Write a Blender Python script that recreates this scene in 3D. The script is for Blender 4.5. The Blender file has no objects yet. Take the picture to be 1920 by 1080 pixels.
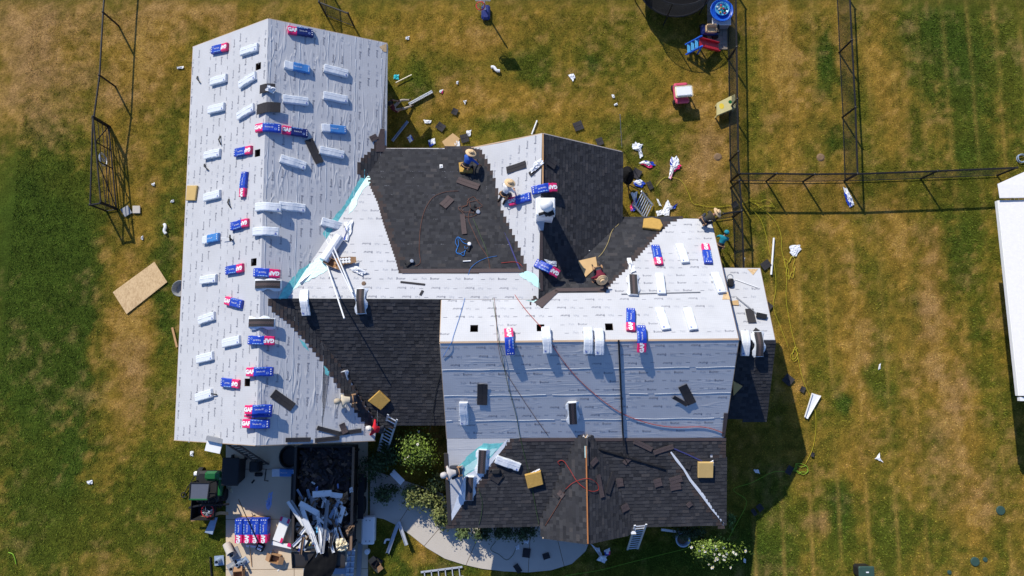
import bpy, bmesh, math, random
import numpy as np
from mathutils import Vector, Matrix
random.seed(7); rng = np.random.default_rng(11)
R = math.radians
scene = bpy.context.scene
COL = scene.collection
# ---------------------------------------------------------------- camera, light, exposure
H = 31.5; F = 1280.0; TILT = math.atan(150 / F)
cam = bpy.data.cameras.new('camera'); camo = bpy.data.objects.new('camera', cam); COL.objects.link(camo)
camo.location = (0, 0, H); camo.rotation_euler = (TILT, 0, 0)
cam.sensor_width = 36; cam.lens = F / 1920 * 36; cam.clip_end = 2000; cam.clip_start = .1
scene.camera = camo
SUN_EL = R(36.0); SUN_AZ = R(-29.3)
SUN_DIR = Vector((math.sin(SUN_AZ) * math.cos(SUN_EL), math.cos(SUN_AZ) * math.cos(SUN_EL), math.sin(SUN_EL)))
w = bpy.data.worlds.new('World'); scene.world = w; w.use_nodes = True
nt = w.node_tree; bg = nt.nodes['Background']
sky = nt.nodes.new('ShaderNodeTexSky'); sky.sky_type = 'NISHITA'; sky.sun_disc = False
sky.sun_elevation = SUN_EL; sky.sun_rotation = SUN_AZ; sky.ozone_density = 3.0; sky.dust_density = .5
tint = nt.nodes.new('ShaderNodeMix'); tint.data_type = 'RGBA'; tint.blend_type = 'MULTIPLY'; tint.inputs[0].default_value = 1
tint.inputs[7].default_value = (.80, 1.0, 1.32, 1)      # blue tint added to the sky light to cool the open shade
nt.links.new(sky.outputs[0], tint.inputs[6]); nt.links.new(tint.outputs[2], bg.inputs[0]); bg.inputs[1].default_value = 0.102
sun = bpy.data.lights.new('sun', 'SUN'); sun.energy = 4.9; sun.angle = R(.5); sun.color = (1, .93, .80)
suno = bpy.data.objects.new('sun', sun); COL.objects.link(suno)
suno.rotation_euler = (-SUN_DIR).to_track_quat('-Z', 'Y').to_euler()
suno.location = (-10, 20, 40)
scene.view_settings.view_transform = 'Standard'; scene.view_settings.look = 'None'
scene.view_settings.gamma = 1; scene.view_settings.use_curve_mapping = False
scene.view_settings.exposure = 0.12
scene.cycles.max_bounces = 5; scene.cycles.use_denoising = True

# ---------------------------------------------------------------- surveying helpers: a sight line of the drone to a point of known height
ST, CT = math.sin(TILT), math.cos(TILT)
CAM = Vector((0, 0, H))
def ray(px, py):
    u = (px - 960) / F; v = (540 - py) / F
    return Vector((u, ST + v * CT, -CT + v * ST))
def at(px, py, z=0.0):
    d = ray(px, py); return CAM + d * ((z - H) / d.z)
class Plane:
    def __init__(s, a, b, c): s.a, s.b, s.c = a, b, c; s.n = Vector((-b, -c, 1)).normalized()
    def z(s, x, y): return s.a + s.b * x + s.c * y
    def hit(s, px, py, off=0.0):
        d = ray(px, py); a = s.a + off / s.n.z
        t = (a - H) / (d.z - s.b * d.x - s.c * d.y)
        return CAM + d * t
    def axes(s):
        g = Vector((s.b, s.c, 0))
        if g.length < 1e-6: return Vector((1, 0, 0)), Vector((0, 1, 0))
        v = Vector((g.x, g.y, g.length_squared)).normalized(); return v.cross(s.n).normalized(), v
GROUND = Plane(0, 0, 0)
def plane3(p, q, r):
    n = (q - p).cross(r - p)
    return Plane(p.z + (n.x * p.x + n.y * p.y) / n.z, -n.x / n.z, -n.y / n.z)
def plane_slope(p1, p2, T, toward):
    d = (p2 - p1); h = Vector((-d.y, d.x, 0)).normalized()
    if h.dot(Vector(toward).to_3d() if len(toward) == 3 else Vector((toward[0], toward[1], 0))) < 0: h = -h
    return plane3(p1, p2, p1 + h - Vector((0, 0, T)))

# ---------------------------------------------------------------- materials
def new_mat(name):
    m = bpy.data.materials.new(name); m.use_nodes = True
    return m, m.node_tree, m.node_tree.nodes['Principled BSDF']
def L(nt, a, b): nt.links.new(a, b)
def mat(name, col, rough=.7, metal=0, var=.15, scale=6, bump=0, bscale=30, spec=.3, trans=0):
    m, nt, b = new_mat(name)
    b.inputs['Roughness'].default_value = rough; b.inputs['Metallic'].default_value = metal
    b.inputs['Specular IOR Level'].default_value = spec
    tc = nt.nodes.new('ShaderNodeTexCoord')
    n = nt.nodes.new('ShaderNodeTexNoise'); n.inputs['Scale'].default_value = scale; n.inputs['Detail'].default_value = 5
    L(nt, tc.outputs['Object'], n.inputs['Vector'])
    mx = nt.nodes.new('ShaderNodeMix'); mx.data_type = 'RGBA'
    c = Vector(col[:3])
    mx.inputs[6].default_value = (*(c * (1 - var)), 1); mx.inputs[7].default_value = (*[min(1, x * (1 + var)) for x in c], 1)
    L(nt, n.outputs[0], mx.inputs[0]); L(nt, mx.outputs[2], b.inputs['Base Color'])
    if bump:
        n2 = nt.nodes.new('ShaderNodeTexNoise'); n2.inputs['Scale'].default_value = bscale; n2.inputs['Detail'].default_value = 4
        L(nt, tc.outputs['Object'], n2.inputs['Vector'])
        bp = nt.nodes.new('ShaderNodeBump'); bp.inputs['Strength'].default_value = bump; bp.inputs['Distance'].default_value = .02
        L(nt, n2.outputs[0], bp.inputs['Height']); L(nt, bp.outputs[0], b.inputs['Normal'])
    return m
def mat_underlay(name, wr, stretch, col=(.50, .508, .535)):
    """grey woven roofing felt: faint weave, soft dirt, winding creases"""
    m, nt, b = new_mat(name)
    b.inputs['Roughness'].default_value = .62; b.inputs['Specular IOR Level'].default_value = .25
    tc = nt.nodes.new('ShaderNodeTexCoord')
    n = nt.nodes.new('ShaderNodeTexNoise'); n.inputs['Scale'].default_value = 1.3; n.inputs['Detail'].default_value = 6
    L(nt, tc.outputs['Object'], n.inputs['Vector'])
    rp = nt.nodes.new('ShaderNodeMix'); rp.data_type = 'RGBA'
    rp.inputs[6].default_value = (*[c * .88 for c in col], 1); rp.inputs[7].default_value = (*[min(1, c * 1.12) for c in col], 1)
    L(nt, n.outputs[0], rp.inputs[0])
    # weave
    wv = nt.nodes.new('ShaderNodeTexWave'); wv.wave_type = 'BANDS'; wv.bands_direction = 'X' if stretch[0] < stretch[1] else 'Y'
    wv.bands_direction = 'X'; wv.inputs['Scale'].default_value = 4.2; wv.inputs['Distortion'].default_value = .4
    wv2 = nt.nodes.new('ShaderNodeTexWave'); wv2.bands_direction = 'Y'; wv2.inputs['Scale'].default_value = 4.2; wv2.inputs['Distortion'].default_value = .4
    L(nt, tc.outputs['Object'], wv.inputs['Vector']); L(nt, tc.outputs['Object'], wv2.inputs['Vector'])
    ad = nt.nodes.new('ShaderNodeMath'); ad.operation = 'ADD'; L(nt, wv.outputs[1], ad.inputs[0]); L(nt, wv2.outputs[1], ad.inputs[1])
    mr = nt.nodes.new('ShaderNodeMapRange'); mr.inputs[1].default_value = 0; mr.inputs[2].default_value = 2
    mr.inputs[3].default_value = .955; mr.inputs[4].default_value = 1.03; L(nt, ad.outputs[0], mr.inputs[0])
    ml = nt.nodes.new('ShaderNodeMix'); ml.data_type = 'RGBA'; ml.blend_type = 'MULTIPLY'; ml.inputs[0].default_value = 1
    L(nt, rp.outputs[2], ml.inputs[6]); L(nt, mr.outputs[0], ml.inputs[7]); L(nt, ml.outputs[2], b.inputs['Base Color'])
    # creases
    mp = nt.nodes.new('ShaderNodeMapping'); mp.inputs['Scale'].default_value = (stretch[0], stretch[1], stretch[1])
    L(nt, tc.outputs['Object'], mp.inputs['Vector'])
    hs = None
    for sc, wd in ((1.0, .035), (2.3, .05)):
        q = nt.nodes.new('ShaderNodeTexNoise'); q.inputs['Scale'].default_value = sc; q.inputs['Detail'].default_value = 1.5
        L(nt, mp.outputs[0], q.inputs['Vector'])
        s = nt.nodes.new('ShaderNodeMath'); s.operation = 'SUBTRACT'; s.inputs[1].default_value = .5; L(nt, q.outputs[0], s.inputs[0])
        a = nt.nodes.new('ShaderNodeMath'); a.operation = 'ABSOLUTE'; L(nt, s.outputs[0], a.inputs[0])
        r = nt.nodes.new('ShaderNodeMapRange'); r.interpolation_type = 'SMOOTHSTEP'; r.inputs[1].default_value = 0; r.inputs[2].default_value = wd
        r.inputs[3].default_value = 1; r.inputs[4].default_value = 0; L(nt, a.outputs[0], r.inputs[0])
        if hs is None: hs = r.outputs[0]
        else:
            k = nt.nodes.new('ShaderNodeMath'); k.operation = 'ADD'; L(nt, hs, k.inputs[0]); L(nt, r.outputs[0], k.inputs[1]); hs = k.outputs[0]
    # creases come and go
    g = nt.nodes.new('ShaderNodeTexNoise'); g.inputs['Scale'].default_value = .45; L(nt, tc.outputs['Object'], g.inputs['Vector'])
    gr = nt.nodes.new('ShaderNodeMapRange'); gr.inputs[1].default_value = .42; gr.inputs[2].default_value = .62; L(nt, g.outputs[0], gr.inputs[0])
    mu = nt.nodes.new('ShaderNodeMath'); mu.operation = 'MULTIPLY'; L(nt, hs, mu.inputs[0]); L(nt, gr.outputs[0], mu.inputs[1])
    bp = nt.nodes.new('ShaderNodeBump'); bp.inputs['Strength'].default_value = wr; bp.inputs['Distance'].default_value = .03
    L(nt, mu.outputs[0], bp.inputs['Height']); L(nt, bp.outputs[0], b.inputs['Normal'])
    return m
def mat_attr(name, attr, rough=.85, noise=(20, .35), bump=.4, bscale=40, spec=.1, trans=False):
    m, nt, b = new_mat(name)
    b.inputs['Roughness'].default_value = rough; b.inputs['Specular IOR Level'].default_value = spec
    a = nt.nodes.new('ShaderNodeAttribute'); a.attribute_name = attr
    tc = nt.nodes.new('ShaderNodeTexCoord')
    n = nt.nodes.new('ShaderNodeTexNoise'); n.inputs['Scale'].default_value = noise[0]; n.inputs['Detail'].default_value = 6
    L(nt, tc.outputs['Object'], n.inputs['Vector'])
    mr = nt.nodes.new('ShaderNodeMapRange'); mr.inputs[1].default_value = .25; mr.inputs[2].default_value = .75
    mr.inputs[3].default_value = 1 - noise[1]; mr.inputs[4].default_value = 1 + noise[1]; L(nt, n.outputs[0], mr.inputs[0])
    ml = nt.nodes.new('ShaderNodeMix'); ml.data_type = 'RGBA'; ml.blend_type = 'MULTIPLY'; ml.inputs[0].default_value = 1
    L(nt, a.outputs[0], ml.inputs[6]); L(nt, mr.outputs[0], ml.inputs[7]); L(nt, ml.outputs[2], b.inputs['Base Color'])
    if bump:
        n2 = nt.nodes.new('ShaderNodeTexNoise'); n2.inputs['Scale'].default_value = bscale; n2.inputs['Detail'].default_value = 4
        L(nt, tc.outputs['Object'], n2.inputs['Vector'])
        bp = nt.nodes.new('ShaderNodeBump'); bp.inputs['Strength'].default_value = bump; bp.inputs['Distance'].default_value = .03
        L(nt, n2.outputs[0], bp.inputs['Height']); L(nt, bp.outputs[0], b.inputs['Normal'])
    return m
M = {}
M['felt'] = mat_underlay('felt', .12, (.3, 2.2))
M['felt_x'] = mat_underlay('felt_creased_across', .16, (.2, 1.8))
M['felt_y'] = mat_underlay('felt_creased', .48, (1.5, .26))
M['felt_yl'] = mat_underlay('felt_smooth', .06, (2.0, .3))
M['ink'] = mat('ink', (.14, .15, .20), .8, var=.3, scale=20)
M['ink_pale'] = mat('ink_pale', (.40, .42, .48), .8)
M['shingle'] = mat_attr('asphalt_shingle', 'tone', .9, (60, .22), .4, 260, .25)
M['shingle_loose'] = mat('loose_shingle', (.036, .034, .038), .9, var=.3, scale=30, bump=.4, bscale=200)
M['shingle_brown'] = mat('bare_shingle_strip', (.085, .064, .064), .9, var=.25, scale=25, bump=.4, bscale=200)
M['ice'] = mat('ice_shield_film', (.17, .55, .56), .35, var=.45, scale=7, bump=.5, bscale=12)
M['ice_pale'] = mat('ice_shield_pale', (.48, .75, .75), .4, var=.15, scale=9, bump=.4, bscale=12)
def mat_osb(name, c1, c2):
    m, nt, b = new_mat(name); b.inputs['Roughness'].default_value = .75
    tc = nt.nodes.new('ShaderNodeTexCoord'); v = nt.nodes.new('ShaderNodeTexVoronoi'); v.inputs['Scale'].default_value = 22
    mp = nt.nodes.new('ShaderNodeMapping'); mp.inputs['Scale'].default_value = (1, .6, 1); mp.inputs['Rotation'].default_value = (0, 0, .6)
    L(nt, tc.outputs['Object'], mp.inputs[0]); L(nt, mp.outputs[0], v.inputs['Vector'])
    n = nt.nodes.new('ShaderNodeTexNoise'); n.inputs['Scale'].default_value = 2.5; L(nt, tc.outputs['Object'], n.inputs['Vector'])
    s = nt.nodes.new('ShaderNodeSeparateColor'); L(nt, v.outputs['Color'], s.inputs[0])
    a = nt.nodes.new('ShaderNodeMath'); a.operation = 'MULTIPLY_ADD'; a.inputs[1].default_value = .6; L(nt, s.outputs[0], a.inputs[0]); L(nt, n.outputs[0], a.inputs[2])
    mx = nt.nodes.new('ShaderNodeMix'); mx.data_type = 'RGBA'; mx.inputs[6].default_value = (*c1, 1); mx.inputs[7].default_value = (*c2, 1)
    L(nt, a.outputs[0], mx.inputs[0]); L(nt, mx.outputs[2], b.inputs['Base Color']); return m
M['osb'] = mat_osb('strand_board', (.36, .22, .10), (.62, .44, .24))
M['ply'] = mat('plywood', (.50, .33, .16), .75, var=.2, scale=3)
M['wood'] = mat('bare_wood', (.46, .27, .13), .75, var=.25, scale=5)
M['wood_red'] = mat('red_cedar', (.42, .17, .06), .7, var=.25, scale=5)
M['wood_dark'] = mat('dark_attic_wood', (.05, .035, .025), .9)
M['foam'] = mat('foam_pad', (.47, .29, .075), .9, var=.22, scale=9, bump=.6, bscale=25)
M['foam_pale'] = mat('pale_foam_pad', (.52, .36, .14), .9, var=.12, scale=5)
M['white'] = mat('white_paint', (.78, .79, .80), .5, var=.05)
M['white_plastic'] = mat('white_plastic', (.74, .76, .80), .35, var=.1, scale=14, bump=.6, bscale=18, spec=.5)
M['wrap_white'] = mat('white_wrapper', (.66, .70, .76), .28, var=.12, scale=11, bump=.35, bscale=16, spec=.5)
M['wrap_blue'] = mat('blue_wrapper', (.016, .055, .42), .3, var=.3, scale=8, bump=.3, bscale=16, spec=.5)
M['wrap_navy'] = mat('navy_wrapper', (.012, .022, .14), .3, var=.25, scale=8, bump=.3, bscale=16, spec=.5)
M['wrap_sky'] = mat('light_blue_wrapper', (.06, .22, .55), .3, var=.25, scale=8, bump=.3, bscale=16, spec=.5)
M['wrap_red'] = mat('red_wrapper', (.72, .022, .15), .3, var=.15, scale=8, bump=.2, bscale=16, spec=.5)
M['print_white'] = mat('print_white', (.78, .80, .84), .5, var=.05)
M['print_blue'] = mat('print_blue', (.10, .14, .45), .5, var=.1)
M['print_pale'] = mat('print_pale_blue', (.30, .42, .75), .5, var=.1)
M['steel'] = mat('galvanised_steel', (.55, .58, .62), .35, .7, var=.15, scale=6)
M['alum'] = mat('aluminium', (.70, .72, .75), .4, .5, var=.1)
M['black'] = mat('black_metal', (.012, .012, .014), .5, var=.3)
M['black_plastic'] = mat('black_plastic', (.018, .018, .02), .55, var=.3, bump=.2)
M['wire'] = mat('black_wire', (.014, .016, .018), .5, var=.2)
M['concrete'] = mat('concrete', (.50, .46, .41), .9, var=.1, scale=1.6, bump=.25, bscale=60)
M['concrete_tan'] = mat('tan_concrete', (.60, .49, .36), .9, var=.1, scale=1.2, bump=.25, bscale=60)
M['wall'] = mat('pale_siding', (.62, .63, .64), .7, var=.06)
M['brick'] = mat('brown_brick_wall', (.20, .12, .08), .9, var=.3, scale=14)
M['trim'] = mat('brown_fascia', (.20, .13, .085), .7, var=.2)
M['trim_tan'] = mat('tan_drip_edge', (.50, .36, .24), .6, var=.25, scale=2)
M['gutter'] = mat('dark_gutter', (.045, .04, .038), .5, var=.2)
M['cloth_black'] = mat('black_tarp', (.012, .012, .013), .9, var=.3, bump=.6, bscale=6, spec=.04)
M['cardboard'] = mat('cardboard', (.36, .21, .11), .85, var=.2, scale=4)
M['green_paint'] = mat('green_paint', (.012, .11, .03), .3, var=.1, spec=.5)
M['red'] = mat('red_plastic', (.55, .02, .03), .4, var=.1, spec=.5)
M['pink'] = mat('pink_plastic', (.55, .07, .13), .4, var=.1, spec=.5)
M['blue_plastic'] = mat('blue_plastic', (.015, .12, .62), .35, var=.1, spec=.5)
M['blue_light'] = mat('light_blue_plastic', (.10, .42, .72), .35, var=.1, spec=.5)
M['cyan'] = mat('turquoise_plastic', (.05, .55, .60), .35, var=.1, spec=.5)
M['yellow'] = mat('yellow_plastic', (.70, .52, .05), .4, var=.1)
M['cream'] = mat('cream_plastic', (.74, .66, .48), .5, var=.08)
M['tan_plastic'] = mat('tan_plastic', (.68, .46, .24), .5, var=.08)
M['board_yellow'] = mat('pale_yellow_board', (.56, .50, .24), .6, var=.12)
M['paver'] = mat('stone_paver', (.30, .25, .20), .9, var=.2, scale=9, bump=.3)
M['glass_dark'] = mat('dark_glass', (.10, .11, .14), .12, var=.1, spec=.6)
M['rubber'] = mat('rubber', (.02, .02, .02), .8)
M['grey'] = mat('grey_plastic', (.28, .29, .31), .6, var=.12)
M['grey_blue'] = mat('blue_grey_metal', (.30, .38, .50), .45, .2, var=.15)
M['neighbour'] = mat('pale_roof_shingle', (.70, .69, .70), .85, var=.08, scale=9, bump=.4, bscale=35)
M['chalk'] = mat('chalk', (.045, .05, .17), .9, var=.6, scale=30)
M['soil'] = mat('soil', (.20, .13, .075), .95, var=.3, scale=12, bump=.5)
M['green_lid'] = mat('green_lid', (.035, .075, .06), .6, var=.1)
for nm, c in (('yellow', (.48, .42, .03)), ('lime', (.22, .42, .03)), ('red', (.40, .03, .02)), ('blue', (.01, .17, .55)), ('rust', (.16, .06, .035)), ('green', (.045, .085, .03)), ('tan', (.42, .33, .14)), ('white', (.7, .7, .7)), ('dark', (.02, .022, .025))):
    M['cord_' + nm] = mat('cord_' + nm, c, .5, var=.05)
SKIN = mat('skin', (.36, .19, .12), .6, var=.08)
STRAW = mat('straw', (.66, .47, .27), .85, var=.2, scale=25, bump=.5, bscale=60)
HAIR = mat('hair', (.02, .015, .012), .7)
JEANS = mat('dark_jeans', (.035, .04, .055), .85, var=.2, scale=8)
BOOT = mat('boots', (.05, .035, .025), .7)
def cloth(name, c): return mat(name, c, .85, var=.2, scale=9, bump=.5, bscale=9)

# ---------------------------------------------------------------- mesh builder
class MB:
    def __init__(s): s.v = []; s.f = []; s.mi = []; s.mats = []; s.tone = None
    def mat(s, m):
        m = M[m] if isinstance(m, str) else m
        if m not in s.mats: s.mats.append(m)
        return s.mats.index(m)
    def add(s, vs, fs, m):
        o = len(s.v); k = s.mat(m); s.v += [tuple(p) for p in vs]
        for f in fs: s.f.append([i + o for i in f]); s.mi.append(k)
        return s
    def hexa(s, b, t, m):
        n = len(b)
        fs = [list(range(n))[::-1], [n + i for i in range(n)]] + [[i, (i + 1) % n, n + (i + 1) % n, n + i] for i in range(n)]
        return s.add(list(b) + list(t), fs, m)
    def box(s, c, size, m, ax=None):
        c = Vector(c); ax = ax or (Vector((1, 0, 0)), Vector((0, 1, 0)), Vector((0, 0, 1)))
        x, y, z = [Vector(a) * (d / 2) for a, d in zip(ax, size)]
        b = [c - x - y - z, c + x - y - z, c + x + y - z, c - x + y - z]
        return s.hexa(b, [p + z * 2 for p in b], m)
    def rbox(s, c, size, m, r=.02, ax=None):
        """box with bevelled top edges"""
        c = Vector(c); ax = ax or (Vector((1, 0, 0)), Vector((0, 1, 0)), Vector((0, 0, 1)))
        X, Y, Z = [Vector(a) for a in ax]; sx, sy, sz = [d / 2 for d in size]
        def ring(a, b, z):
            k = min(r, a * .5, b * .5)
            return [c + X * p + Y * q + Z * z for p, q in ((-a + k, -b), (a - k, -b), (a, -b + k), (a, b - k), (a - k, b), (-a + k, b), (-a, b - k), (-a, -b + k))]
        rs = [ring(sx - r * .5, sy - r * .5, -sz), ring(sx, sy, -sz + r), ring(sx, sy, sz - r), ring(sx - r, sy - r, sz)]
        vs = sum(rs, []); fs = [list(range(8))[::-1], [24 + i for i in range(8)]]
        for k in range(3): fs += [[k * 8 + i, k * 8 + (i + 1) % 8, k * 8 + 8 + (i + 1) % 8, k * 8 + 8 + i] for i in range(8)]
        return s.add(vs, fs, m)
    def beam(s, p, q, w, h, m, up=(0, 0, 1)):
        p, q = Vector(p), Vector(q); x = (q - p); l = x.length; x.normalize()
        up = Vector(up); y = up.cross(x)
        if y.length < 1e-4: y = Vector((0, 1, 0)).cross(x)
        y.normalize(); z = x.cross(y)
        return s.box((p + q) / 2, (l, w, h), m, (x, y, z))
    def tube(s, pts, r, m, n=6, cap=True, r2=None):
        pts = [Vector(p) for p in pts]; rings = []; prev = None
        for i, p in enumerate(pts):
            d = (pts[min(i + 1, len(pts) - 1)] - pts[max(i - 1, 0)]).normalized()
            a = Vector((0, 0, 1)) if abs(d.z) < .9 else Vector((1, 0, 0))
            x = d.cross(a).normalized(); y = d.cross(x)
            rr = r if r2 is None else r + (r2 - r) * i / (len(pts) - 1)
            rings.append([p + x * (rr * math.cos(t * 2 * math.pi / n)) + y * (rr * math.sin(t * 2 * math.pi / n)) for t in range(n)])
        vs = sum(rings, []); fs = []
        for k in range(len(pts) - 1): fs += [[k * n + i, k * n + (i + 1) % n, k * n + n + (i + 1) % n, k * n + n + i] for i in range(n)]
        if cap: fs += [list(range(n))[::-1], [(len(pts) - 1) * n + i for i in range(n)]]
        return s.add(vs, fs, m)
    def lathe(s, prof, c, m, n=16, ax=None, sx=1, sy=1):
        c = Vector(c); X, Y, Z = ax or (Vector((1, 0, 0)), Vector((0, 1, 0)), Vector((0, 0, 1)))
        vs = []
        for (r, z) in prof: vs += [c + X * (r * sx * math.cos(2 * math.pi * i / n)) + Y * (r * sy * math.sin(2 * math.pi * i / n)) + Z * z for i in range(n)]
        fs = []
        for k in range(len(prof) - 1): fs += [[k * n + i, k * n + (i + 1) % n, k * n + n + (i + 1) % n, k * n + n + i] for i in range(n)]
        if prof[0][0] > 1e-4: fs.append(list(range(n))[::-1])
        if prof[-1][0] > 1e-4: fs.append([(len(prof) - 1) * n + i for i in range(n)])
        return s.add(vs, fs, m)
    def ball(s, c, r, m, n=10, sq=(1, 1, 1)):
        k = max(4, n // 2); prof = [(max(1e-5, math.sin(math.pi * i / k)) * r, -math.cos(math.pi * i / k) * r * sq[2]) for i in range(k + 1)]
        return s.lathe(prof, c, m, n, sx=sq[0], sy=sq[1])
    def ring(s, c, R_, r, m, n=20, k=6, ax=None):
        X, Y, Z = ax or (Vector((1, 0, 0)), Vector((0, 1, 0)), Vector((0, 0, 1))); c = Vector(c)
        vs = []; fs = []
        for i in range(n):
            a = 2 * math.pi * i / n; d = X * math.cos(a) + Y * math.sin(a)
            for j in range(k):
                b = 2 * math.pi * j / k; vs.append(c + d * (R_ + r * math.cos(b)) + Z * (r * math.sin(b)))
        for i in range(n):
            for j in range(k): fs.append([i * k + j, ((i + 1) % n) * k + j, ((i + 1) % n) * k + (j + 1) % k, i * k + (j + 1) % k])
        return s.add(vs, fs, m)
    def slab(s, poly, n, t, m):
        """polygon (3D) with thickness t along n (top face at poly + n*t)"""
        n = Vector(n); return s.hexa([Vector(p) for p in poly], [Vector(p) + n * t for p in poly], m)
    def mesh(s, name, smooth=False, off=None):
        me = bpy.data.meshes.new(name)
        vs = s.v if off is None else [(p[0] - off[0], p[1] - off[1], p[2] - off[2]) for p in s.v]
        me.from_pydata(vs, [], s.f)
        for m in s.mats: me.materials.append(m)
        me.polygons.foreach_set('material_index', s.mi)
        if smooth: me.polygons.foreach_set('use_smooth', [True] * len(me.polygons))
        if s.tone is not None:
            a = me.attributes.new('tone', 'FLOAT_COLOR', 'FACE')
            a.data.foreach_set('color', [x for t in s.tone for x in (*t, 1)])
        bm = bmesh.new(); bm.from_mesh(me); bmesh.ops.recalc_face_normals(bm, faces=bm.faces); bm.to_mesh(me); bm.free()
        me.update(); return me
def props(o, label=None, cat=None, group=None, kind=None):
    if label: o['label'] = label
    if cat: o['category'] = cat
    if group: o['group'] = group
    if kind: o['kind'] = kind
    return o
def thing(name, label, cat, loc, group=None, kind=None):
    o = bpy.data.objects.new(name, None); COL.objects.link(o); o.location = loc; o.empty_display_size = .2
    return props(o, label, cat, group, kind)
def world_loc(o):
    p = Vector((0, 0, 0))
    while o: p += Vector(o.location); o = o.parent
    return p
def part(mb, name, parent, smooth=False, label=None, kind=None):
    """mesh given in world coordinates, child of an unrotated thing or part"""
    off = world_loc(parent); me = mb.mesh(name, smooth, off)
    o = bpy.data.objects.new(name, me); COL.objects.link(o); o.parent = parent
    return props(o, label, None, None, kind)
def lone(mb, name, label, cat, loc, group=None, kind=None, smooth=False):
    loc = Vector(loc); me = mb.mesh(name, smooth, loc)
    o = bpy.data.objects.new(name, me); COL.objects.link(o); o.location = loc
    return props(o, label, cat, group, kind)
def text_mesh(body, size, bold=.0, res=1):
    cu = bpy.data.curves.new('t', 'FONT'); cu.body = body; cu.size = size; cu.resolution_u = res; cu.offset = bold; cu.align_x = 'CENTER'; cu.align_y = 'CENTER'
    o = bpy.data.objects.new('t', cu); COL.objects.link(o)
    dg = bpy.context.evaluated_depsgraph_get(); me = o.evaluated_get(dg).to_mesh()
    vs = [tuple(v.co) for v in me.vertices]; fs = [list(p.vertices) for p in me.polygons]
    o.evaluated_get(dg).to_mesh_clear(); bpy.data.objects.remove(o); bpy.data.curves.remove(cu)
    return vs, fs
# polygon tools (2D)
def clip(poly, a, b, c):
    """keep a*x+b*y<=c"""
    out = []
    for i in range(len(poly)):
        p, q = poly[i], poly[(i + 1) % len(poly)]; dp, dq = a * p[0] + b * p[1] - c, a * q[0] + b * q[1] - c
        if dp <= 0: out.append(p)
        if (dp < 0 < dq) or (dq < 0 < dp):
            t = dp / (dp - dq); out.append((p[0] + t * (q[0] - p[0]), p[1] + t * (q[1] - p[1])))
    return out
def area(poly): return .5 * sum(poly[i][0] * poly[(i + 1) % len(poly)][1] - poly[(i + 1) % len(poly)][0] * poly[i][1] for i in range(len(poly)))
def inside(poly, x, y):
    r = False
    for i in range(len(poly)):
        (x1, y1), (x2, y2) = poly[i], poly[(i + 1) % len(poly)]
        if (y1 > y) != (y2 > y) and x < (x2 - x1) * (y - y1) / (y2 - y1) + x1: r = not r
    return r
def spans(poly, y):
    xs = []
    for i in range(len(poly)):
        (x1, y1), (x2, y2) = poly[i], poly[(i + 1) % len(poly)]
        if (y1 > y) != (y2 > y): xs.append((x2 - x1) * (y - y1) / (y2 - y1) + x1)
    xs.sort(); return list(zip(xs[::2], xs[1::2]))
def smooth_path(pts, k=5):
    pts = [Vector(p) for p in pts]; out = []
    for i in range(len(pts) - 1):
        p0, p1, p2, p3 = pts[max(i - 1, 0)], pts[i], pts[i + 1], pts[min(i + 2, len(pts) - 1)]
        for j in range(k):
            t = j / k
            out.append(.5 * ((2 * p1) + (p2 - p0) * t + (2 * p0 - 5 * p1 + 4 * p2 - p3) * t * t + (3 * p1 - p0 - 3 * p2 + p3) * t ** 3))
    out.append(pts[-1]); return out
# ---------------------------------------------------------------- ground: one sheet to the horizon, coloured by what grows there
def vnoise(x, y, s, seed):
    x = x / s + seed * 17.3; y = y / s + seed * 9.1
    xi = np.floor(x).astype(np.int64); yi = np.floor(y).astype(np.int64); fx = x - xi; fy = y - yi
    fx = fx * fx * (3 - 2 * fx); fy = fy * fy * (3 - 2 * fy)
    def h(a, b):
        n = (a * 374761393 + b * 668265263 + seed * 1442695) & 0x7fffffff
        n = ((n ^ (n >> 13)) * 1274126177) & 0x7fffffff
        return ((n ^ (n >> 16)) & 0xffff) / 65535.0
    return (h(xi, yi) * (1 - fx) + h(xi + 1, yi) * fx) * (1 - fy) + (h(xi, yi + 1) * (1 - fx) + h(xi + 1, yi + 1) * fx) * fy
def fbm(x, y, s, seed, o=4):
    r = 0; a = .5; t = 0
    for i in range(o): r = r + a * vnoise(x, y, s / 2 ** i, seed + i); t += a; a *= .55
    return r / t
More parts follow.
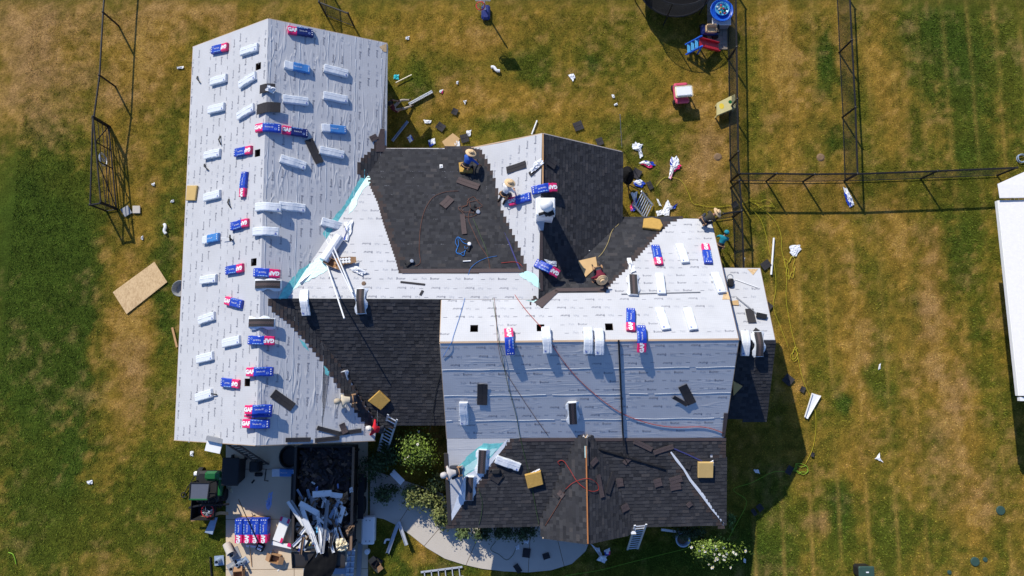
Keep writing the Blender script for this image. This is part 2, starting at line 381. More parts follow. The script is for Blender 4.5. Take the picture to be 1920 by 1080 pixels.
# patches seen in the lawn: (px, py, rx, ry, dryness change, bare soil, lushness)
BL = [(70, 110, 130, 150, .55, .45, 0), (60, 60, 60, 60, .2, .4, 0), (90, 220, 90, 70, 0, .35, .1), (60, 400, 120, 150, -.75, -.3, .65), (75, 560, 105, 110, -.7, 0, .6), (60, 710, 115, 120, -.5, 0, .5), (70, 950, 125, 170, -.42, 0, .45), (140, 600, 35, 120, -.3, 0, .6), (140, 850, 22, 70, -.3, 0, .6),
      (265, 120, 70, 160, .5, .25, 0), (240, 420, 45, 140, .3, .1, 0), (240, 640, 50, 130, .55, .25, 0), (255, 700, 30, 60, .2, .35, 0), (315, 420, 26, 190, -.35, 0, .5), (310, 620, 22, 90, -.3, 0, .4), (210, 820, 40, 200, .3, .05, 0), (300, 950, 120, 150, -.28, 0, .3), (395, 1050, 40, 60, -.3, 0, .3), (330, 30, 120, 40, .45, .2, 0), (440, 20, 80, 30, .4, .2, 0),
      (800, 60, 160, 60, .25, 0, 0), (780, 160, 30, 40, -.5, 0, .5), (990, 130, 60, 30, -.4, 0, .3), (1120, 110, 22, 22, -.4, 0, .5), (850, 200, 90, 50, .5, .1, 0), (900, 90, 60, 25, .5, .1, 0), (1010, 190, 110, 40, .35, 0, 0), (950, 240, 60, 30, -.3, 0, .2), (1190, 250, 60, 60, -.35, 0, .25), (1330, 260, 40, 90, .6, .45, 0), (1300, 170, 60, 60, .25, .1, 0), (1200, 200, 80, 40, .25, .05, 0), (1250, 330, 70, 60, -.2, 0, .2), (1310, 330, 50, 40, .4, .25, 0), (1070, 20, 140, 50, .1, 0, 0),
      (1460, 80, 60, 110, .5, .12, 0), (1500, 200, 60, 120, .3, .08, 0), (1560, 110, 16, 90, -.6, 0, .55), (1555, 260, 22, 40, -.5, 0, .5), (1430, 150, 40, 100, .15, 0, 0), (1630, 60, 40, 120, .25, 0, 0), (1680, 200, 60, 80, .35, .1, 0), (1800, 120, 120, 170, -.6, 0, .5), (1740, 60, 60, 60, -.3, 0, .25), (1820, 290, 80, 40, -.4, 0, .3), (1730, 260, 60, 50, .2, .05, 0),
      (1430, 350, 60, 14, .5, .45, 0), (1540, 345, 60, 10, .5, .5, 0), (1540, 450, 60, 80, .3, .05, 0), (1680, 440, 60, 60, .35, .08, 0), (1800, 450, 60, 90, -.5, 0, .4), (1740, 520, 22, 120, .45, .3, 0), (1810, 620, 40, 100, -.3, 0, .3), (1720, 560, 20, 100, -.3, 0, .2), (1620, 690, 22, 110, .6, .3, 0), (1600, 620, 40, 100, .25, .1, 0), (1575, 755, 12, 26, -.8, 0, .8), (1575, 950, 18, 50, -.8, 0, .75), (1650, 720, 40, 60, -.35, 0, .25), (1760, 640, 40, 160, .55, .3, 0), (1790, 760, 40, 90, .35, .25, 0), (1826, 728, 12, 22, .4, .6, 0), (1820, 960, 60, 60, .4, .25, 0), (1560, 880, 60, 70, .15, .05, 0), (1480, 700, 50, 80, .15, 0, 0), (1440, 1030, 70, 80, -.45, 0, .45), (1650, 1010, 160, 80, -.2, 0, .2), (1540, 985, 24, 20, .5, .45, 0), (1500, 900, 60, 60, -.1, 0, .15), (1700, 1000, 120, 60, -.05, 0, .1), (1900, 800, 20, 100, -.2, 0, .3),
      (790, 1030, 40, 30, .4, .1, .1), (740, 1050, 40, 40, -.3, 0, .5), (850, 1070, 60, 20, -.3, 0, .6), (1250, 1050, 160, 50, -.6, 0, .5), (1380, 560, 60, 120, 0, 0, .2), (1420, 900, 40, 60, -.1, 0, .2), (170, 700, 7, 400, .25, .1, 0), (200, 320, 12, 160, .3, .2, 0)]
BLW = [(*at(b[0], b[1])[:2], b[2] / 40.5, b[3] / 40.5, b[4], b[5], b[6]) for b in BL]
def lawn_rgb(x, y):
    d = np.full_like(x, .41); bare = np.full_like(x, .02); lush = np.full_like(x, .10)
    wx = x + 1.3 * (fbm(x, y, 2.2, 31) - .5) + .5 * (fbm(x, y, .6, 33) - .5); wy = y + 1.3 * (fbm(x, y, 2.2, 41) - .5) + .5 * (fbm(x, y, .6, 43) - .5)
    for (cx, cy, rx, ry, a, b_, c) in BLW:
        g = np.exp(-(((wx - cx) / rx) ** 2 + ((wy - cy) / ry) ** 2) * 1.1)
        d += a * g; bare += b_ * g; lush += c * g
    n1 = fbm(x, y, 3.0, 3) - .5; n2 = fbm(x, y, .9, 5) - .5; n3 = fbm(x, y, .26, 8, 3) - .5; n4 = fbm(x, y * .25, .5, 15) - .5
    right = np.clip((x - 9.9) / 1.2, 0, 1)
    streak = np.exp(-((((x + .1 * n1) / 1.27) % 1.0 - .5) / .055) ** 2) * right * np.clip(.55 + 2.2 * (fbm(x, y, 2.5, 66) - .5), 0, 1)
    band = np.sin(x * 2 * np.pi / 2.54 + .8) * .07 * right
    d = np.clip(d + .50 * n1 + .45 * n2 + .70 * n3 + 2.0 * band + .35 * n4 * right + .25 * streak, 0, 1); lush = np.clip(lush + .3 * n1 + .25 * n2, 0, 1)
    bare = np.clip((bare + .9 * (fbm(x, y, 1.1, 12) - .5) + .8 * n3 - .10) * 1.4, 0, 1)
    green = np.array([.108, .108, .0125]); deep = np.array([.046, .073, .009]); dry = np.array([.250, .148, .025]); straw = np.array([.36, .235, .062]); soil = np.array([.29, .172, .075])
    def mx(a, b, t): return a * (1 - t[..., None]) + b * t[..., None]
    c = mx(np.broadcast_to(green, x.shape + (3,)), deep, np.clip(lush * 1.5, 0, 1))
    s = np.clip((d - .12) / .80, 0, 1)
    c = mx(c, dry, s); c = mx(c, straw, np.clip((d - .78) / .4, 0, 1) * .6 + .55 * streak)
    c = mx(c, soil, bare * .75)
    return c * (1 + .75 * n3 + .3 * n2)[..., None] * 1.30
def axis(lo, hi, st): return np.concatenate([[-600, -150, -60], np.arange(lo, hi + st / 2, st), [60, 150, 600]])
xs = axis(-26, 27, .16); ys = axis(-13, 19, .16)
X, Y = np.meshgrid(xs, ys); nx, ny = len(xs), len(ys)
Z = (fbm(X, Y, 4, 77) - .5) * .04 - .02
Z[(abs(X) > 50) | (abs(Y) > 50)] = -.02
rgb = np.clip(lawn_rgb(X, Y), .005, .9)
far = np.clip((np.maximum(abs(X - .5) - 25.5, abs(Y - 3) - 14.5)) / 1.0, 0, 1)[..., None]
rgb = rgb * (1 - far) + np.array([.125, .105, .022]) * far
me = bpy.data.meshes.new('lawn'); idx = np.arange(nx * ny).reshape(ny, nx)
quads = np.stack([idx[:-1, :-1], idx[:-1, 1:], idx[1:, 1:], idx[1:, :-1]], -1).reshape(-1, 4)
me.vertices.add(nx * ny); me.vertices.foreach_set('co', np.stack([X, Y, Z], -1).ravel())
me.loops.add(quads.size); me.loops.foreach_set('vertex_index', quads.ravel())
me.polygons.add(len(quads)); me.polygons.foreach_set('loop_start', np.arange(0, quads.size, 4)); me.polygons.foreach_set('loop_total', np.full(len(quads), 4))
me.update(); a = me.attributes.new('grass_colour', 'FLOAT_COLOR', 'POINT')
a.data.foreach_set('color', np.concatenate([rgb * .72, np.ones_like(rgb[..., :1])], -1).ravel())
M['lawn'] = mat_attr('lawn_soil', 'grass_colour', .95, (14, .45), .8, 30, .05)
me.materials.append(M['lawn']); me.polygons.foreach_set('use_smooth', [True] * len(me.polygons))
o = bpy.data.objects.new('lawn', me); COL.objects.link(o); props(o, 'patchy green and brown mown lawn around the house', 'lawn', None, 'structure')

# grass blades: short mown tufts over everything in view
def build_grass(N):
    x = rng.uniform(-23.5, 24.5, N); y = rng.uniform(-10.6, 17.2, N)
    k = np.ones(N, bool)
    for (x0, x1, y0, y1) in NO_GRASS: k &= ~((x > x0) & (x < x1) & (y > y0) & (y < y1))
    for poly in NO_GRASS_POLY:
        ins = np.zeros(N, bool)
        for i in range(len(poly)):
            (x1, y1), (x2, y2) = poly[i], poly[(i + 1) % len(poly)]
            if abs(y2 - y1) < 1e-9: continue
            ins ^= ((y1 > y) != (y2 > y)) & (x < (x2 - x1) * (y - y1) / (y2 - y1) + x1)
        k &= ~ins
    dens = .35 + .65 * fbm(x, y, .5, 90); k &= rng.uniform(0, 1, N) < dens
    x, y = x[k], y[k]; n = len(x); B = 3
    c = lawn_rgb(x, y); zz = (fbm(x, y, 4, 77) - .5) * .04 - .022
    tall = .5 + 1.0 * np.clip(1 - c[:, 0] * 4.2, 0, 1)
    ang = rng.uniform(0, 2 * np.pi, (n, B)); ln = rng.uniform(.02, .075, (n, B)) * tall[:, None]; wd = rng.uniform(.006, .014, (n, B)); lean = rng.uniform(.3, 1.3, (n, B))
    bx = x[:, None] + rng.uniform(-.04, .04, (n, B)); by = y[:, None] + rng.uniform(-.04, .04, (n, B)); bz = np.repeat(zz[:, None], B, 1)
    dx, dy = np.cos(ang), np.sin(ang)
    v = np.stack([np.stack([bx - dy * wd, by + dx * wd, bz], -1), np.stack([bx + dy * wd, by - dx * wd, bz], -1), np.stack([bx + dx * ln * lean, by + dy * ln * lean, bz + ln], -1)], 2)
    v = v.reshape(-1, 3); nf = len(v) // 3
    col = np.repeat(c[:, None, :], B, 1) * rng.uniform(.55, 2.1, (n, B, 1)) * rng.uniform(.7, 1.3, (n, 1, 1)); col[..., 1] *= rng.uniform(.92, 1.12, (n, B))
    col = np.clip(col.reshape(-1, 3), .004, .9)
    me = bpy.data.meshes.new('grass'); me.vertices.add(len(v)); me.vertices.foreach_set('co', v.ravel())
    me.loops.add(len(v)); me.loops.foreach_set('vertex_index', np.arange(len(v)))
    me.polygons.add(nf); me.polygons.foreach_set('loop_start', np.arange(0, len(v), 3)); me.polygons.foreach_set('loop_total', np.full(nf, 3)); me.update()
    a = me.attributes.new('grass_colour', 'FLOAT_COLOR', 'FACE'); a.data.foreach_set('color', np.concatenate([col, np.ones((nf, 1))], 1).ravel())
    me.materials.append(mat_attr('grass_blade', 'grass_colour', .8, (9, .2), 0, 1, .1))
    o = bpy.data.objects.new('grass', me); COL.objects.link(o); props(o, 'short mown grass blades with brown dry patches', 'grass', None, 'stuff')

# ---------------------------------------------------------------- concrete
def gpoly(pts, z=0): return [at(px, py, z) for px, py in pts]
def slabs(name, label, cat, poly, cuts, m, z=.02, gap=.012):
    polys = [[(p.x, p.y) for p in poly]]
    for (a, b, c) in cuts:
        nx_ = []
        for q in polys:
            for s in (1, -1):
                r = clip(q, a * s, b * s, c * s - gap)
                if len(r) > 2 and abs(area(r)) > .05: nx_.append(r)
        polys = nx_
    c0 = Vector((sum(p.x for p in poly) / len(poly), sum(p.y for p in poly) / len(poly), 0))
    t = thing(name, label, cat, c0, None, 'structure')
    base = MB(); base.hexa([Vector((p.x, p.y, -.08)) for p in poly], [Vector((p.x, p.y, z - .014)) for p in poly], 'soil'); part(base, 'joint_bed', t)
    for q in polys:
        mb = MB(); mb.hexa([Vector((x, y, -.06)) for x, y in q], [Vector((x, y, z + random.uniform(-.002, .002))) for x, y in q], m); part(mb, 'concrete_slab', t)
    return [(p.x, p.y) for p in poly]
def cut(p, q):
    p, q = at(*p), at(*q); a, b = (q.y - p.y), -(q.x - p.x); l = math.hypot(a, b); a /= l; b /= l; return (a, b, a * p.x + b * p.y)
DRIVE = gpoly([(424, 700), (424, 960), (424, 1120), (690, 1120), (690, 912), (690, 700)])
d_poly = slabs('driveway', 'tan concrete driveway below the long grey roof', 'driveway', DRIVE, [cut((424, 974), (690, 972)), cut((424, 880), (690, 878)), cut((424, 1068), (690, 1066)), cut((552, 800), (552, 1100))], 'concrete_tan', .03)
PATH = gpoly([(694, 880), (830, 925), (850, 985), (1105, 985), (1110, 1008), (1103, 1020), (1098, 1033), (1072, 1057), (1033, 1069), (990, 1073), (945, 1071), (904, 1066), (868, 1058), (834, 1047), (800, 1027), (770, 1003), (745, 985), (720, 973), (694, 968)])
p_poly = slabs('garden_path', 'pale concrete path curving from driveway to the porch', 'path', PATH, [cut((735, 1000), (780, 930)), cut((790, 1030), (850, 960)), cut((870, 1068), (906, 985)), cut((990, 1080), (995, 985)), cut((1060, 1070), (1040, 990))], 'concrete', .025)
NO_GRASS_POLY = [d_poly, p_poly]
NO_GRASS = [(-13.6, -6.1, -2.6, 13.6), (-6.5, 5, -1.5, 9), (-2.3, 8.3, -6, 6.1), (8, 11.2, -1.8, 4)]
# ---------------------------------------------------------------- the house
ZW, ZM, ZP, ZN, ZR = 5.08, 5.6, 3.6, 4.62, 4.1
W1, W2 = at(503, 35, ZW), at(480, 835, ZW)
M1, M2 = at(825, 643, ZM), at(1385, 637, ZM)
WL = plane3(W1, W2, at(345, 456, 2.6)); WR = plane3(W1, W2, at(723.5, 182, 2.6))
MN = plane_slope(M1, M2, .583, (0, 1)); MS = plane_slope(M1, M2, .583, (0, -1))
C2 = MN.hit(828, 562); C1 = at(525, 560.5, C2.z); ZC = C2.z
CN = plane_slope(C1, C2, .29, (0, 1)); CS = plane_slope(C1, C2, .42, (0, -1))
N1, N2 = at(1018, 250, ZN), at(1011, 560, ZN)
NW = plane_slope(N1, N2, .583, (-1, 0)); NE = plane_slope(N1, N2, .583, (1, 0))
R1, R2 = at(1375, 637.5, ZR), at(1453, 637, ZR)
RN = plane_slope(R1, R2, .437, (0, 1)); RS = plane_slope(R1, R2, .437, (0, -1))
S1, S2 = MS.hit(838, 822), MS.hit(1360, 821)
e1 = at(845, 985, 2.5); LS = plane3(S1, S2, e1)
E1, E2 = at(1361, 822, 2.5), at(1359.5, 985, 2.5)
LE = plane3(LS.hit(1361, 858), E2, LS.hit(1257, 847))
P1, P2 = at(1098, 822, ZP), at(1102, 1020, ZP)
PW = plane_slope(P1, P2, .55, (-1, 0)); PE = plane_slope(P1, P2, .55, (1, 0))
PL = dict(WL=WL, WR=WR, MN=MN, MS=MS, CN=CN, CS=CS, NW=NW, NE=NE, RN=RN, RS=RS, LS=LS, LE=LE, PW=PW, PE=PE, G=GROUND)
house = thing('house', 'large gabled house being re-roofed, half grey felt and half dark shingles', 'house', (0, 0, 0))
HOLES = {'WL': [(484.5, 124.5), (483, 287), (476, 491.5), (464, 717)], 'MN': [(889, 616), (1013.5, 614.8), (1142, 613)]}
F_B = [text_mesh('Felt', .14, .0), text_mesh('Buster', .14, .0)]
def local(pl, polypx, org=None):
    u, v = pl.axes(); o = org or pl.hit(*polypx[0])
    pts = []
    for p in polypx:
        q = pl.hit(*p) - o; pts.append((q.dot(u), q.dot(v)))
    return o, u, v, pts
def roof(pl, polypx, felt, key, text=True, phase=0.0, strip=1.17, dash=True, tape=False):
    o, u, v, poly = local(pl, polypx)
    root = None
    def P(x, y, h): return o + u * x + v * y + pl.n * h
    holes = []
    for hp in HOLES.get(key, []):
        q = pl.hit(*hp) - o; cx, cy = q.dot(u), q.dot(v); holes.append((cx - .15, cx + .15, cy - .16, cy + .16))
    def pieces(q, y0, y1):
        hs = sorted([h for h in holes if h[2] < y1 and h[3] > y0]); out = []; rest = q
        for h in hs:
            out.append(clip(rest, 1, 0, h[0])); mid = clip(clip(rest, -1, 0, -h[0]), 1, 0, h[1])
            out += [clip(mid, 0, 1, h[2]), clip(mid, 0, -1, -h[3])]; rest = clip(rest, -1, 0, -h[1])
        out.append(rest); return [r for r in out if len(r) > 2 and abs(area(r)) > .002]
    mb = MB(); ys = [p[1] for p in poly]
    for q in pieces(poly, min(ys), max(ys)): mb.hexa([P(x, y, -.045) for x, y in q], [P(x, y, -.004) for x, y in q], 'osb')
    root = part(mb, 'roof_slope', house)
    for h in holes:   # a vent opening: box framing below the deck
        b = MB(); x0, x1, y0, y1 = h
        for (a, c) in (((x0 - .02, y0), (x0, y1)), ((x1, y0), (x1 + .02, y1)), ((x0, y0 - .02), (x1, y0)), ((x0, y1), (x1, y1 + .02))):
            b.hexa([P(x, y, -.5) for x, y in ((a[0], a[1]), (c[0], a[1]), (c[0], c[1]), (a[0], c[1]))], [P(x, y, -.046) for x, y in ((a[0], a[1]), (c[0], a[1]), (c[0], c[1]), (a[0], c[1]))], 'wood_dark')
        b.hexa([P(x, y, -.52) for x, y in ((x0, y0), (x1, y0), (x1, y1), (x0, y1))], [P(x, y, -.5) for x, y in ((x0, y0), (x1, y0), (x1, y1), (x0, y1))], 'wood_dark')
        part(b, 'vent_opening', root)
    y = min(ys) + phase * strip - strip; k = 0; tb = MB(); nt_ = 0
    while y < max(ys):
        q = clip(clip(poly, 0, -1, -y), 0, 1, y + strip + .06)
        if len(q) > 2 and abs(area(q)) > .01:
            b = MB()
            for r in pieces(q, y, y + strip + .06):
                hh = lambda yy: .009 - .007 * (yy - y) / (strip + .06)
                b.hexa([P(x, yy, -.003) for x, yy in r], [P(x, yy, hh(yy)) for x, yy in r], felt)
            part(b, 'underlayment_strip', root)
            if tape and k:
                for (xa, xb) in spans(poly, y + .004):
                    n_ = max(2, int((xb - xa) / .25)); tp = MB()
                    for i in range(n_):
                        if random.random() < .08: continue
                        u0, u1 = xa + (xb - xa) * i / n_, xa + (xb - xa) * (i + 1) / n_; w0, w1 = .007 + .004 * math.sin(i * 1.7), .007 + .004 * math.sin(i * 1.7 + 1.7)
                        dy0, dy1 = .012 * math.sin(i * .9), .012 * math.sin(i * .9 + .9)
                        tp.add([P(u0, y + dy0 - w0, .010), P(u1, y + dy1 - w1, .010), P(u1, y + dy1, .021), P(u0, y + dy0, .021), P(u1, y + dy1 + w1, .011), P(u0, y + dy0 + w0, .011)], [[0, 1, 2, 3], [3, 2, 4, 5]], 'wrap_white')
                    if tp.f: part(tp, 'lap_crease', root, kind='stuff')
            if text:
                flip = (k % 2) * math.pi; c, s = math.cos(flip), math.sin(flip)
                xs_ = [p[0] for p in q]
                for row in range(3):
                    yy = y + .2 + row * .38; x = min(xs_) - random.uniform(0, .2) - .15 * row - .7 * (k % 2)
                    while x < max(xs_):
                        x += 1.36
                        if random.random() < .1: continue
                        if any(h[0] - .5 < x < h[1] + .5 and h[2] - .15 < yy < h[3] + .15 for h in holes): continue
                        for (vs, fs), m, dx in ((F_B[0], 'ink_pale', -.33), (F_B[1], 'ink', .1)):
                            pts = [(x + c * (a[0] + dx) - s * a[1], yy + s * (a[0] + dx) + c * a[1]) for a in vs]
                            if all(inside(q, *p_) for p_ in pts[::7]): tb.add([P(a, b_, .0115) for a, b_ in pts], fs, m)
                        d = [(x + .60, yy + .02), (x + .76, yy + .02), (x + .76, yy + .034), (x + .60, yy + .034)]
                        if dash and all(inside(q, *p_) for p_ in d): tb.add([P(a, b_, .0115) for a, b_ in d], [[0, 1, 2, 3]], 'ink')
            k += 1
        y += strip
    if tb.f: part(tb, 'printed_lettering', root, kind='stuff')
    return root
TONES = [(.026, .0268, .032), (.031, .0318, .037), (.036, .0368, .043), (.046, .0465, .052), (.040, .0405, .046), (.056, .053, .056)]
def shingles(root, pl, polypx, brown_ends=True, gain=1.0, name='shingle_courses', h0=.016):
    o, u, v, poly = local(pl, polypx); mb = MB(); mb.tone = []; ex = .145
    def P(x, y, h): return o + u * x + v * y + pl.n * h
    ys = [p[1] for p in poly]; y = min(ys) - ex * .45; k = mb.mat('shingle')
    # absolute course phase
    while y < max(ys):
        for (x0, x1) in spans(poly, y + ex * .5):
            x = x0 + .0; up = random.random() < .5; ta = random.choice(TONES[:4])
            while x < x1 - .01:
                w_ = min(random.choice((.13, .17, .2, .26, .33)), x1 - x)
                if x1 - x - w_ < .06: w_ = x1 - x
                up = not up if random.random() < .8 else up
                t = random.choice(TONES[2:5]) if up else random.choice(TONES[:3])
                if random.random() < .05: t = TONES[5]
                if brown_ends and (x - x0 < .12 or x1 - x - w_ < .1): t = (.055, .043, .042)
                hl, hu = (h0 + .011 if up else h0 + .004), h0 - .006
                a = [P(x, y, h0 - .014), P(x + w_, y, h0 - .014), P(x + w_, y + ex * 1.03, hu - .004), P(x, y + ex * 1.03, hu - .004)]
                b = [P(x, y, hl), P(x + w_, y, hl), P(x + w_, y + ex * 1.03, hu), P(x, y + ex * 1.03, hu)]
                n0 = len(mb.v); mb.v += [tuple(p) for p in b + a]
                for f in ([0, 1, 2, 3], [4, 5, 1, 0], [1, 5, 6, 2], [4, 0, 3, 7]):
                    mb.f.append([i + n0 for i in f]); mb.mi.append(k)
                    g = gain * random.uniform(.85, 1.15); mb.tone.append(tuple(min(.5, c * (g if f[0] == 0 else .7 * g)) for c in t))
                x += w_
        y += ex
    return part(mb, name, root, kind='stuff')
def sheet(root, pl, polypx, m, name, h=.014, th=.004):
    if 'ice' in m:
        jj = []
        for i, p in enumerate(polypx):
            p2 = polypx[(i + 1) % len(polypx)]; n_ = max(1, int(math.hypot(p2[0] - p[0], p2[1] - p[1]) / 6))
            jj += [(p[0] + (p2[0] - p[0]) * k / n_ + random.uniform(-1.8, 1.8), p[1] + (p2[1] - p[1]) * k / n_ + random.uniform(-1.8, 1.8)) for k in range(n_)]
        polypx = jj
    mb = MB(); q = [pl.hit(*p) for p in polypx]
    mb.hexa([p + pl.n * (h - th) for p in q], [p + pl.n * h for p in q], m); return part(mb, name, root)
def edge(p, q, w_, h, m, name='drip_edge', drop=.07):
    mb = MB(); mb.beam(Vector(p) - Vector((0, 0, drop)), Vector(q) - Vector((0, 0, drop)), w_, h, m); return part(mb, name, house)
r_WL = roof(WL, [(362, 88), (503, 35), (480, 835), (327, 825)], 'felt_yl', 'WL', phase=.35)
r_WR = roof(WR, [(503, 35), (725, 81), (722.5, 280), (700, 345), (570, 560), (620, 660), (708, 797), (702, 826), (480, 835)], 'felt_y', 'WR', phase=.2, tape=True)
r_CN = roof(CN, [(505, 561), (575, 460), (705, 278), (895, 278), (985, 470), (1013, 545), (1012, 561.5)], 'felt', 'CN', phase=.5)
r_CS = roof(CS, [(515, 561), (828, 562.5), (845, 562.5), (852, 797), (690, 797), (600, 680)], 'felt', 'CS', text=False)
r_MN = roof(MN, [(825, 643), (828, 562), (1010, 562), (1005, 575), (1150, 407), (1333, 411), (1385, 637)], 'felt', 'MN', phase=.6)
r_MS = roof(MS, [(825, 643.5), (1385, 637.5), (1357, 822), (838, 822)], 'felt_x', 'MS', phase=.85, tape=True)
r_NW = roof(NW, [(1018, 250), (940, 268), (866, 281), (960, 500), (990, 561), (1011, 561)], 'felt_yl', 'NW', phase=.3)
r_NE = roof(NE, [(1018, 250), (1165, 284), (1166.5, 422), (1011, 585), (1011, 561)], 'felt_yl', 'NE', text=False)
r_RN = roof(RN, [(1335, 502), (1425, 503), (1453, 637), (1345, 637.5)], 'felt', 'RN', phase=.4)
r_RS = roof(RS, [(1345, 637.8), (1453, 637.3), (1436, 785), (1335, 785)], 'felt', 'RS', text=False)
r_LS = roof(LS, [(838, 822.5), (1361, 821.5), (1361, 858), (1257, 846), (1357, 984), (1357, 985), (845, 985)], 'felt', 'LS', text=False)
r_LE = roof(LE, [(1257, 846.1), (1361, 858), (1359.5, 985)], 'felt', 'LE', text=False)
r_PW = roof(PW, [(1098, 822), (1102, 1020), (1018.6, 1008.7), (1024, 985), (1094, 815)], 'felt', 'PW', text=False)
r_PE = roof(PE, [(1098, 822), (1102, 815), (1184, 985), (1177, 1003.5), (1102, 1020)], 'felt', 'PE', text=False)
# laid shingles
shingles(r_CN, CN, [(648, 342), (690, 277), (888, 277), (905, 300), (925, 345), (945, 395), (965, 445), (990, 509), (748, 512), (742, 488), (730, 452), (719, 420), (708, 380), (694, 350), (684, 326), (668, 330)])
shingles(r_WR, WR, [(722, 240), (722.5, 290), (690, 345), (668, 322), (668, 311), (681, 294), (697, 281), (706, 262), (716, 250)])
shingles(r_NW, NW, [(872, 274), (902, 281), (918, 309), (929, 340), (940, 391), (955, 424), (973, 462), (990, 509), (960, 520), (880, 330), (860, 277)])
shingles(r_WR, WR, [(499, 560), (512, 585), (538, 604), (571, 638), (613, 691), (631, 722), (650, 748), (668, 775), (692, 806), (706, 806), (704, 790), (560, 560)])
shingles(r_CS, CS, [(508, 562), (846, 563.5), (853, 799.5), (685, 799.5), (590, 680)])
shingles(r_NE, NE, [(1018, 251), (1167.5, 285.5), (1169.5, 426), (1011, 587), (1011.5, 560)], brown_ends=False)
shingles(r_MN, MN, [(990, 575), (1000, 566), (1017, 577), (1040, 547), (1136, 546), (1152, 526), (1173, 507), (1205, 472), (1230, 443), (1259, 416), (1280, 410), (1280, 405), (1140, 405), (1010, 540)])
shingles(r_RS, RS, [(1345, 638.5), (1455, 638), (1437.5, 788), (1335, 788)], brown_ends=False)
shingles(r_LS, LS, [(836, 988), (868, 945), (905, 895), (935, 850), (958, 823), (1361, 822), (1361, 858), (1259, 847), (1359, 988)])
shingles(r_LE, LE, [(1256, 846), (1363, 858), (1362, 988)], brown_ends=False)
shingles(r_PW, PW, [(1099.3, 822), (1103, 1021), (1017.5, 1009.7), (1010, 985), (1084, 815)], brown_ends=False)
shingles(r_PE, PE, [(1096.8, 822), (1112, 815), (1195, 985), (1178, 1004.5), (1100.8, 1021)], brown_ends=False)
# bare upper course strips (brown), valley film
for pl, rt, pts in ((CN, r_CN, [(750, 505), (988, 504), (990, 511), (754, 513)]), (NE, r_NE, [(1012, 420), (1017, 420), (1017, 545), (1011, 545)]), (MN, r_MN, [(1042, 541), (1135, 540), (1137, 546), (1040, 547.5)]), (MN, r_MN, [(1040, 543), (1048, 547), (1016, 578), (1001, 567)]),
                    (LS, r_LS, [(974, 821), (1361, 821), (1361, 826.1), (972, 827)]), (MS, r_MS, [(1357, 774), (1365, 774), (1359, 818), (1353, 818)]), (WR, r_WR, [(713, 242), (721, 242), (721, 285), (704, 285), (706, 266)])):
    sheet(rt, pl, pts, 'shingle_brown', 'bare_shingle_course', .034, .006)
for pl, rt, pts, m in ((CN, r_CN, [(690, 322), (696, 346), (684, 352), (668, 384), (652, 404), (660, 376), (676, 344)], 'ice_pale'), (WR, r_WR, [(684, 318), (692, 332), (672, 372), (650, 402), (634, 424), (614, 450), (604, 440), (618, 418), (640, 392), (660, 362), (674, 336)], 'ice'),
                       (WR, r_WR, [(562, 506), (585, 492), (613, 478), (620, 490), (575, 540), (545, 560), (520, 561), (528, 545)], 'ice'), (CN, r_CN, [(616, 490), (612, 508), (592, 520), (556, 538), (530, 561), (512, 561), (600, 480)], 'ice_pale'),
                       (MN, r_MN, [(985, 563), (1013, 563), (1013, 572), (1000, 566)], 'ice_pale'), (CN, r_CN, [(972, 513), (990, 509), (1013, 528), (1014, 546), (1000, 534)], 'ice_pale'), (NW, r_NW, [(978, 509), (990, 507), (1012, 524), (1013, 543), (1002, 536)], 'ice_pale'),
                       (LS, r_LS, [(862, 872), (880, 852), (897, 838), (907, 831), (944, 830), (920, 858), (893, 880), (866, 894)], 'ice'), (LS, r_LS, [(870, 876), (896, 858), (922, 842), (932, 842), (912, 864), (890, 880), (866, 892)], 'ice_pale'),
                       (WR, r_WR, [(560, 634), (572, 641), (578, 657), (568, 650)], 'ice'), (WR, r_WR, [(608, 686), (616, 695), (616, 706), (611, 700)], 'ice')):
    sheet(rt, pl, pts, m, 'ice_shield_film', .0135 if m == 'ice' else .017, .004)
# white torn film between the ice shield and the new shingles on the low front roof, and the uncovered hip line
sheet(r_LS, LS, [(945, 829), (952, 823), (946, 838), (922, 868), (895, 905), (865, 948), (843, 982), (842, 975), (872, 892), (893, 879), (921, 857)], 'wrap_white', 'torn_film', .02, .003)
hp = [(1257, 847), (1268, 862), (1282, 880), (1294, 900), (1318, 930), (1336, 955), (1353, 977)]
mb = MB(); hq = [LS.hit(*p) + Vector((0, 0, .075)) for p in hp]; hw_ = (.03, .055, .04, .055, .07, .055, .02); hv = []
for i, p in enumerate(hq): hv += [p + Vector((-.85, -.5, -.2)) * hw_[i], p, p + Vector((.85, .5, -.2)) * hw_[i]]
mb.add(hv, [[3 * i + j, 3 * i + j + 1, 3 * i + j + 4, 3 * i + j + 3] for i in range(6) for j in range(2)], 'wrap_white')
part(mb, 'hip_film', r_LS)
# blue chalk lines along valleys: thin dust trails
for pl, rt, pts in ((CN, r_CN, [(903, 322), (925, 375), (945, 432), (968, 490), (975, 506)]), (LS, r_LS, [(1130, 882), (1148, 940), (1163, 985)]), (LE, r_LE, [(1262, 840), (1290, 852), (1316, 864)])):
    mb = MB(); q = [pl.hit(*p) for p in pts]
    for i in range(len(q) - 1): mb.beam(q[i] + pl.n * .036, q[i + 1] + pl.n * .036, .05, .006, 'chalk', up=pl.n)
    part(mb, 'chalk_line', rt)
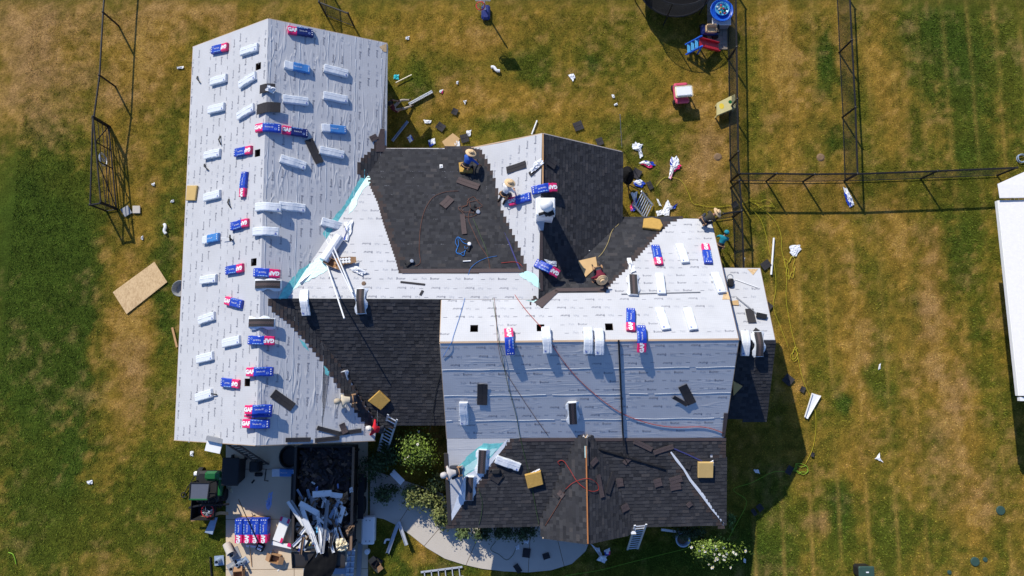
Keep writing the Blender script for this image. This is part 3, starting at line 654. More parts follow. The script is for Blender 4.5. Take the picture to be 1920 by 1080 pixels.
# exposed wood along the ridges and rakes, eave trims
edge(MN.hit(825, 642), MN.hit(1385, 636), .07, .03, 'trim_tan', 'ridge_gap', -.015)
edge(NW.hit(1018, 251), NW.hit(1017.5, 352), .06, .03, 'wood', 'ridge_gap', -.012)
edge(at(1098.5, 836, ZP), at(1102, 1019, ZP), .05, .03, 'wood_red', 'ridge_gap', -.045)
edge(at(1098, 836, ZP), at(1098.4, 858, ZP), .09, .03, 'ice_pale', 'ridge_film', -.035)
for a, b in ((WL.hit(362, 88), WL.hit(503, 35)), (WR.hit(503, 35), WR.hit(725, 81)), (WL.hit(327, 825), WL.hit(480, 835)), (WR.hit(480, 835), WR.hit(702, 826))):
    edge(a, b, .05, .15, 'trim_tan', 'rake_board', .085)
for a, b, m in ((WL.hit(362, 88), WL.hit(327, 825), 'trim_tan'), (WR.hit(725, 81), WR.hit(722.5, 281), 'white'), (CN.hit(722, 278), CN.hit(872, 278), 'trim'), (CS.hit(700, 797), CS.hit(850, 797), 'trim'), (MN.hit(1165, 407), MN.hit(1333, 412), 'trim'), (RN.hit(1361, 503), RN.hit(1425, 503), 'trim'),
                (RS.hit(1380, 785), RS.hit(1436, 785), 'trim'), (LS.hit(845, 985), LS.hit(1020, 985), 'trim'), (LS.hit(1180, 985), LS.hit(1358, 985), 'trim'), (LE.hit(1361, 858), LE.hit(1359.5, 985), 'trim'), (PW.hit(1018.6, 1008.7), PW.hit(1024, 985), 'trim'), (PE.hit(1177, 1003.5), PE.hit(1184, 985), 'trim'), (NE.hit(1165, 284), NE.hit(1166, 407), 'trim')):
    edge(a, b, .05, .17, m, 'fascia_board', .105)
for a, b in ((MN.hit(828, 564), MN.hit(825, 643)), (MS.hit(825, 643), MS.hit(838, 822)), (MN.hit(1333, 411), MN.hit(1385, 637)), (MS.hit(1385, 637), MS.hit(1357, 822)), (NW.hit(1018, 250), NW.hit(870, 280)), (NE.hit(1018, 250), NE.hit(1165, 284)), (RN.hit(1425, 503), RN.hit(1453, 637)), (RS.hit(1453, 637), RS.hit(1436, 785)), (PW.hit(1102, 1020), PW.hit(1018.6, 1008.7)), (PE.hit(1102, 1020), PE.hit(1177, 1003.5))):
    edge(a, b, .05, .14, 'trim_tan' if a.z > 3.6 else 'trim', 'rake_board', .08)
edge(LS.hit(836, 850), LS.hit(843.5, 984), .16, .1, 'gutter', 'gutter', .02)
# bare plywood corners
for pl, rt, pts in ((WR, r_WR, [(711, 88), (724.5, 82), (724.5, 98), (719, 97)]), (RN, r_RN, [(1401, 504.5), (1421, 504.5), (1412, 516)]), (MN, r_MN, [(1357, 548), (1365, 548), (1369, 562), (1354, 562)])):
    sheet(rt, pl, pts, 'osb', 'bare_plywood', .018, .004)
# walls
def wall(pts, m='wall', t=.15):
    """vertical wall piece from (x,y) to (x,y) with sloping or peaked top: pts = [(x,y,ztop),...]"""
    mb = MB(); p0, p1 = Vector(pts[0]), Vector(pts[-1]); d = Vector((p1.x - p0.x, p1.y - p0.y, 0)).normalized(); n = Vector((-d.y, d.x, 0)) * t
    f = [Vector((p0.x, p0.y, -.1))] + [Vector((p[0], p[1], p[2])) for p in pts] + [Vector((p1.x, p1.y, -.1))]
    mb.hexa(f, [p + n for p in f], m); return part(mb, 'wall', house)
def gable_wall(pla, plb, x0, x1, y, xm):   # along x
    wall([(x0, y, pla.z(x0, y) - .06), (xm, y, min(pla.z(xm, y), plb.z(xm, y)) - .06), (x1, y, plb.z(x1, y) - .06)])
def gable_wall_y(pla, plb, y0, y1, x, ym):
    wall([(x, y0, pla.z(x, y0) - .06), (x, ym, min(pla.z(x, ym), plb.z(x, ym)) - .06), (x, y1, plb.z(x, y1) - .06)])
wx0, wx1 = -13.75, -6.05; wy0, wy1 = -2.6, 13.8; xm_ = (W1.x + W2.x) / 2
gable_wall(WL, WR, wx0, wx1, wy1, xm_); gable_wall(WL, WR, wx0, wx1, wy0, xm_)
wall([(wx0, wy0, 2.6), (wx0, wy1, 2.6)]); wall([(wx1, 8.9, 2.5), (wx1, wy1, 2.5)]); wall([(wx1, -2.5, 2.5), (wx1, -1.6, 2.5)])
wall([(wx1, 8.9, CN.z(-5, 8.9) - .06), (-2.3, 8.9, CN.z(-3, 8.9) - .06)])
gable_wall(NW, NE, -2.2, 4.4, 9.0, N1.x + .02); wall([(4.4, 6.0, 2.5), (4.4, 9.0, 2.5)])
wall([(4.5, 5.95, 2.5), (7.95, 5.95, 2.5)]); gable_wall_y(MS, MN, -2.7, 5.95, 7.95, M1.y)
gable_wall_y(RS, RN, -1.6, 3.6, 10.2, R1.y); wall([(8, 3.6, 2.6), (10.2, 3.6, 2.6)]); wall([(8, -1.6, 2.6), (10.2, -1.6, 2.6)])
wall([(wx1, -1.7, CS.z(-5, -1.7) - .06), (-2.5, -1.7, CS.z(-3, -1.7) - .06)], 'brick')
wall([(-2.35, -2.6, MS.z(-2.4, -2.6) - .06), (-2.35, M1.y, M1.z - .1), (-2.35, 2.6, MN.z(-2.4, 2.6) - .06)]); wall([(-2.35, -5.2, 2.6), (-2.35, -2.6, 3.2)], 'brick')
wall([(-2.3, -5.3, 2.6), (8.2, -5.3, 2.6)], 'brick'); wall([(8.2, -5.2, 2.6), (8.2, -2.7, 2.6)])
for x, y in ((1.55, -6.6), (5.0, -6.6)):
    b = MB(); b.box((x, y, 1.2), (.16, .16, 2.5), 'white'); part(b, 'porch_post', house)
b = MB(); b.box((3.28, -6.7, 2.48), (3.6, .12, .16), 'white'); part(b, 'porch_beam', house)
# south facade of the garage wing: doors and windows hidden under the eaves
for x in (-12.3, -8.9):
    b = MB()
    for k in range(4): b.box((x + .6, -2.63, .3 + k * .53), (2.4, .05, .51), 'white')
    part(b, 'garage_door', house)
# chimney
cb = NW.hit(1016, 395); cx, cy = cb.x, cb.y
b0 = at(1005, 371, 5.95); b1 = at(1041, 404, 5.95)
cx, cy = (b0.x + b1.x) / 2, (b0.y + b1.y) / 2; sx, sy = abs(b1.x - b0.x), abs(b0.y - b1.y)
ch = MB(); ch.box((cx, cy, 4.7), (sx - .08, sy - .08, 2.4), 'white'); cho = part(ch, 'chimney', house)
b = MB(); b.rbox((cx, cy, 5.94), (sx, sy, .1), 'white', .03); b.box((cx, cy - sy * .5 - .004, 5.8), (sx * .98, .02, .22), 'alum'); part(b, 'chimney_top', cho)
t = at(1025.5, 384, 6.3); b = MB()
b.lathe([(.13, 5.98), (.13, 6.18)], (t.x, t.y, 0), 'steel', 14); b.lathe([(.25, 6.18), (.25, 6.24), (.22, 6.32), (.12, 6.41), (.001, 6.44)], (t.x, t.y, 0), 'white', 18)
part(b, 'flue_cap', cho, True)
b = MB(); t = at(1025, 402, 6.08); b.tube([(t.x - .3, t.y, 6.07), (t.x - .1, t.y + .05, 6.1), (t.x + .1, t.y - .03, 6.1), (t.x + .28, t.y + .04, 6.07)], .06, 'black_plastic', 7); b.tube([(t.x - .05, t.y - .05, 6.05), (t.x + .25, t.y + .12, 6.12)], .05, 'black_plastic', 6); part(b, 'black_cloth', cho)
b = MB(); p = NW.hit(1014, 421); b.slab([p + Vector(k) for k in ((-.18, .25, .1), (.16, .25, .1), (.1, -.25, .03), (-.1, -.25, .03))], (0, 0, 1), .03, 'steel'); part(b, 'chimney_flashing', cho)
build_grass(380000)
# ---------------------------------------------------------------- shingle bundles
BLN, BW, BH = 1.02, .345, .13
GAF = text_mesh('GAF', .2, .012, 2); TMB = text_mesh('Timberline HD', .085, .0, 1)
def bendz(x, k): return -(math.sqrt(x * x + .15 ** 2) - .15) * k if k else 0.0
_proto = {}
def bundle_meshes(kind, k, flip=False, var=0):
    key = (kind, k, flip, var)
    if key in _proto: return _proto[key]
    rr = random.Random(len(kind) * 31 + int(k * 10) + 7 * var + flip); jt = .004 + .004 * var; sag = .012 * (var - 1); mb = MB(); n = 12
    sec = [(-.172, 0), (-.176, .06), (-.165, .115), (-.14, .13), (.14, .13), (.165, .115), (.176, .06), (.172, 0)]
    rings = []
    for i in range(n + 1):
        x = -BLN / 2 + BLN * i / n; e = 1 if 0 < i < n else .96
        rings.append([(x + rr.uniform(-jt, jt), y * e + rr.uniform(-jt, jt) + sag * math.sin(x * 5), z * (1 if 0 < i < n else .93) * (1 + .05 * var * math.sin(x * 9 + var)) + bendz(x, k) + rr.uniform(-.002, .003)) for y, z in sec])
    mats = {'red': ('wrap_red', 'wrap_blue'), 'navy': ('wrap_red', 'wrap_navy'), 'blue': ('wrap_white', 'wrap_sky'), 'white': ('wrap_white', 'wrap_white'), 'open': ('wrap_white', 'wrap_white')}[kind]
    m_ = len(sec)
    for i in range(n):
        vs = rings[i] + rings[i + 1]; col = mats[0] if i < 4 else mats[1]
        for j in range(m_): 
            c = col
            mb.add([vs[j], vs[(j + 1) % m_], vs[m_ + (j + 1) % m_], vs[m_ + j]], [[0, 1, 2, 3]], c)
    mb.add(rings[0], [list(range(m_))], mats[0]); mb.add(rings[n], [list(range(m_))], mats[1])
    bm_ = [('wrapper', mb.mesh('wrapper'))]
    top = lambda x, y: (x, y + sag * math.sin(x * 5), .1355 + .13 * max(0, .05 * var * math.sin(x * 9 + var)) + bendz(x, k))
    pr = MB(); s = -1 if flip else 1
    if kind in ('red', 'navy'):
        pr.add([top(-.345 + s * a[0] * .95, s * a[1] * 1.05) for a in GAF[0]], GAF[1], 'print_white')
        pr.add([top(.10 + s * a[0] * .62, s * a[1]) for a in TMB[0]], TMB[1], 'print_white')
        for yy in (-.09, 0, .09):
            pr.add([top(.455, yy - .03), top(.48, yy), top(.455, yy + .03), top(.43, yy)], [[0, 1, 2, 3]], 'print_white')
        pr.add([top(.34 + .045 * math.cos(a * .785), -.06 + .045 * math.sin(a * .785)) for a in range(8)] + [top(.34 + .03 * math.cos(a * .785), -.06 + .03 * math.sin(a * .785)) for a in range(8)], [[i, (i + 1) % 8, 8 + (i + 1) % 8, 8 + i] for i in range(8)], 'print_pale')
        for j in range(8):
            a, c = -.15 + j * .055, -.15 + j * .055 + .05
            pr.add([top(a, .118), top(c, .118), top(c, .15), top(a, .15)], [[0, 1, 2, 3]], 'print_pale' if j % 2 else 'wrap_sky')
    elif kind == 'blue':
        pr.add([top(.02 + a[0] * .6, a[1]) for a in TMB[0]], TMB[1], 'print_white')
        for yy in (-.08, 0, .08): pr.add([top(.455, yy - .03), top(.48, yy), top(.455, yy + .03), top(.43, yy)], [[0, 1, 2, 3]], 'print_white')
    elif kind == 'white':
        pr.add([top(.42 + .04 * math.cos(a), -.08 + .04 * math.sin(a)) for a in (0, 2.1, 4.2)], [[0, 1, 2]], 'print_blue')
        pr.add([top(.38, -.12), top(.46, -.12), top(.46, -.105), top(.38, -.105)], [[0, 1, 2, 3]], 'print_blue')
        for j in range(8):
            a = -.48 + j * .12; pr.add([top(a, .02), top(a + .11, .02), top(a + .11, .055), top(a, .055)], [[0, 1, 2, 3]], 'print_white')
    if pr.f: bm_.append(('print', pr.mesh('print')))
    if kind == 'open':
        st = MB()
        for q, (y0, y1) in enumerate(((-.15, -.05), (-.048, .05), (.052, .15))):
            for i in range(10):
                x0, x1 = -.49 + .098 * i, -.49 + .098 * (i + 1)
                z0, z1 = bendz(x0, k), bendz(x1, k); h = .128 + .004 * (q % 2)
                st.hexa([(x0, y0, z0 + .12), (x1, y0, z1 + .12), (x1, y1, z1 + .12), (x0, y1, z0 + .12)], [(x0, y0, z0 + h + .012), (x1, y0, z1 + h + .012), (x1, y1, z1 + h + .012), (x0, y1, z0 + h + .012)], 'shingle_loose' if q != 1 else 'shingle_brown')
        bm_.append(('shingle_stack', st.mesh('shingle_stack')))
        fl = MB()
        for sgn in (-1, 1):
            ww = [max(.012, .055 + .05 * math.sin(i * .9 + sgn) + rr.uniform(-.02, .02)) for i in range(13)]
            pts = [(-.52 + 1.04 * i / 12, ww[i]) for i in range(13)]
            for i in range(12):
                (x0, a), (x1, b) = pts[i], pts[i + 1]
                fl.hexa([(x0, sgn * .165, bendz(x0, k) + .1), (x1, sgn * .165, bendz(x1, k) + .1), (x1, sgn * (.17 + b), bendz(x1, k) + .05 - b * .3), (x0, sgn * (.17 + a), bendz(x0, k) + .05 - a * .3)],
                        [(x0, sgn * .167, bendz(x0, k) + .106), (x1, sgn * .167, bendz(x1, k) + .106), (x1, sgn * (.173 + b), bendz(x1, k) + .056 - b * .3), (x0, sgn * (.173 + a), bendz(x0, k) + .056 - a * .3)], 'wrap_white')
        bm_.append(('torn_wrapper', fl.mesh('torn_wrapper')))
    _proto[key] = bm_; return bm_
def put_bundle(kind, loc, xd, n, label, k=0, flip=False, scale=1):
    xd = (xd - n * xd.dot(n)).normalized(); yd = n.cross(xd)
    e = bpy.data.objects.new('shingle_bundle', None); COL.objects.link(e); e.empty_display_size = .2
    mtx = Matrix((xd, yd, n)).transposed().to_4x4(); mtx.translation = loc; e.matrix_world = mtx
    props(e, label, 'shingle bundle', 'bundles of roof shingles set out on the job')
    for nm, me in bundle_meshes(kind, k, flip, random.randrange(3) if kind != 'open' else 0):
        o = bpy.data.objects.new(nm, me); COL.objects.link(o); o.parent = e
    return e
def flat(kind, plane, A, B, label, flip=False, lift=.012):
    pl = PL[plane]; a, b = pl.hit(*A, .13), pl.hit(*B, .13)
    return put_bundle(kind, (a + b) / 2 - pl.n * (.13 - lift), b - a, pl.n, label, 0, flip)
def ridge(kind, z, C, dirv, label, k=.42, flip=False, tilt=0):
    p = at(*C, z + .1); p.z = z + .014
    n = Vector((0, 0, 1))
    return put_bundle(kind, p, Vector(dirv), n, label, k, flip)
SW = 'on the sunny left slope of the long roof'; SE = 'on the creased right slope of the long roof'
flat('red', 'WL', (424, 86), (396, 94), 'blue bundle with red end at the top corner of the left slope')
flat('white', 'WL', (450, 97), (481, 87), 'plain white bundle beside the first red-ended bundle, above a vent hole')
flat('white', 'WL', (393, 154), (423, 144), 'plain white bundle in the second row, nearest the left eave')
flat('white', 'WL', (447, 158), (477, 141), 'plain white bundle lying skewed just below the topmost vent hole')
flat('white', 'WL', (389, 207), (419, 198), 'plain white bundle in the third row, nearest the left eave')
flat('white', 'WL', (444, 217), (473, 201), 'plain white bundle lying skewed left of the bent shingle on the ridge')
flat('white', 'WL', (381, 291), (411, 286), 'plain white bundle beside a red-ended bundle near the second vent hole')
flat('red', 'WL', (469, 280), (439, 286), 'blue and red bundle just left of the second vent hole')
flat('red', 'WL', (452, 368), (457, 322), 'blue and red bundle turned lengthwise down the slope', True)
flat('white', 'WL', (381, 371), (411, 362), 'plain white dusty bundle beside the tan pad on the left eave')
flat('red', 'WL', (463, 417), (432, 424), 'blue and red bundle below the lengthwise one on the left slope')
flat('blue', 'WL', (378, 450), (409, 444), 'light blue bundle with white end on the sunny left slope')
flat('red', 'WL', (453, 501), (423, 508), 'blue and red bundle left of the third vent hole')
flat('white', 'WL', (373, 525), (404, 522), 'plain white bundle level with the third vent hole')
flat('red', 'WL', (421, 563), (452, 571), 'blue bundle with red end pointing to the left eave, below the third vent hole')
flat('white', 'WL', (370, 601), (401, 592), 'plain white bundle below the left-pointing red bundle')
flat('white', 'WL', (416, 645), (448, 636), 'plain white bundle beside the right-pointing ridge bundle, in from the eave')
flat('white', 'WL', (367, 675), (398, 666), 'plain white bundle near the left eave, second from the bottom')
flat('red', 'WL', (446, 721), (414, 716), 'blue and red bundle left of the lowest vent hole')
flat('white', 'WL', (365, 747), (396, 736), 'plain white bundle at the bottom left of the long roof')
flat('navy', 'WR', (540, 54), (588, 62), 'dark blue bundle with red end at the top of the right slope')
flat('blue', 'WR', (532, 119), (583, 131), 'light blue bundle with white end on the creased right slope, near the ridge')
flat('white', 'WR', (607, 126), (654, 138), 'plain white bundle in the top row of the right slope')
flat('white', 'WR', (530, 184), (579, 190), 'plain white bundle below the light blue one, near the ridge')
flat('white', 'WR', (606, 178), (653, 186), 'plain white bundle in the second row, toward the right eave')
flat('navy', 'WR', (529, 242), (578, 250), 'dark blue bundle with red end touching the topmost ridge bundle')
flat('blue', 'WR', (603, 239), (650, 243), 'light blue bundle with white end toward the right eave')
flat('white', 'WR', (525, 295), (575, 312), 'plain white bundle lying skewed beside a loose dark shingle')
flat('white', 'WR', (599, 280), (646, 290), 'plain white bundle right of the loose slanted shingle')
flat('white', 'WR', (523, 384), (573, 391), 'plain white bundle touching the end of a white ridge bundle')
flat('white', 'WR', (605, 414), (648, 427), 'torn white bundle at the valley with its wrapper trailing')
ridge('red', ZW, (500, 238), (1, .02, 0), 'topmost blue and red bundle bent over the long ridge')
ridge('white', ZW, (500, 387), (1, 0, 0), 'white bundle bent over the ridge with another at its end')
ridge('white', ZW, (495.5, 433), (1, 0, 0), 'lone white bundle bent over the ridge above the third vent hole')
ridge('red', ZW, (497, 511), (-1, .03, 0), 'blue and red bundle bent over the ridge, right above a bare dark one', flip=False)
ridge('open', ZW, (500, 533), (1, 0, 0), 'bare dark bundle on the ridge directly below a blue and red one')
ridge('open', ZW, (488, 605), (1, 0, 0), 'bare dark bundle with ragged white wrapper alone on the ridge')
ridge('red', ZW, (487, 638), (-1, .03, 0), 'blue and red bundle on the ridge where the shingle stairs begin')
ridge('red', ZW, (484, 697), (1, 0, 0), 'blue and red bundle on the ridge beside the lowest vent hole')
ridge('red', ZW, (481, 774), (1, 0, 0), 'lower of two stacked blue and red ridge bundles')
ridge('red', ZW + .14, (481.5, 768), (1, 0, 0), 'upper of two stacked blue and red ridge bundles')
ridge('red', ZW, (477, 795), (1, 0, 0), 'lowest blue and red bundle on the long ridge')
ridge('white', ZC, (570, 567), (.08, -1, 0), 'white bundle bent over the short ridge next to the valley')
ridge('open', ZC, (675.5, 564), (.05, -1, 0), 'unwrapped dark bundle over the short ridge beside white poles')
flat('open', 'CS', (640, 700), (652, 737), 'opened bundle with white wrapper beside the man in cream')
flat('red', 'NW', (952, 379), (995, 367), 'blue and red bundle beside the worker in white near the chimney')
ridge('red', ZN, (1021, 352), (-1, -.12, 0), 'blue and red bundle bent over the small ridge above the chimney')
ridge('red', ZN, (1026, 502), (-1, .55, 0), 'blue and red bundle bent over the small ridge below the chimney')
flat('red', 'MN', (1236.4, 494), (1229, 459), 'blue bundle with red lower end right of the shingle stairs')
flat('white', 'MN', (1274, 455), (1286, 492), 'plain white bundle between two red-ended ones on the main roof')
flat('red', 'MN', (1323, 457), (1329, 492), 'blue bundle with red upper end near the right rake', True)
flat('open', 'MN', (1187, 515), (1189, 551), 'opened dark bundle with torn white wrapper on the main roof')
flat('white', 'MN', (1236, 512), (1242, 549), 'plain white bundle in the middle row of the main roof')
flat('white', 'MN', (1341, 510), (1354, 547), 'plain white bundle at the right rake of the main roof')
flat('red', 'MN', (1183.5, 618), (1182.5, 578), 'blue bundle with red lower end in the lower row of the main roof')
flat('white', 'MN', (1236, 576), (1250, 616), 'plain white bundle in the lower row, right of a red-ended one')
flat('white', 'MN', (1288, 576), (1302, 617), 'plain white bundle in the lower row, rightmost')
ridge('red', ZM, (955, 640), (.1, -1, 0), 'leftmost bundle on the main ridge, blue with red top')
ridge('white', ZM, (1025.6, 637), (.05, -1, 0), 'single white bundle on the main ridge beside a vent hole')
ridge('white', ZM, (1103.5, 638), (0, -1, 0), 'left one of a pair of white bundles on the main ridge')
ridge('white', ZM, (1124.5, 640), (.02, -1, 0), 'right one of a pair of white bundles on the main ridge')
ridge('red', ZM, (1204, 635), (0, 1, 0), 'rightmost bundle on the main ridge, blue with red foot')
ridge('white', ZR, (1399, 643), (0, -1, 0), 'white bundle over the low ridge of the right wing')
ridge('open', ZR, (1424, 645), (.03, -1, 0), 'unwrapped brown bundle over the low ridge of the right wing')
flat('white', 'MS', (869, 756), (870, 797), 'single white bundle on the shaded front slope')
flat('open', 'MS', (1073, 756), (1075, 795), 'torn open bundle in the middle of the shaded front slope')
flat('white', 'LS', (930, 861), (974, 878), 'white bundle on the dark front roof beside the turquoise film')
flat('open', 'LS', (905, 845), (902, 887), 'opened dark bundle lying across the turquoise film')
flat('open', 'LS', (881, 896), (879, 937), 'opened dark bundle on the white film by the front corner')
# the pallet stack on the driveway and a bundle in the shade
gz = .035
b0 = at(470, 996, .6)
tpal = thing('wooden_pallet', 'wooden pallet under the stack of bundles on the driveway', 'pallet', (b0.x, b0.y, gz))
for k in range(5): mb = MB(); mb.box((b0.x - .56 + k * .28, b0.y, gz + .12), (.12, 1.05, .02), 'wood'); part(mb, 'slat', tpal)
for k in range(3): mb = MB(); mb.box((b0.x, b0.y - .48 + k * .48, gz + .055), (1.3, .09, .11), 'wood'); part(mb, 'runner', tpal)
for lay in range(3):
    for c in range(4):
        put_bundle('red', Vector((b0.x - .54 + c * .36 + random.uniform(-.008, .008), b0.y + random.uniform(-.008, .008), gz + .132 + lay * .134)), Vector((0, 1, 0)), Vector((0, 0, 1)),
                   '%s column on the driveway pallet, %s' % (('leftmost', 'second', 'third', 'rightmost')[c], ('bottom bundle', 'middle bundle', 'top bundle')[lay]))
p = at(532, 886, .1); put_bundle('blue', Vector((p.x, p.y, .036)), Vector((1, .03, 0)), Vector((0, 0, 1)), 'light blue bundle lying in the shade on the driveway')
# ---------------------------------------------------------------- loose shingles, pads, boards on the roof and lawn
def top_plane(x, y): return max((LS, min((PW, PE), key=lambda p: p.hit(x, y).z)), key=lambda p: p.hit(x, y).z)
def loose(plane, A, B, wpx, label, m='shingle_loose', lift=.03, group='loose shingles lying about', th=.008, curl=.02, name='loose_shingle', cat='shingle'):
    pl = PL[plane] if plane != 'F' else top_plane((A[0] + B[0]) / 2, (A[1] + B[1]) / 2); a, b = pl.hit(*A), pl.hit(*B); x = (b - a); ln = x.length; x.normalize(); y = pl.n.cross(x).normalized(); c = (a + b) / 2
    hw = wpx / 2; mb = MB(); n = 4
    lines = [-hw, -hw * .05, hw * .05, hw]
    for j, (y0, y1) in enumerate(((-hw, -hw * .04), (-hw * .04, hw * .04), (hw * .04, hw))):
        for i in range(n):
            x0, x1 = -ln / 2 + ln * i / n, -ln / 2 + ln * (i + 1) / n
            f = lambda xx, yy: c + x * xx + y * yy + pl.n * (lift + curl * (2 * xx / ln) ** 2)
            q = [f(x0, y0), f(x1, y0), f(x1, y1), f(x0, y1)]; h = th + (.004 if j == 2 else 0) - (.004 if j == 1 else 0)
            mb.hexa(q, [v_ + pl.n * h for v_ in q], m)
    return lone(mb, name, label, cat, c, group)
B_ = 'shingle_brown'
loose('WR', (578, 262), (599, 306), .36, 'full dark shingle lying slanted on the creased slope')
loose('WR', (511, 737), (549, 764), .36, 'full dark shingle lying skewed near the lower end of the ridge')
loose('WR', (594, 802), (636, 813), .17, 'narrow dark strip near the bottom eave, left of a crossing pair')
loose('WR', (634, 813), (677, 807), .17, 'narrow dark strip near the bottom eave, under the cut piece')
loose('WR', (640, 794), (647, 812), .24, 'small cut piece standing skewed between two dark strips', B_, lift=.05)
loose('WR', (535, 825), (582, 824), .17, 'dark strip flush along the bottom eave, left one')
loose('WR', (590, 826), (636, 821), .18, 'dark strip flush along the bottom eave, right one')
loose('WR', (694, 262), (706, 256), .25, 'small dark diamond piece beside the upper eave', B_)
loose('WR', (680, 352), (688, 358), .28, 'dark scrap on the turquoise film', lift=.03)
loose('MS', (905, 719), (904, 758), .4, 'full dark shingle standing upright on the shaded front slope')
loose('MS', (1279, 722), (1297, 756), .36, 'long dark shingle of the crossed pair on the shaded slope')
loose('MS', (1262, 743), (1288, 758), .16, 'thin dark strip of the crossed pair on the shaded slope', lift=.045)
loose('NW', (951, 320), (987, 308), .3, 'dark shingle with a notch beside the hat of the worker in white')
loose('NW', (994, 328), (1016, 308), .2, 'thin dark strip under the crumpled white paper')
loose('NE', (1022, 298), (1040, 312), .35, 'dark shingle lying over the small ridge', lift=.06)
loose('CN', (858, 338), (898, 352), .3, 'brown shingle below the worker in blue', B_, lift=.045)
loose('CN', (830, 388), (846, 372), .36, 'brown square piece in the middle of the dark roof', B_, lift=.045)
loose('CN', (867, 403), (871, 440), .2, 'faint brown strip lying along the dark roof', B_, lift=.04)
loose('CN', (751, 529), (797, 534), .08, 'thin dark strip on the white felt, upper one', lift=.02, curl=0)
loose('CN', (788, 554), (793, 545), .1, 'tiny dark cut-off on the white felt', lift=.02, curl=0)
loose('MN', (949, 518), (974, 547), .32, 'brown shingle with a seam on the white felt', B_, lift=.025)
loose('RN', (1404, 580), (1410, 606), .34, 'dark shingle on the low right roof under the pole')
loose('RN', (1412, 628), (1420, 618), .2, 'small dark piece at the low right ridge')
loose('RN', (1392, 630), (1400, 622), .2, 'dark piece peeking out beside the white ridge bundle')
PB = [((1188, 826), (1222, 842), .2, 'long brown strip under the black pole, left arm of the V'), ((1225, 848), (1262, 836), .2, 'long brown strip, right arm of the V'), ((1137, 925), (1153, 880), .26, 'long brown shingle beside the porch gable'), ((1156, 905), (1168, 903), .34, 'square brown piece right of the porch gable'), ((1120, 890), (1128, 932), .2, 'brown strip lying down the porch gable side'), ((1226, 906), (1240, 902), .34, 'brown piece left of the cluster near the hip'), ((1255, 902), (1278, 895), .3, 'upper brown piece of the cluster near the hip'), ((1256, 914), (1276, 910), .26, 'lower brown piece of the cluster near the hip'), ((1164, 955), (1182, 946), .28, 'brown piece low beside the porch valley'), ((1288, 878), (1292, 868), .22, 'small brown scrap between hip line and pad'), ((1288, 948), (1296, 942), .2, 'small brown scrap near the front eave'), ((1043, 930), (1058, 912), .3, 'brown piece left of the porch gable'), ((1050, 930), (1056, 922), .28, 'thick brown tab left of the porch gable'), ((922, 890), (938, 900), .34, 'brown piece in the black tool bag loops'), ((1107, 872), (1118, 860), .22, 'brown piece beside the porch ridge top'), ((1170, 868), (1180, 858), .2, 'grey brown scrap along the black pole')]
for A, B, wd, lb in PB: loose('F', A, B, wd, lb, B_ if random.random() < .8 else 'shingle_loose', lift=.05, curl=.015)
LG = [((1015, 255 + 0), 0)]
for A, B, wd, lb in [((1374, 380), (1380, 388), .3, 'dark scrap shingle in the grass by the fence foot'), ((820, 234), (833, 243), .35, 'dark shingle scrap on dry grass above the dark roof'), ((848, 208), (858, 212), .3, 'small round dark scrap on the dry grass'), ((864, 262), (878, 258), .4, 'dark shingle scrap left of the worker in blue'), ((1076, 240), (1092, 234), .42, 'dark shingle scrap on grass above the small gable'), ((1118, 268), (1130, 264), .35, 'dark shingle scrap at the gable edge'), ((1186, 322), (1200, 330), .45, 'dark shingle on grass beside the blue wrapper'), ((1214, 350), (1222, 346), .4, 'dark shingle scrap near the folding table'), ((1442, 492), (1428, 502), .36, 'dark shingle by the top corner of the right wing'), ((1470, 706), (1484, 718), .42, 'dark shingle on the grass right of the wing'), ((1500, 728), (1508, 732), .26, 'small dark shingle beside the white gutter piece'), ((1474, 878), (1484, 884), .38, 'dark shingle at the shadow edge by the yellow cord'), ((1522, 856), (1524, 848), .14, 'narrow dark scrap beside the lime cord'), ((1420, 955), (1428, 948), .3, 'dark scrap at the lower shadow edge'), ((1410, 962), (1416, 958), .3, 'dark scrap in the lower shade edge'), ((1434, 572), (1444, 580), .4, 'dark scrap in the grass near the low right eave'), ((980, 1035), (994, 1037), .4, 'dark shingle on the porch path in shade'), ((1018, 1044), (1030, 1040), .26, 'dark shingle right of another on the porch path'), ((966, 1058), (975, 1072), .24, 'dark shingle at the lower edge of the path'), ((700, 1050), (715, 1058), .38, 'brown scrap on grass beside the trailer'), ((474, 970), (480, 966), .12, 'dark sliver on the driveway')]:
    loose('G', A, B, wd, lb, 'shingle_loose', lift=.04, curl=.03)
def pad(plane, poly, label, m='foam', th=.1, name='foam_pad', cat='foam pad', group='foam kneeling pads on the roof', lift=.03):
    pl = PL[plane]; q = [pl.hit(*p, th) - pl.n * (th - lift) for p in poly]; c = sum(q, Vector()) / len(q)
    mb = MB(); mb.hexa([p for p in q], [p + pl.n * th * .8 for p in q], m); i = len(mb.f)
    s = [c + pl.n * th * .8 + (p - c) * 1.0 for p in q]; mb.hexa([p for p in s], [c + pl.n * th * .8 + (p - c) * .94 + pl.n * th * .2 for p in q], m)
    return lone(mb, name, label, cat, c, group)
pad('WL', [(351, 348), (370, 348), (366, 376), (349, 376)], 'tan pad on the left eave of the long roof', 'foam_pale', .08)
pad('CS', [(690, 752), (711, 733), (731, 752), (714, 769)], 'tan pad lying diamond-wise on the dark valley roof', th=.12)
pad('MN', [(1207, 410), (1222, 408), (1238, 412), (1243, 423), (1238, 431), (1205, 427)], 'brown foam pad with ragged edge at the top eave', th=.12)
pad('LS', [(984, 891), (1014, 883), (1019, 908), (990, 916)], 'bright mustard foam pad on the dark front roof', th=.14)
pad('LE', [(1309, 867), (1338, 867), (1337, 896), (1309, 896)], 'pale tan foam pad on the right hip', 'foam_pale', .13)
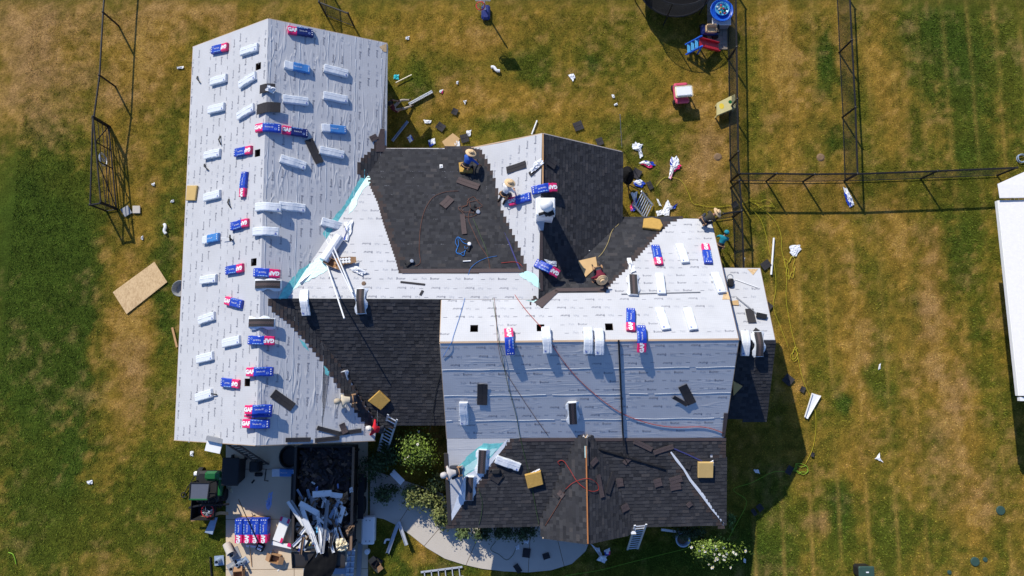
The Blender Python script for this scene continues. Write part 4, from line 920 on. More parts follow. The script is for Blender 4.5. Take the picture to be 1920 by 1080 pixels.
pad('CN', [(860, 305), (872, 303), (886, 317), (886, 323), (862, 323)], 'tan pad under the worker in blue', th=.12)
pad('MN', [(1083, 490), (1117, 482), (1120, 500), (1098, 520)], 'bare plywood kneeling board under the maroon worker', 'ply', .03, 'plywood_board', 'board', None)
pad('G', [(212, 548), (290, 491), (314, 529), (238, 589)], 'full sheet of strand board lying on the side lawn', 'osb', .012, 'strand_board_sheet', 'board', None)
pad('G', [(829, 266), (849, 250), (862, 260), (858, 272), (850, 276), (836, 277)], 'cut plywood square in the grass above the worker in blue', 'ply', .012, 'plywood_board', 'board', None)
pad('G', [(226, 393), (240, 385), (248, 399), (235, 407)], 'grey square paver tilted at the gate foot', 'grey', .04, 'square_paver', 'paver', None)
pad('G', [(249, 386), (263, 386), (263, 400), (249, 400)], 'pale grey square paver lying straight by the gate', 'concrete', .04, 'square_paver', 'paver', None)
pad('RN', [(1369, 565), (1384, 563), (1385, 573), (1372, 572)], 'small tan board at the foot of the wing rake', 'ply', .02, 'plywood_board', 'board', None)
pad('RS', [(1374, 714), (1392, 724), (1375, 742)], 'tan foam wedge in shadow on the right wing', 'foam_pale', .08)
# ---------------------------------------------------------------- fences
def fence(name, label, pts, h=1.25, top=True, mesh_pitch=.075, wire=.0020, bottom=True, posts=True, r=.045):
    ps = [at(px, py, 0) for px, py in pts]; t = thing(name, label, 'fence', ps[0])
    if posts:
        for p in ps:
            mb = MB(); mb.tube([p - Vector((0, 0, .05)), p + Vector((0, 0, h + .02))], r, 'black', 8); mb.lathe([(r * 1.25, h + .02), (r * 1.2, h + .05), (.001, h + .075)], (p.x, p.y, 0), 'black', 8); part(mb, 'post', t)
    for i in range(len(ps) - 1):
        a, b = ps[i], ps[i + 1]; z = Vector((0, 0, 1))
        mb = MB(); mb.tube([a + z * h, b + z * h], r * .95, 'black', 6); part(mb, 'top_rail', t)
        if bottom: mb = MB(); mb.tube([a + z * .06, b + z * .06], r * .4, 'black', 5); part(mb, 'bottom_rail', t)
        if mesh_pitch:
            d = b - a; ln = d.length; x = d / ln; y = Vector((-x.y, x.x, 0)); mb = MB(); hh = h - .1; z0 = .06; s = -hh
            while s < ln:
                for sg in (1, -1):
                    u0, u1 = s, s + hh; v0, v1 = (0, hh)
                    c0, c1 = max(u0, 0), min(u1, ln)
                    if c1 - c0 < .02: continue
                    za = c0 - s; zb = c1 - s
                    if sg < 0: za, zb = hh - za, hh - zb
                    p, q = a + x * c0 + z * (z0 + za) + y * .003 * sg, a + x * c1 + z * (z0 + zb) + y * .003 * sg
                    nn = (q - p).normalized(); w_ = nn.cross(y).normalized() * wire
                    mb.add([p + w_ + y * wire, p - w_ + y * wire, p - y * wire, q + w_ + y * wire, q - w_ + y * wire, q - y * wire], [[0, 1, 4, 3], [1, 2, 5, 4], [2, 0, 3, 5]], 'wire')
                s += mesh_pitch
            part(mb, 'wire_mesh', t, kind='stuff')
    return t
fence('chain_link_fence', 'black rail fence running down the far left lawn', [(231, -80), (222, 48), (216, 162), (206, 237)], mesh_pitch=0, bottom=False)
fence('chain_link_fence', 'short black fence run behind the emblem gate', [(204, 239), (199.7, 396), (219, 393)], mesh_pitch=.12, wire=.002)
fence('chain_link_fence', 'dense black mesh fence along the toy yard', [(1363, -40), (1365.4, 111), (1366.5, 205), (1368, 300), (1369.6, 339.7)], wire=.0026, mesh_pitch=.066)
fence('chain_link_fence', 'black fence with bare bays crossing the right lawn', [(1369.6, 339.7), (1436.7, 339.7), (1505.6, 340.6), (1583, 339.7)], wire=.0019)
fence('chain_link_fence', 'black fence bay reaching the neighbouring pale roof', [(1583, 340.2), (1726.7, 335), (1870, 329)], wire=.0019)
fence('chain_link_fence', 'black fence running up the right lawn to the top edge', [(1567, -40), (1573.3, 98.5), (1579.4, 220), (1583, 339)], wire=.0019)
fence('chain_link_fence', 'short black fence run down to the right wing', [(1370, 352), (1374, 406), (1378, 520)], wire=.0026, mesh_pitch=.066)
fence('chain_link_fence', 'little black fence return at the top right house corner', [(1341, 412), (1374, 407)], wire=.002, mesh_pitch=.1)
fence('chain_link_fence', 'black fence with diagonal frame at the top edge above the long roof', [(606, -40), (612, 30), (664, 50)], wire=.0025, mesh_pitch=.1)
# emblem gate
ga, gb = at(205.5, 237, 0), at(220, 391, 0); gx = (gb - ga).normalized(); gl = (gb - ga).length; gy = Vector((-gx.y, gx.x, 0)); gz_ = Vector((0, 0, 1))
gate = thing('metal_gate', 'black metal gate with cross braces and round letter emblem', 'gate', ga)
GP = lambda u, z: ga + gx * u + gz_ * z
for (p, q, nm, r_) in ((GP(0, .08), GP(gl, .08), 'bottom_rail', .035), (GP(0, 1.3), GP(gl, 1.3), 'top_rail', .04), (GP(0, .0), GP(0, 1.36), 'post', .04), (GP(gl, 0), GP(gl, 1.36), 'post', .04), (GP(gl * .3, .08), GP(gl * .3, 1.3), 'stile', .028), (GP(gl * .52, .08), GP(gl * .52, 1.3), 'stile', .028), (GP(0, .35), GP(gl, .35), 'bar', .018), (GP(0, .62), GP(gl, .62), 'bar', .018), (GP(0, .95), GP(gl, .95), 'bar', .018), (GP(.05, .1), GP(gl * .3, 1.28), 'brace', .025), (GP(gl * .52, 1.28), GP(gl - .05, .1), 'brace', .025)):
    mb = MB(); mb.tube([p, q], r_, 'black', 6); part(mb, nm, gate)
ec = GP(gl * .46, .72) - gy * .05
mb = MB(); mb.ring(ec, .3, .022, 'alum', 24, 5, (gx, gz_, gy)); mb.ring(ec, .235, .014, 'alum', 24, 5, (gx, gz_, gy))
vs, fs = text_mesh('S', .5, .015, 3); mb.add([ec - gx * v_[0] * -1 + gz_ * v_[1] - gy * .02 for v_ in vs], fs, 'alum'); part(mb, 'emblem', gate)
# ---------------------------------------------------------------- neighbouring house at the right edge
na = thing('neighbour_house', 'neighbouring house with a pale plain roof cut by the right edge', 'house', at(1905, 540, 0))
k0, k1, k2, k3 = at(1872, 376, 2.8), at(1911, 742, 2.8), at(2230, 742, 5.6), at(2200, 340, 5.6)
npl = plane3(k0, k1, k2); o_, u_, v_ = k0, *npl.axes()
mb = MB(); mb.slab([k0, k1, npl.hit(2230, 742), npl.hit(2200, 372)], npl.n, .05, 'neighbour'); rf_ = part(mb, 'roof', na)
mb = MB()
for k in range(46):
    a = k0 + v_ * (.12 + k * .145) + npl.n * .052; b = k1 + v_ * (.12 + k * .145) + npl.n * .052; mb.beam(a, b, .012, .012, 'neighbour', up=npl.n)
part(mb, 'shingle_butts', rf_, kind='stuff')
mb = MB(); mb.slab([at(1870, 346, 2.9), at(1874, 372, 2.9), npl.hit(2200, 368), npl.hit(2060, 260)], npl.n, .12, 'neighbour'); part(mb, 'porch_roof', na)
mb = MB(); mb.box(((k0.x + 10.1), (k0.y + k1.y) / 2, 1.3), (15.0, abs(k0.y - k1.y) - .7, 2.7), 'wall'); part(mb, 'wall', na)
mb = MB(); mb.beam(at(1910, 748, 2.75), at(2100, 748, 2.75), .16, .16, 'white'); part(mb, 'gutter', na)
mb = MB(); mb.beam(at(1871, 381, 2.75), at(1880, 379, 2.75), .14, .2, 'white'); part(mb, 'gutter_end', na)
mb = MB(); mb.beam(k0 - Vector((.02, 0, .08)), k1 - Vector((.02, 0, .08)), .05, .16, 'white'); part(mb, 'fascia_board', na)
p = at(1913, 298, 0); hb = thing('hose_reel', 'light blue coiled hose at the corner of the pale roof', 'hose', p)
for k in range(3): mb = MB(); mb.ring(p + Vector((0, 0, .04 + .05 * k)), .2 - .03 * (k % 2), .018, 'grey_blue', 18, 5); part(mb, 'coil', hb)
# ---------------------------------------------------------------- people
def skin_obj(pts, edges, labels, mats, root=0, sub=1):
    me = bpy.data.meshes.new('t'); me.from_pydata([p[0] for p in pts], edges, []); o = bpy.data.objects.new('t', me); COL.objects.link(o)
    o.modifiers.new('s', 'SKIN'); s = o.modifiers.new('u', 'SUBSURF'); s.levels = sub; s.render_levels = sub
    sv = me.skin_vertices[0].data
    for i, p in enumerate(pts):
        sv[i].radius = (p[1], p[1] if len(p) < 3 else p[2]); sv[i].use_root = (i == root)
    dg = bpy.context.evaluated_depsgraph_get(); dg.update(); ev = o.evaluated_get(dg); m2 = bpy.data.meshes.new_from_object(ev)
    m2.materials.clear()
    for m in mats: m2.materials.append(m)
    segs = [(Vector(pts[a][0]), Vector(pts[b][0]), l) for (a, b), l in zip(edges, labels)]
    for pl in m2.polygons:
        c = pl.center; best = 1e9
        for a, b, l in segs:
            d = b - a; t = max(0, min(1, (c - a).dot(d) / max(d.length_squared, 1e-9))); e = (c - a - d * t).length
            if e < best: best = e; pl.material_index = l
        pl.use_smooth = True
    bpy.data.objects.remove(o); bpy.data.meshes.remove(me); return m2
def person(label, hip_px, plane, face, lean, pose, shirt, pants=None, hat='straw', reach=(.35, .35), hat_m=None, hipz=None, twist=0, spread=.12):
    """face: heading in degrees (0 = +x, 90 = away up the picture); lean: torso angle from vertical"""
    pl = PL[plane] if isinstance(plane, str) else plane
    hz = {'kneel': .40, 'crouch': .46, 'stand': .90, 'bend': .88, 'sit': .16}[pose] if hipz is None else hipz
    base = pl.hit(*hip_px, hz); gz0 = pl.z(base.x, base.y); base = Vector((base.x, base.y, gz0))
    f = Vector((math.cos(R(face)), math.sin(R(face)), 0)); s = Vector((-f.y, f.x, 0)); z = Vector((0, 0, 1)); ln = R(lean)
    td = f * math.sin(ln) + z * math.cos(ln); tn = (f * math.cos(ln) - z * math.sin(ln))
    G = lambda a, b, h: Vector(((base + f * a + s * b).x, (base + f * a + s * b).y, pl.z((base + f * a + s * b).x, (base + f * a + s * b).y) + h))
    hip = base + z * hz; waist = hip + td * .2; chest = hip + td * .40; neck = hip + td * .53; nd = (td + z * .35 + f * .1).normalized(); head = neck + nd * .12; crown = neck + nd * .235
    P = [(hip, .135, .105), (waist, .125, .10), (chest, .15, .11), (neck, .058, .055), (neck + nd * .06, .06, .06), (head + nd * .03, .082, .09), (crown, .06, .065)]
    E = [(0, 1), (1, 2), (2, 3), (3, 4), (4, 5), (5, 6)]; LB = [1, 0, 0, 2, 2, 2]
    def chain(start, pts, labs):
        k = start
        for (p, r), l in zip(pts, labs): P.append((p, r)); E.append((k, len(P) - 1)); LB.append(l); k = len(P) - 1
        return k
    hands = []
    for sg in (1, -1):
        sh = hip + td * .47 + s * sg * .19
        rc = reach[0 if sg > 0 else 1]
        if isinstance(rc, tuple): hand = G(*rc)
        else: hand = G(max(.25, (chest - base).dot(f)) + rc * .8, sg * .16, .05) if pose != 'stand' else sh + f * rc - z * .35
        d = hand - sh; L_ = d.length
        if L_ > .58: hand = sh + d * (.58 / L_); d = hand - sh; L_ = .58
        bend = math.sqrt(max(0, .30 ** 2 - (L_ / 2) ** 2)); el = sh + d / 2 + (s * sg * .7 - z * .4 - f * .3).normalized() * bend
        k = chain(2, [(sh, .068), (el, .044), (el + (hand - el) * .8, .031), (hand, .036)], [0, 0, 2, 2]); hands.append((hand, (hand - el).normalized(), sg))
    for sg in (1, -1):
        if pose == 'kneel': kn, an, to = G(.30, sg * (.10 + spread * .5), .07), G(-.10, sg * .12, .06), G(-.26, sg * .13, .035)
        elif pose == 'crouch': kn, an, to = G(.36, sg * (.12 + spread), .44), G(.08, sg * (.1 + spread * .6), .09), G(.27, sg * (.12 + spread * .6), .04)
        elif pose == 'sit': kn, an, to = G(.42, sg * (.1 + spread), .26), G(.78, sg * (.1 + spread * .5), .08), G(.92, sg * (.12 + spread * .5), .10)
        else: kn, an, to = G(.07, sg * (.08 + spread * .5), .49), G(-.02 + .12 * sg * twist, sg * (.08 + spread), .08), G(.17 + .12 * sg * twist, sg * (.1 + spread), .035)
        hj = hip + s * sg * .1 - z * .03
        chain(0, [(hj, .092), (kn, .062), (kn + (an - kn) * .35, .058), (an, .043), (to, .038)], [1, 1, 1, 1, 3])
    me_ = skin_obj(P, E, LB, [shirt, pants or JEANS, SKIN, BOOT])
    # fingers, nose and ears joined to the one body mesh
    mb = MB()
    for hand, d, sg in hands:
        q = d.cross(z).normalized() if abs(d.z) < .95 else s
        for j, (o_, l_) in enumerate(((-.028, .075), (-.009, .085), (.010, .08), (.028, .062))):
            a = hand + d * .015 + q * o_; b = a + d * l_ * .55 - z * .008; mb.tube([a, b, b + d * l_ * .4 - z * .03], .0095, SKIN, 5, r2=.007)
        a = hand + q * (-.03 * sg); mb.tube([a, a + d * .03 - q * .03 * sg, a + d * .065 - q * .035 * sg - z * .01], .011, SKIN, 5, r2=.008)
    hf = (f * .8 - nd * f.dot(nd) * .8).normalized() if True else f
    mb.tube([head + hf * .08 + nd * .03, head + hf * .115 - nd * .005], .016, SKIN, 5)
    for sg in (1, -1): mb.ball(head + s * sg * .085 + nd * .01, .028, SKIN, 6, (.5, .9, 1)); mb.ball(head + hf * .088 + s * sg * .032 + nd * .03, .01, HAIR, 6)
    mb.box(head + hf * .088 - nd * .035, (.045, .012, .008), mat('lips', (.3, .1, .08)) if 'lips' not in M else M['lips'], (s, hf, nd)) if False else None
    bm = bmesh.new(); bm.from_mesh(me_); ex = mb.mesh('x'); nb = len(bm.faces); bm.from_mesh(ex); bm.faces.ensure_lookup_table()
    for fc in bm.faces[nb:]: fc.material_index = 2; fc.smooth = True
    bm.to_mesh(me_); bm.free(); bpy.data.meshes.remove(ex)
    for v_ in me_.vertices: v_.co -= base
    o = bpy.data.objects.new('person', me_); COL.objects.link(o); o.location = base; props(o, label, 'person', 'workers on and around the roof')
    X_ = s; Y_ = nd.cross(s).normalized(); ax = (X_, Y_, nd); hc = crown
    h = MB(); q = hc - nd * .04
    if hat == 'straw':
        m = hat_m or STRAW
        h.lathe([(.10, -.0), (.225, -.02), (.235, -.005), (.215, .012), (.105, .02), (.10, .10), (.085, .125), (.03, .118), (.001, .112)], q, m, 22, ax, sy=1.08); part(h, 'hat', o, True)
        b = MB(); b.lathe([(.107, .02), (.109, .05), (.105, .052)], q, 'black', 18, ax, sy=1.08); part(b, 'hat_band', o, True)
    elif hat == 'cap':
        h.lathe([(.112, -.01), (.112, .03), (.085, .085), (.04, .108), (.001, .112)], q - nd * .01, hat_m, 16, ax, sy=1.12)
        fw = Y_ if Y_.dot(f) > 0 else -Y_
        h.slab([q + fw * .09 + X_ * .08, q + fw * .17 + X_ * .055, q + fw * .185, q + fw * .17 - X_ * .055, q + fw * .09 - X_ * .08], nd, .012, hat_m); part(h, 'cap', o)
    elif hat == 'hood':
        h.lathe([(.085, -.16), (.12, -.10), (.125, -.02), (.10, .055), (.05, .085), (.001, .092)], q, hat_m, 16, ax, sy=1.1); part(h, 'hood', o, True)
    if pose in ('kneel', 'crouch', 'bend'):
        bl_ = MB(); bc_ = hip + td * .06; tn_ = td.cross(s).normalized(); bl_.ring(bc_, .15, .02, 'cardboard', 18, 5, (s, tn_, td))
        for sg in (1, -1): bl_.rbox(bc_ + s * sg * .17 - td * .05, (.07, .14, .18), 'cardboard', .02, (s, tn_, td))
        part(bl_, 'tool_belt', o)
    hr = MB(); hr.lathe([(.092, -.06), (.1, -.02), (.095, .02), (.06, .05), (.001, .06)], q - (f * .012), HAIR, 14, ax, sy=1.1); part(hr, 'hair', o, True)
    return o
SHIRTS = dict(blue=cloth('blue_shirt', (.03, .10, .42)), white=cloth('white_shirt', (.68, .68, .70)), maroon=cloth('maroon_shirt', (.14, .012, .03)), olive=cloth('dark_olive_shirt', (.045, .042, .03)), teal=cloth('teal_shirt', (.01, .22, .30)), cream=cloth('cream_shirt', (.56, .49, .37)), red=cloth('red_shirt', (.55, .015, .03)), grey=cloth('pale_grey_shirt', (.50, .47, .46)), wine=cloth('wine_shirt', (.08, .012, .02)))
p1 = person('worker in blue shirt and straw hat kneeling on a tan pad', (872, 312), 'CN', 58, 48, 'kneel', SHIRTS['blue'], None, 'straw', ((.55, -.42, .18), (.45, -.62, .16)))
p2 = person('worker in white shirt and straw hat kneeling by the small ridge', (944, 366), 'NW', 55, 42, 'kneel', SHIRTS['white'], None, 'straw', (.3, .3))
p3 = person('worker in maroon shirt and straw hat kneeling on plywood', (1121, 502), 'MN', -78, 55, 'kneel', SHIRTS['maroon'], None, 'straw', ((.5, -.3, .05), (.5, -.1, .05)))
p4 = person('worker in dark clothes and straw hat crouching on the top right corner', (1318, 414), 'MN', 28, 60, 'crouch', SHIRTS['olive'], None, 'straw', ((.6, .1, -.1), (.65, -.1, -.1)))
p5 = person('worker in teal shirt bending beside the fence, below the roof corner', (1350, 462), 'G', 70, 62, 'bend', SHIRTS['teal'], None, 'cap', (.2, .2), SHIRTS['teal'])
p6 = person('worker in cream shirt bending over at the stepped shingle edge', (664, 748), 'CS', 188, 74, 'bend', SHIRTS['cream'], None, 'hood', ((.72, .3, .05), (.70, -.05, .05)), cloth('tan_hood', (.42, .36, .27)), hipz=.7)
p7 = person('worker in red shirt and pale cap on the ladder at the valley eave', (716, 806), Plane(1.75, 0, 0), 165, 38, 'stand', SHIRTS['red'], None, 'cap', (.35, .3), cloth('pale_cap', (.62, .60, .58)))
p8 = person('worker in pale grey shirt leaning over the front left roof corner', (862, 884), 'LS', 190, 70, 'crouch', SHIRTS['grey'], None, 'hood', ((.65, .25, -.05), (.6, -.2, -.1)), SHIRTS['grey'])
p9 = person('worker in wine shirt sitting with legs stretched in the wall shadow', (740, 203), 'G', 22, -12, 'sit', SHIRTS['wine'], cloth('pale_trousers', (.42, .36, .30)), 'cap', ((.3, .2, .3), (.3, -.2, .3)), 'black')if False else person('worker in wine shirt sitting with legs stretched in the wall shadow', (740, 203), 'G', 22, -12, 'sit', SHIRTS['wine'], cloth('pale_trousers', (.42, .36, .30)), 'cap', ((.3, .2, .3), (.3, -.2, .3)), M['black'])
# tool belts
# ---------------------------------------------------------------- ladders
def ladder(label, foot, head, w_=.42, m='alum', n=None, name='ladder', up=(0, 0, 1), group=None):
    foot, head = Vector(foot), Vector(head); d = (head - foot); L_ = d.length; d.normalize(); s = d.cross(Vector(up)).normalized(); n = n or int(L_ / .3)
    t = thing(name, label, 'ladder', foot, group)
    for sg in (1, -1): mb = MB(); mb.beam(foot + s * sg * w_ / 2, head + s * sg * w_ / 2, .035, .08, m, up=s); part(mb, 'rail', t)
    for i in range(n):
        c = foot + d * (L_ * (i + .5) / n); mb = MB(); mb.beam(c - s * w_ / 2, c + s * w_ / 2, .04, .035, m); part(mb, 'rung', t)
    return t
ladder('aluminium ladder against the shaded front eave beside the porch', at(1186, 1030, 0), at(1201, 984, 2.95), .46)
ladder('aluminium ladder rising past the valley eave beside the man in red', at(716, 850, 0), at(736, 782, 3.0), .42)
ladder('aluminium ladder lying on the lawn at the bottom edge', at(790, 1082, .06), at(868, 1072, .06), .42, up=(0, .0, 1))
ladder('aluminium ladder standing at the top eave behind the dark gable', at(1218, 398, .05), at(1196, 372, 1.2), .75, n=7)
lf = ladder('dark ladder lift leaning from driveway to the bottom eave', at(497, 872, 0), at(421, 824, 3.95), .34, 'gutter', 14)
mb = MB(); q = at(401, 836, 3.95); mb.box((q.x, q.y, 3.95), (.62, .5, .04), 'white', (Vector((.97, -.2, 0)), Vector((.2, .97, 0)), Vector((0, 0, 1)))); part(mb, 'platform', lf)
mb = MB(); q = at(403, 824, 4.05); mb.box((q.x, q.y, 4.05), (.66, .18, .14), 'grey', (Vector((.97, -.2, 0)), Vector((.2, .97, 0)), Vector((0, 0, 1)))); part(mb, 'winch_box', lf)
# ---------------------------------------------------------------- poles and gutter pieces
def pole(name, label, pts, r, m, cat='pole', n=8, group=None, kind='tube', w_=.1, h=.06):
    mb = MB()
    if kind == 'tube': mb.tube(pts, r, m, n)
    elif kind == 'beam': mb.beam(pts[0], pts[1], w_, h, m)
    else:  # open gutter: U section
        a, b = Vector(pts[0]), Vector(pts[1]); x = (b - a).normalized(); y = Vector((0, 0, 1)).cross(x).normalized(); z = x.cross(y)
        mb.beam(a, b, w_, .012, m); mb.beam(a + y * w_ / 2 + z * h / 2, b + y * w_ / 2 + z * h / 2, .012, h, m); mb.beam(a - y * w_ / 2 + z * h / 2, b - y * w_ / 2 + z * h / 2, .012, h, m)
    return lone(mb, name, label, cat, (Vector(pts[0]) + Vector(pts[-1])) / 2, group)
H_ = lambda k, p, off: PL[k].hit(*p, off)
def cpt(p, z): return at(*p, z)
pole('metal_roll', 'fat white metal roll lying in the valley between the two roofs', [H_('CN', (637, 444), .2), H_('CN', (607, 489), .2)], .2, 'white_plastic', 'roll', 14)
pole('gutter_piece', 'silver gutter piece pointing down the turquoise valley', [H_('WR', (606, 496), .12), H_('WR', (562, 531), .1)], .07, 'steel', 'gutter piece', 8)
zc = ZC
pole('white_pole', 'long white pole with its end hanging over the dark slope', [H_('CN', (610, 488), .1), cpt((645.5, 597), zc + .75)], .03, 'white', 'pole', 8)
pole('white_pole', 'upper long white pole running toward the unwrapped bundle', [H_('CN', (617, 442), .35), cpt((661, 548), zc + .2)], .03, 'white', 'pole', 8)
pole('white_pole', 'inner long white pole beside the upper one', [H_('CN', (612, 450), .32), cpt((663, 557), zc + .25)], .025, 'white', 'pole', 8)
pole('metal_strip', 'thin grey metal strip lying level on the white main roof', [H_('MN', (1165, 551), .03), H_('MN', (1313, 547.5), .03)], .02, 'grey', 'strip', 5)
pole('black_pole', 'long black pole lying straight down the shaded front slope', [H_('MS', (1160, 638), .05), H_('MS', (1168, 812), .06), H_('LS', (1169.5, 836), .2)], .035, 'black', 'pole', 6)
pole('black_pole', 'long black pole lying slanted on the dark front roof', [H_('LS', (1122, 842), .06), H_('LS', (1247, 879), .06)], .035, 'black', 'pole', 6)
pole('black_pole', 'thin black stick crossing the slanted pole on the front roof', [H_('LS', (1164, 848), .06), H_('LS', (1178, 871), .06)], .02, 'black', 'pole', 6)
rake = thing('roofing_tool', 'dark long-handled tool on the low right roof', 'tool', RN.hit(1405, 572))
mb = MB(); mb.tube([RN.hit(1380, 556, .08), RN.hit(1424, 592, .08)], .018, 'grey', 6); part(mb, 'handle', rake)
mb = MB(); mb.box(RN.hit(1428, 592, .1), (.42, .2, .1), 'black_plastic', (Vector((.95, -.2, 0)), Vector((.2, .95, 0)), Vector((0, 0, 1)))); part(mb, 'head', rake)
nail = thing('nail_gun', 'black nail gun standing with a hose loop by the right rake', 'tool', RN.hit(1370, 522))
mb = MB(); mb.rbox(RN.hit(1370, 530, .12), (.22, .34, .2), 'black_plastic', .04); part(mb, 'body', nail); mb = MB(); mb.ring(RN.hit(1369, 520, .2), .12, .02, 'steel', 14, 5); part(mb, 'loop', nail)
pole('white_stick', 'thin white stick beside the nail gun on the low right roof', [RN.hit(1378, 524, .03), RN.hit(1420, 539, .03)], .02, 'white', 'stick', 5)
pole('white_stick', 'short white stick on the dark valley', [H_('MN', (1103, 459), .05), H_('MN', (1105, 471), .05)], .03, 'white', 'stick', 5)
pole('white_stick', 'short white stick by the blue hose on the dark roof', [H_('CN', (868, 490), .05), H_('CN', (883, 489), .05)], .028, 'white', 'stick', 5)
mb = MB(); q = [at(1522, 737, .03), at(1538, 742, .03), at(1513, 785, .03), at(1508, 782, .03)]; mb.slab(q, (0, 0, 1), .02, 'white'); mb.beam(q[0] + Vector((0, 0, .05)), q[3] + Vector((0, 0, .05)), .02, .09, 'white'); mb.beam(q[1] + Vector((0, 0, .04)), q[2] + Vector((0, 0, .04)), .02, .07, 'white'); lone(mb, 'trim_piece', 'white tapered trim piece on the right lawn', 'trim', q[0])
pole('white_pole', 'slim white pole standing up the right lawn above the wing', [at(1446, 515, .04), at(1451, 446, .04)], .045, 'white', 'pole', 8)
pole('white_pole', 'short white upright stick at the top corner of the wing', [at(1393, 502, .05), at(1396, 484, .6)], .025, 'white', 'stick', 6)
pole('gutter_piece', 'pale gutter piece poking out of the wall shadow toward the grass', [at(767, 196, .05), at(811, 172, .06)], 0, 'white', 'gutter piece', kind='gutter', w_=.11, h=.08)
pole('wood_stick', 'thin pale batten leaning at the right eave of the long roof', [at(742, 155, .1), at(772, 140, .1)], .025, 'cream', 'batten', 5)
pole('gutter_piece', 'grey gutter piece in the dark wall shadow', [at(736, 265, .05), at(765, 228, .05)], 0, 'grey_blue', 'gutter piece', kind='gutter', w_=.1, h=.08)
pole('wood_stick', 'short batten on the side lawn beside the left eave', [at(323, 614, .03), at(332, 651, .03)], 0, 'wood', 'batten', kind='beam', w_=.09, h=.04)
pole('white_pole', 'white stick in the grass above the small gable', [at(997, 252, .05), at(1007, 226, .06)], .035, 'white', 'stick', 6)
pole('flag_pole', 'thin dark rod rising at the gable eave corner', [at(1166, 276, .1), at(1162.5, 215, 2.6)], .015, 'grey', 'rod', 5)
pole('gutter_piece', 'left grey gutter piece leaning open like an A on the path edge', [at(746, 983, .12), at(727, 1037, .05)], 0, 'steel', 'gutter piece', kind='gutter', w_=.14, h=.1)
pole('gutter_piece', 'right grey gutter piece leaning open like an A on the path edge', [at(748, 978, .14), at(763, 1022, .35)], 0, 'steel', 'gutter piece', kind='gutter', w_=.14, h=.1)
pole('downspout_elbow', 'curved white downspout elbow beside the gutter pair', smooth_path([at(731, 1012, .05), at(724, 1012, .05), at(721, 1019, .05)]), .045, 'white', 'downspout')
pole('downspout_elbow', 'white S-shaped downspout elbow alone on the upper lawn', smooth_path([at(921, 126, .06), at(926, 126, .08), at(931, 132, .08), at(937, 133, .06)]), .075, 'white', 'downspout')
pole('downspout_elbow', 'white S-shaped downspout elbow on the left lawn', smooth_path([at(308, 420, .06), at(310, 425, .08), at(308, 433, .08), at(311, 438, .06)]), .07, 'white', 'downspout')
pole('wood_post', 'white plank leaning in the dark between the shrubs', [at(735, 885, .5), at(755, 905, .7)], 0, 'white', 'plank', kind='beam', w_=.28, h=.04)
pole('white_pole', 'white beam in the shade below the front right eave', [at(1240, 993, .3), at(1278, 998, .3)], 0, 'white', 'beam', kind='beam', w_=.1, h=.06)
# ---------------------------------------------------------------- crumpled plastic and paper
def crumple(label, plane, poly, m, cols=(), h=.12, seed=0, name='torn_wrapper', cat='plastic wrapper', group='torn bundle wrappers and plastic scraps', lift=.01):
    pl = PL[plane]; rr = random.Random(seed * 7 + len(label)); q = [pl.hit(*p) for p in poly]; c = sum(q, Vector()) / len(q); mb = MB()
    rings = 4; n = len(q) * 4; out = []
    for i in range(n):
        a, b = q[i // 4], q[(i // 4 + 1) % len(q)]; p = a + (b - a) * ((i % 4) / 4); out.append(p + (p - c) * rr.uniform(-.12, .1))
    allv = [c + pl.n * (lift + h * rr.uniform(.5, 1))]
    for k in range(1, rings + 1):
        t = k / rings
        for i in range(n): allv.append(c + (out[i] - c) * (t * rr.uniform(.9, 1.08)) + pl.n * (lift + (h * rr.uniform(.05, 1.0) * (1 - .6 * t) if k < rings else h * rr.uniform(0, .35))))
    ms = [m] + list(cols)
    for i in range(n):
        mm = ms[int(((i / n) * 3.1 + rr.uniform(0, .5))) % len(ms)] if cols else m
        mb.add([allv[0], allv[1 + i], allv[1 + (i + 1) % n]], [[0, 1, 2]], m)
        for k in range(rings - 1):
            b0 = 1 + k * n; mb.add([allv[b0 + i], allv[b0 + (i + 1) % n], allv[b0 + n + (i + 1) % n], allv[b0 + n + i]], [[0, 1, 2, 3]], mm if k > 0 else m)
    return lone(mb, name, label, cat, c, group)
def sq(x, y, w_, h_, a=0):
    ca, sa = math.cos(R(a)), math.sin(R(a)); return [(x + (i * w_ * ca - j * h_ * sa) / 2, y + (i * w_ * sa + j * h_ * ca) / 2) for i, j in ((-1, -1), (1, -1), (1, 1), (-1, 1))]
W_ = 'white_plastic'; BL_ = 'wrap_blue'; RD = 'wrap_red'
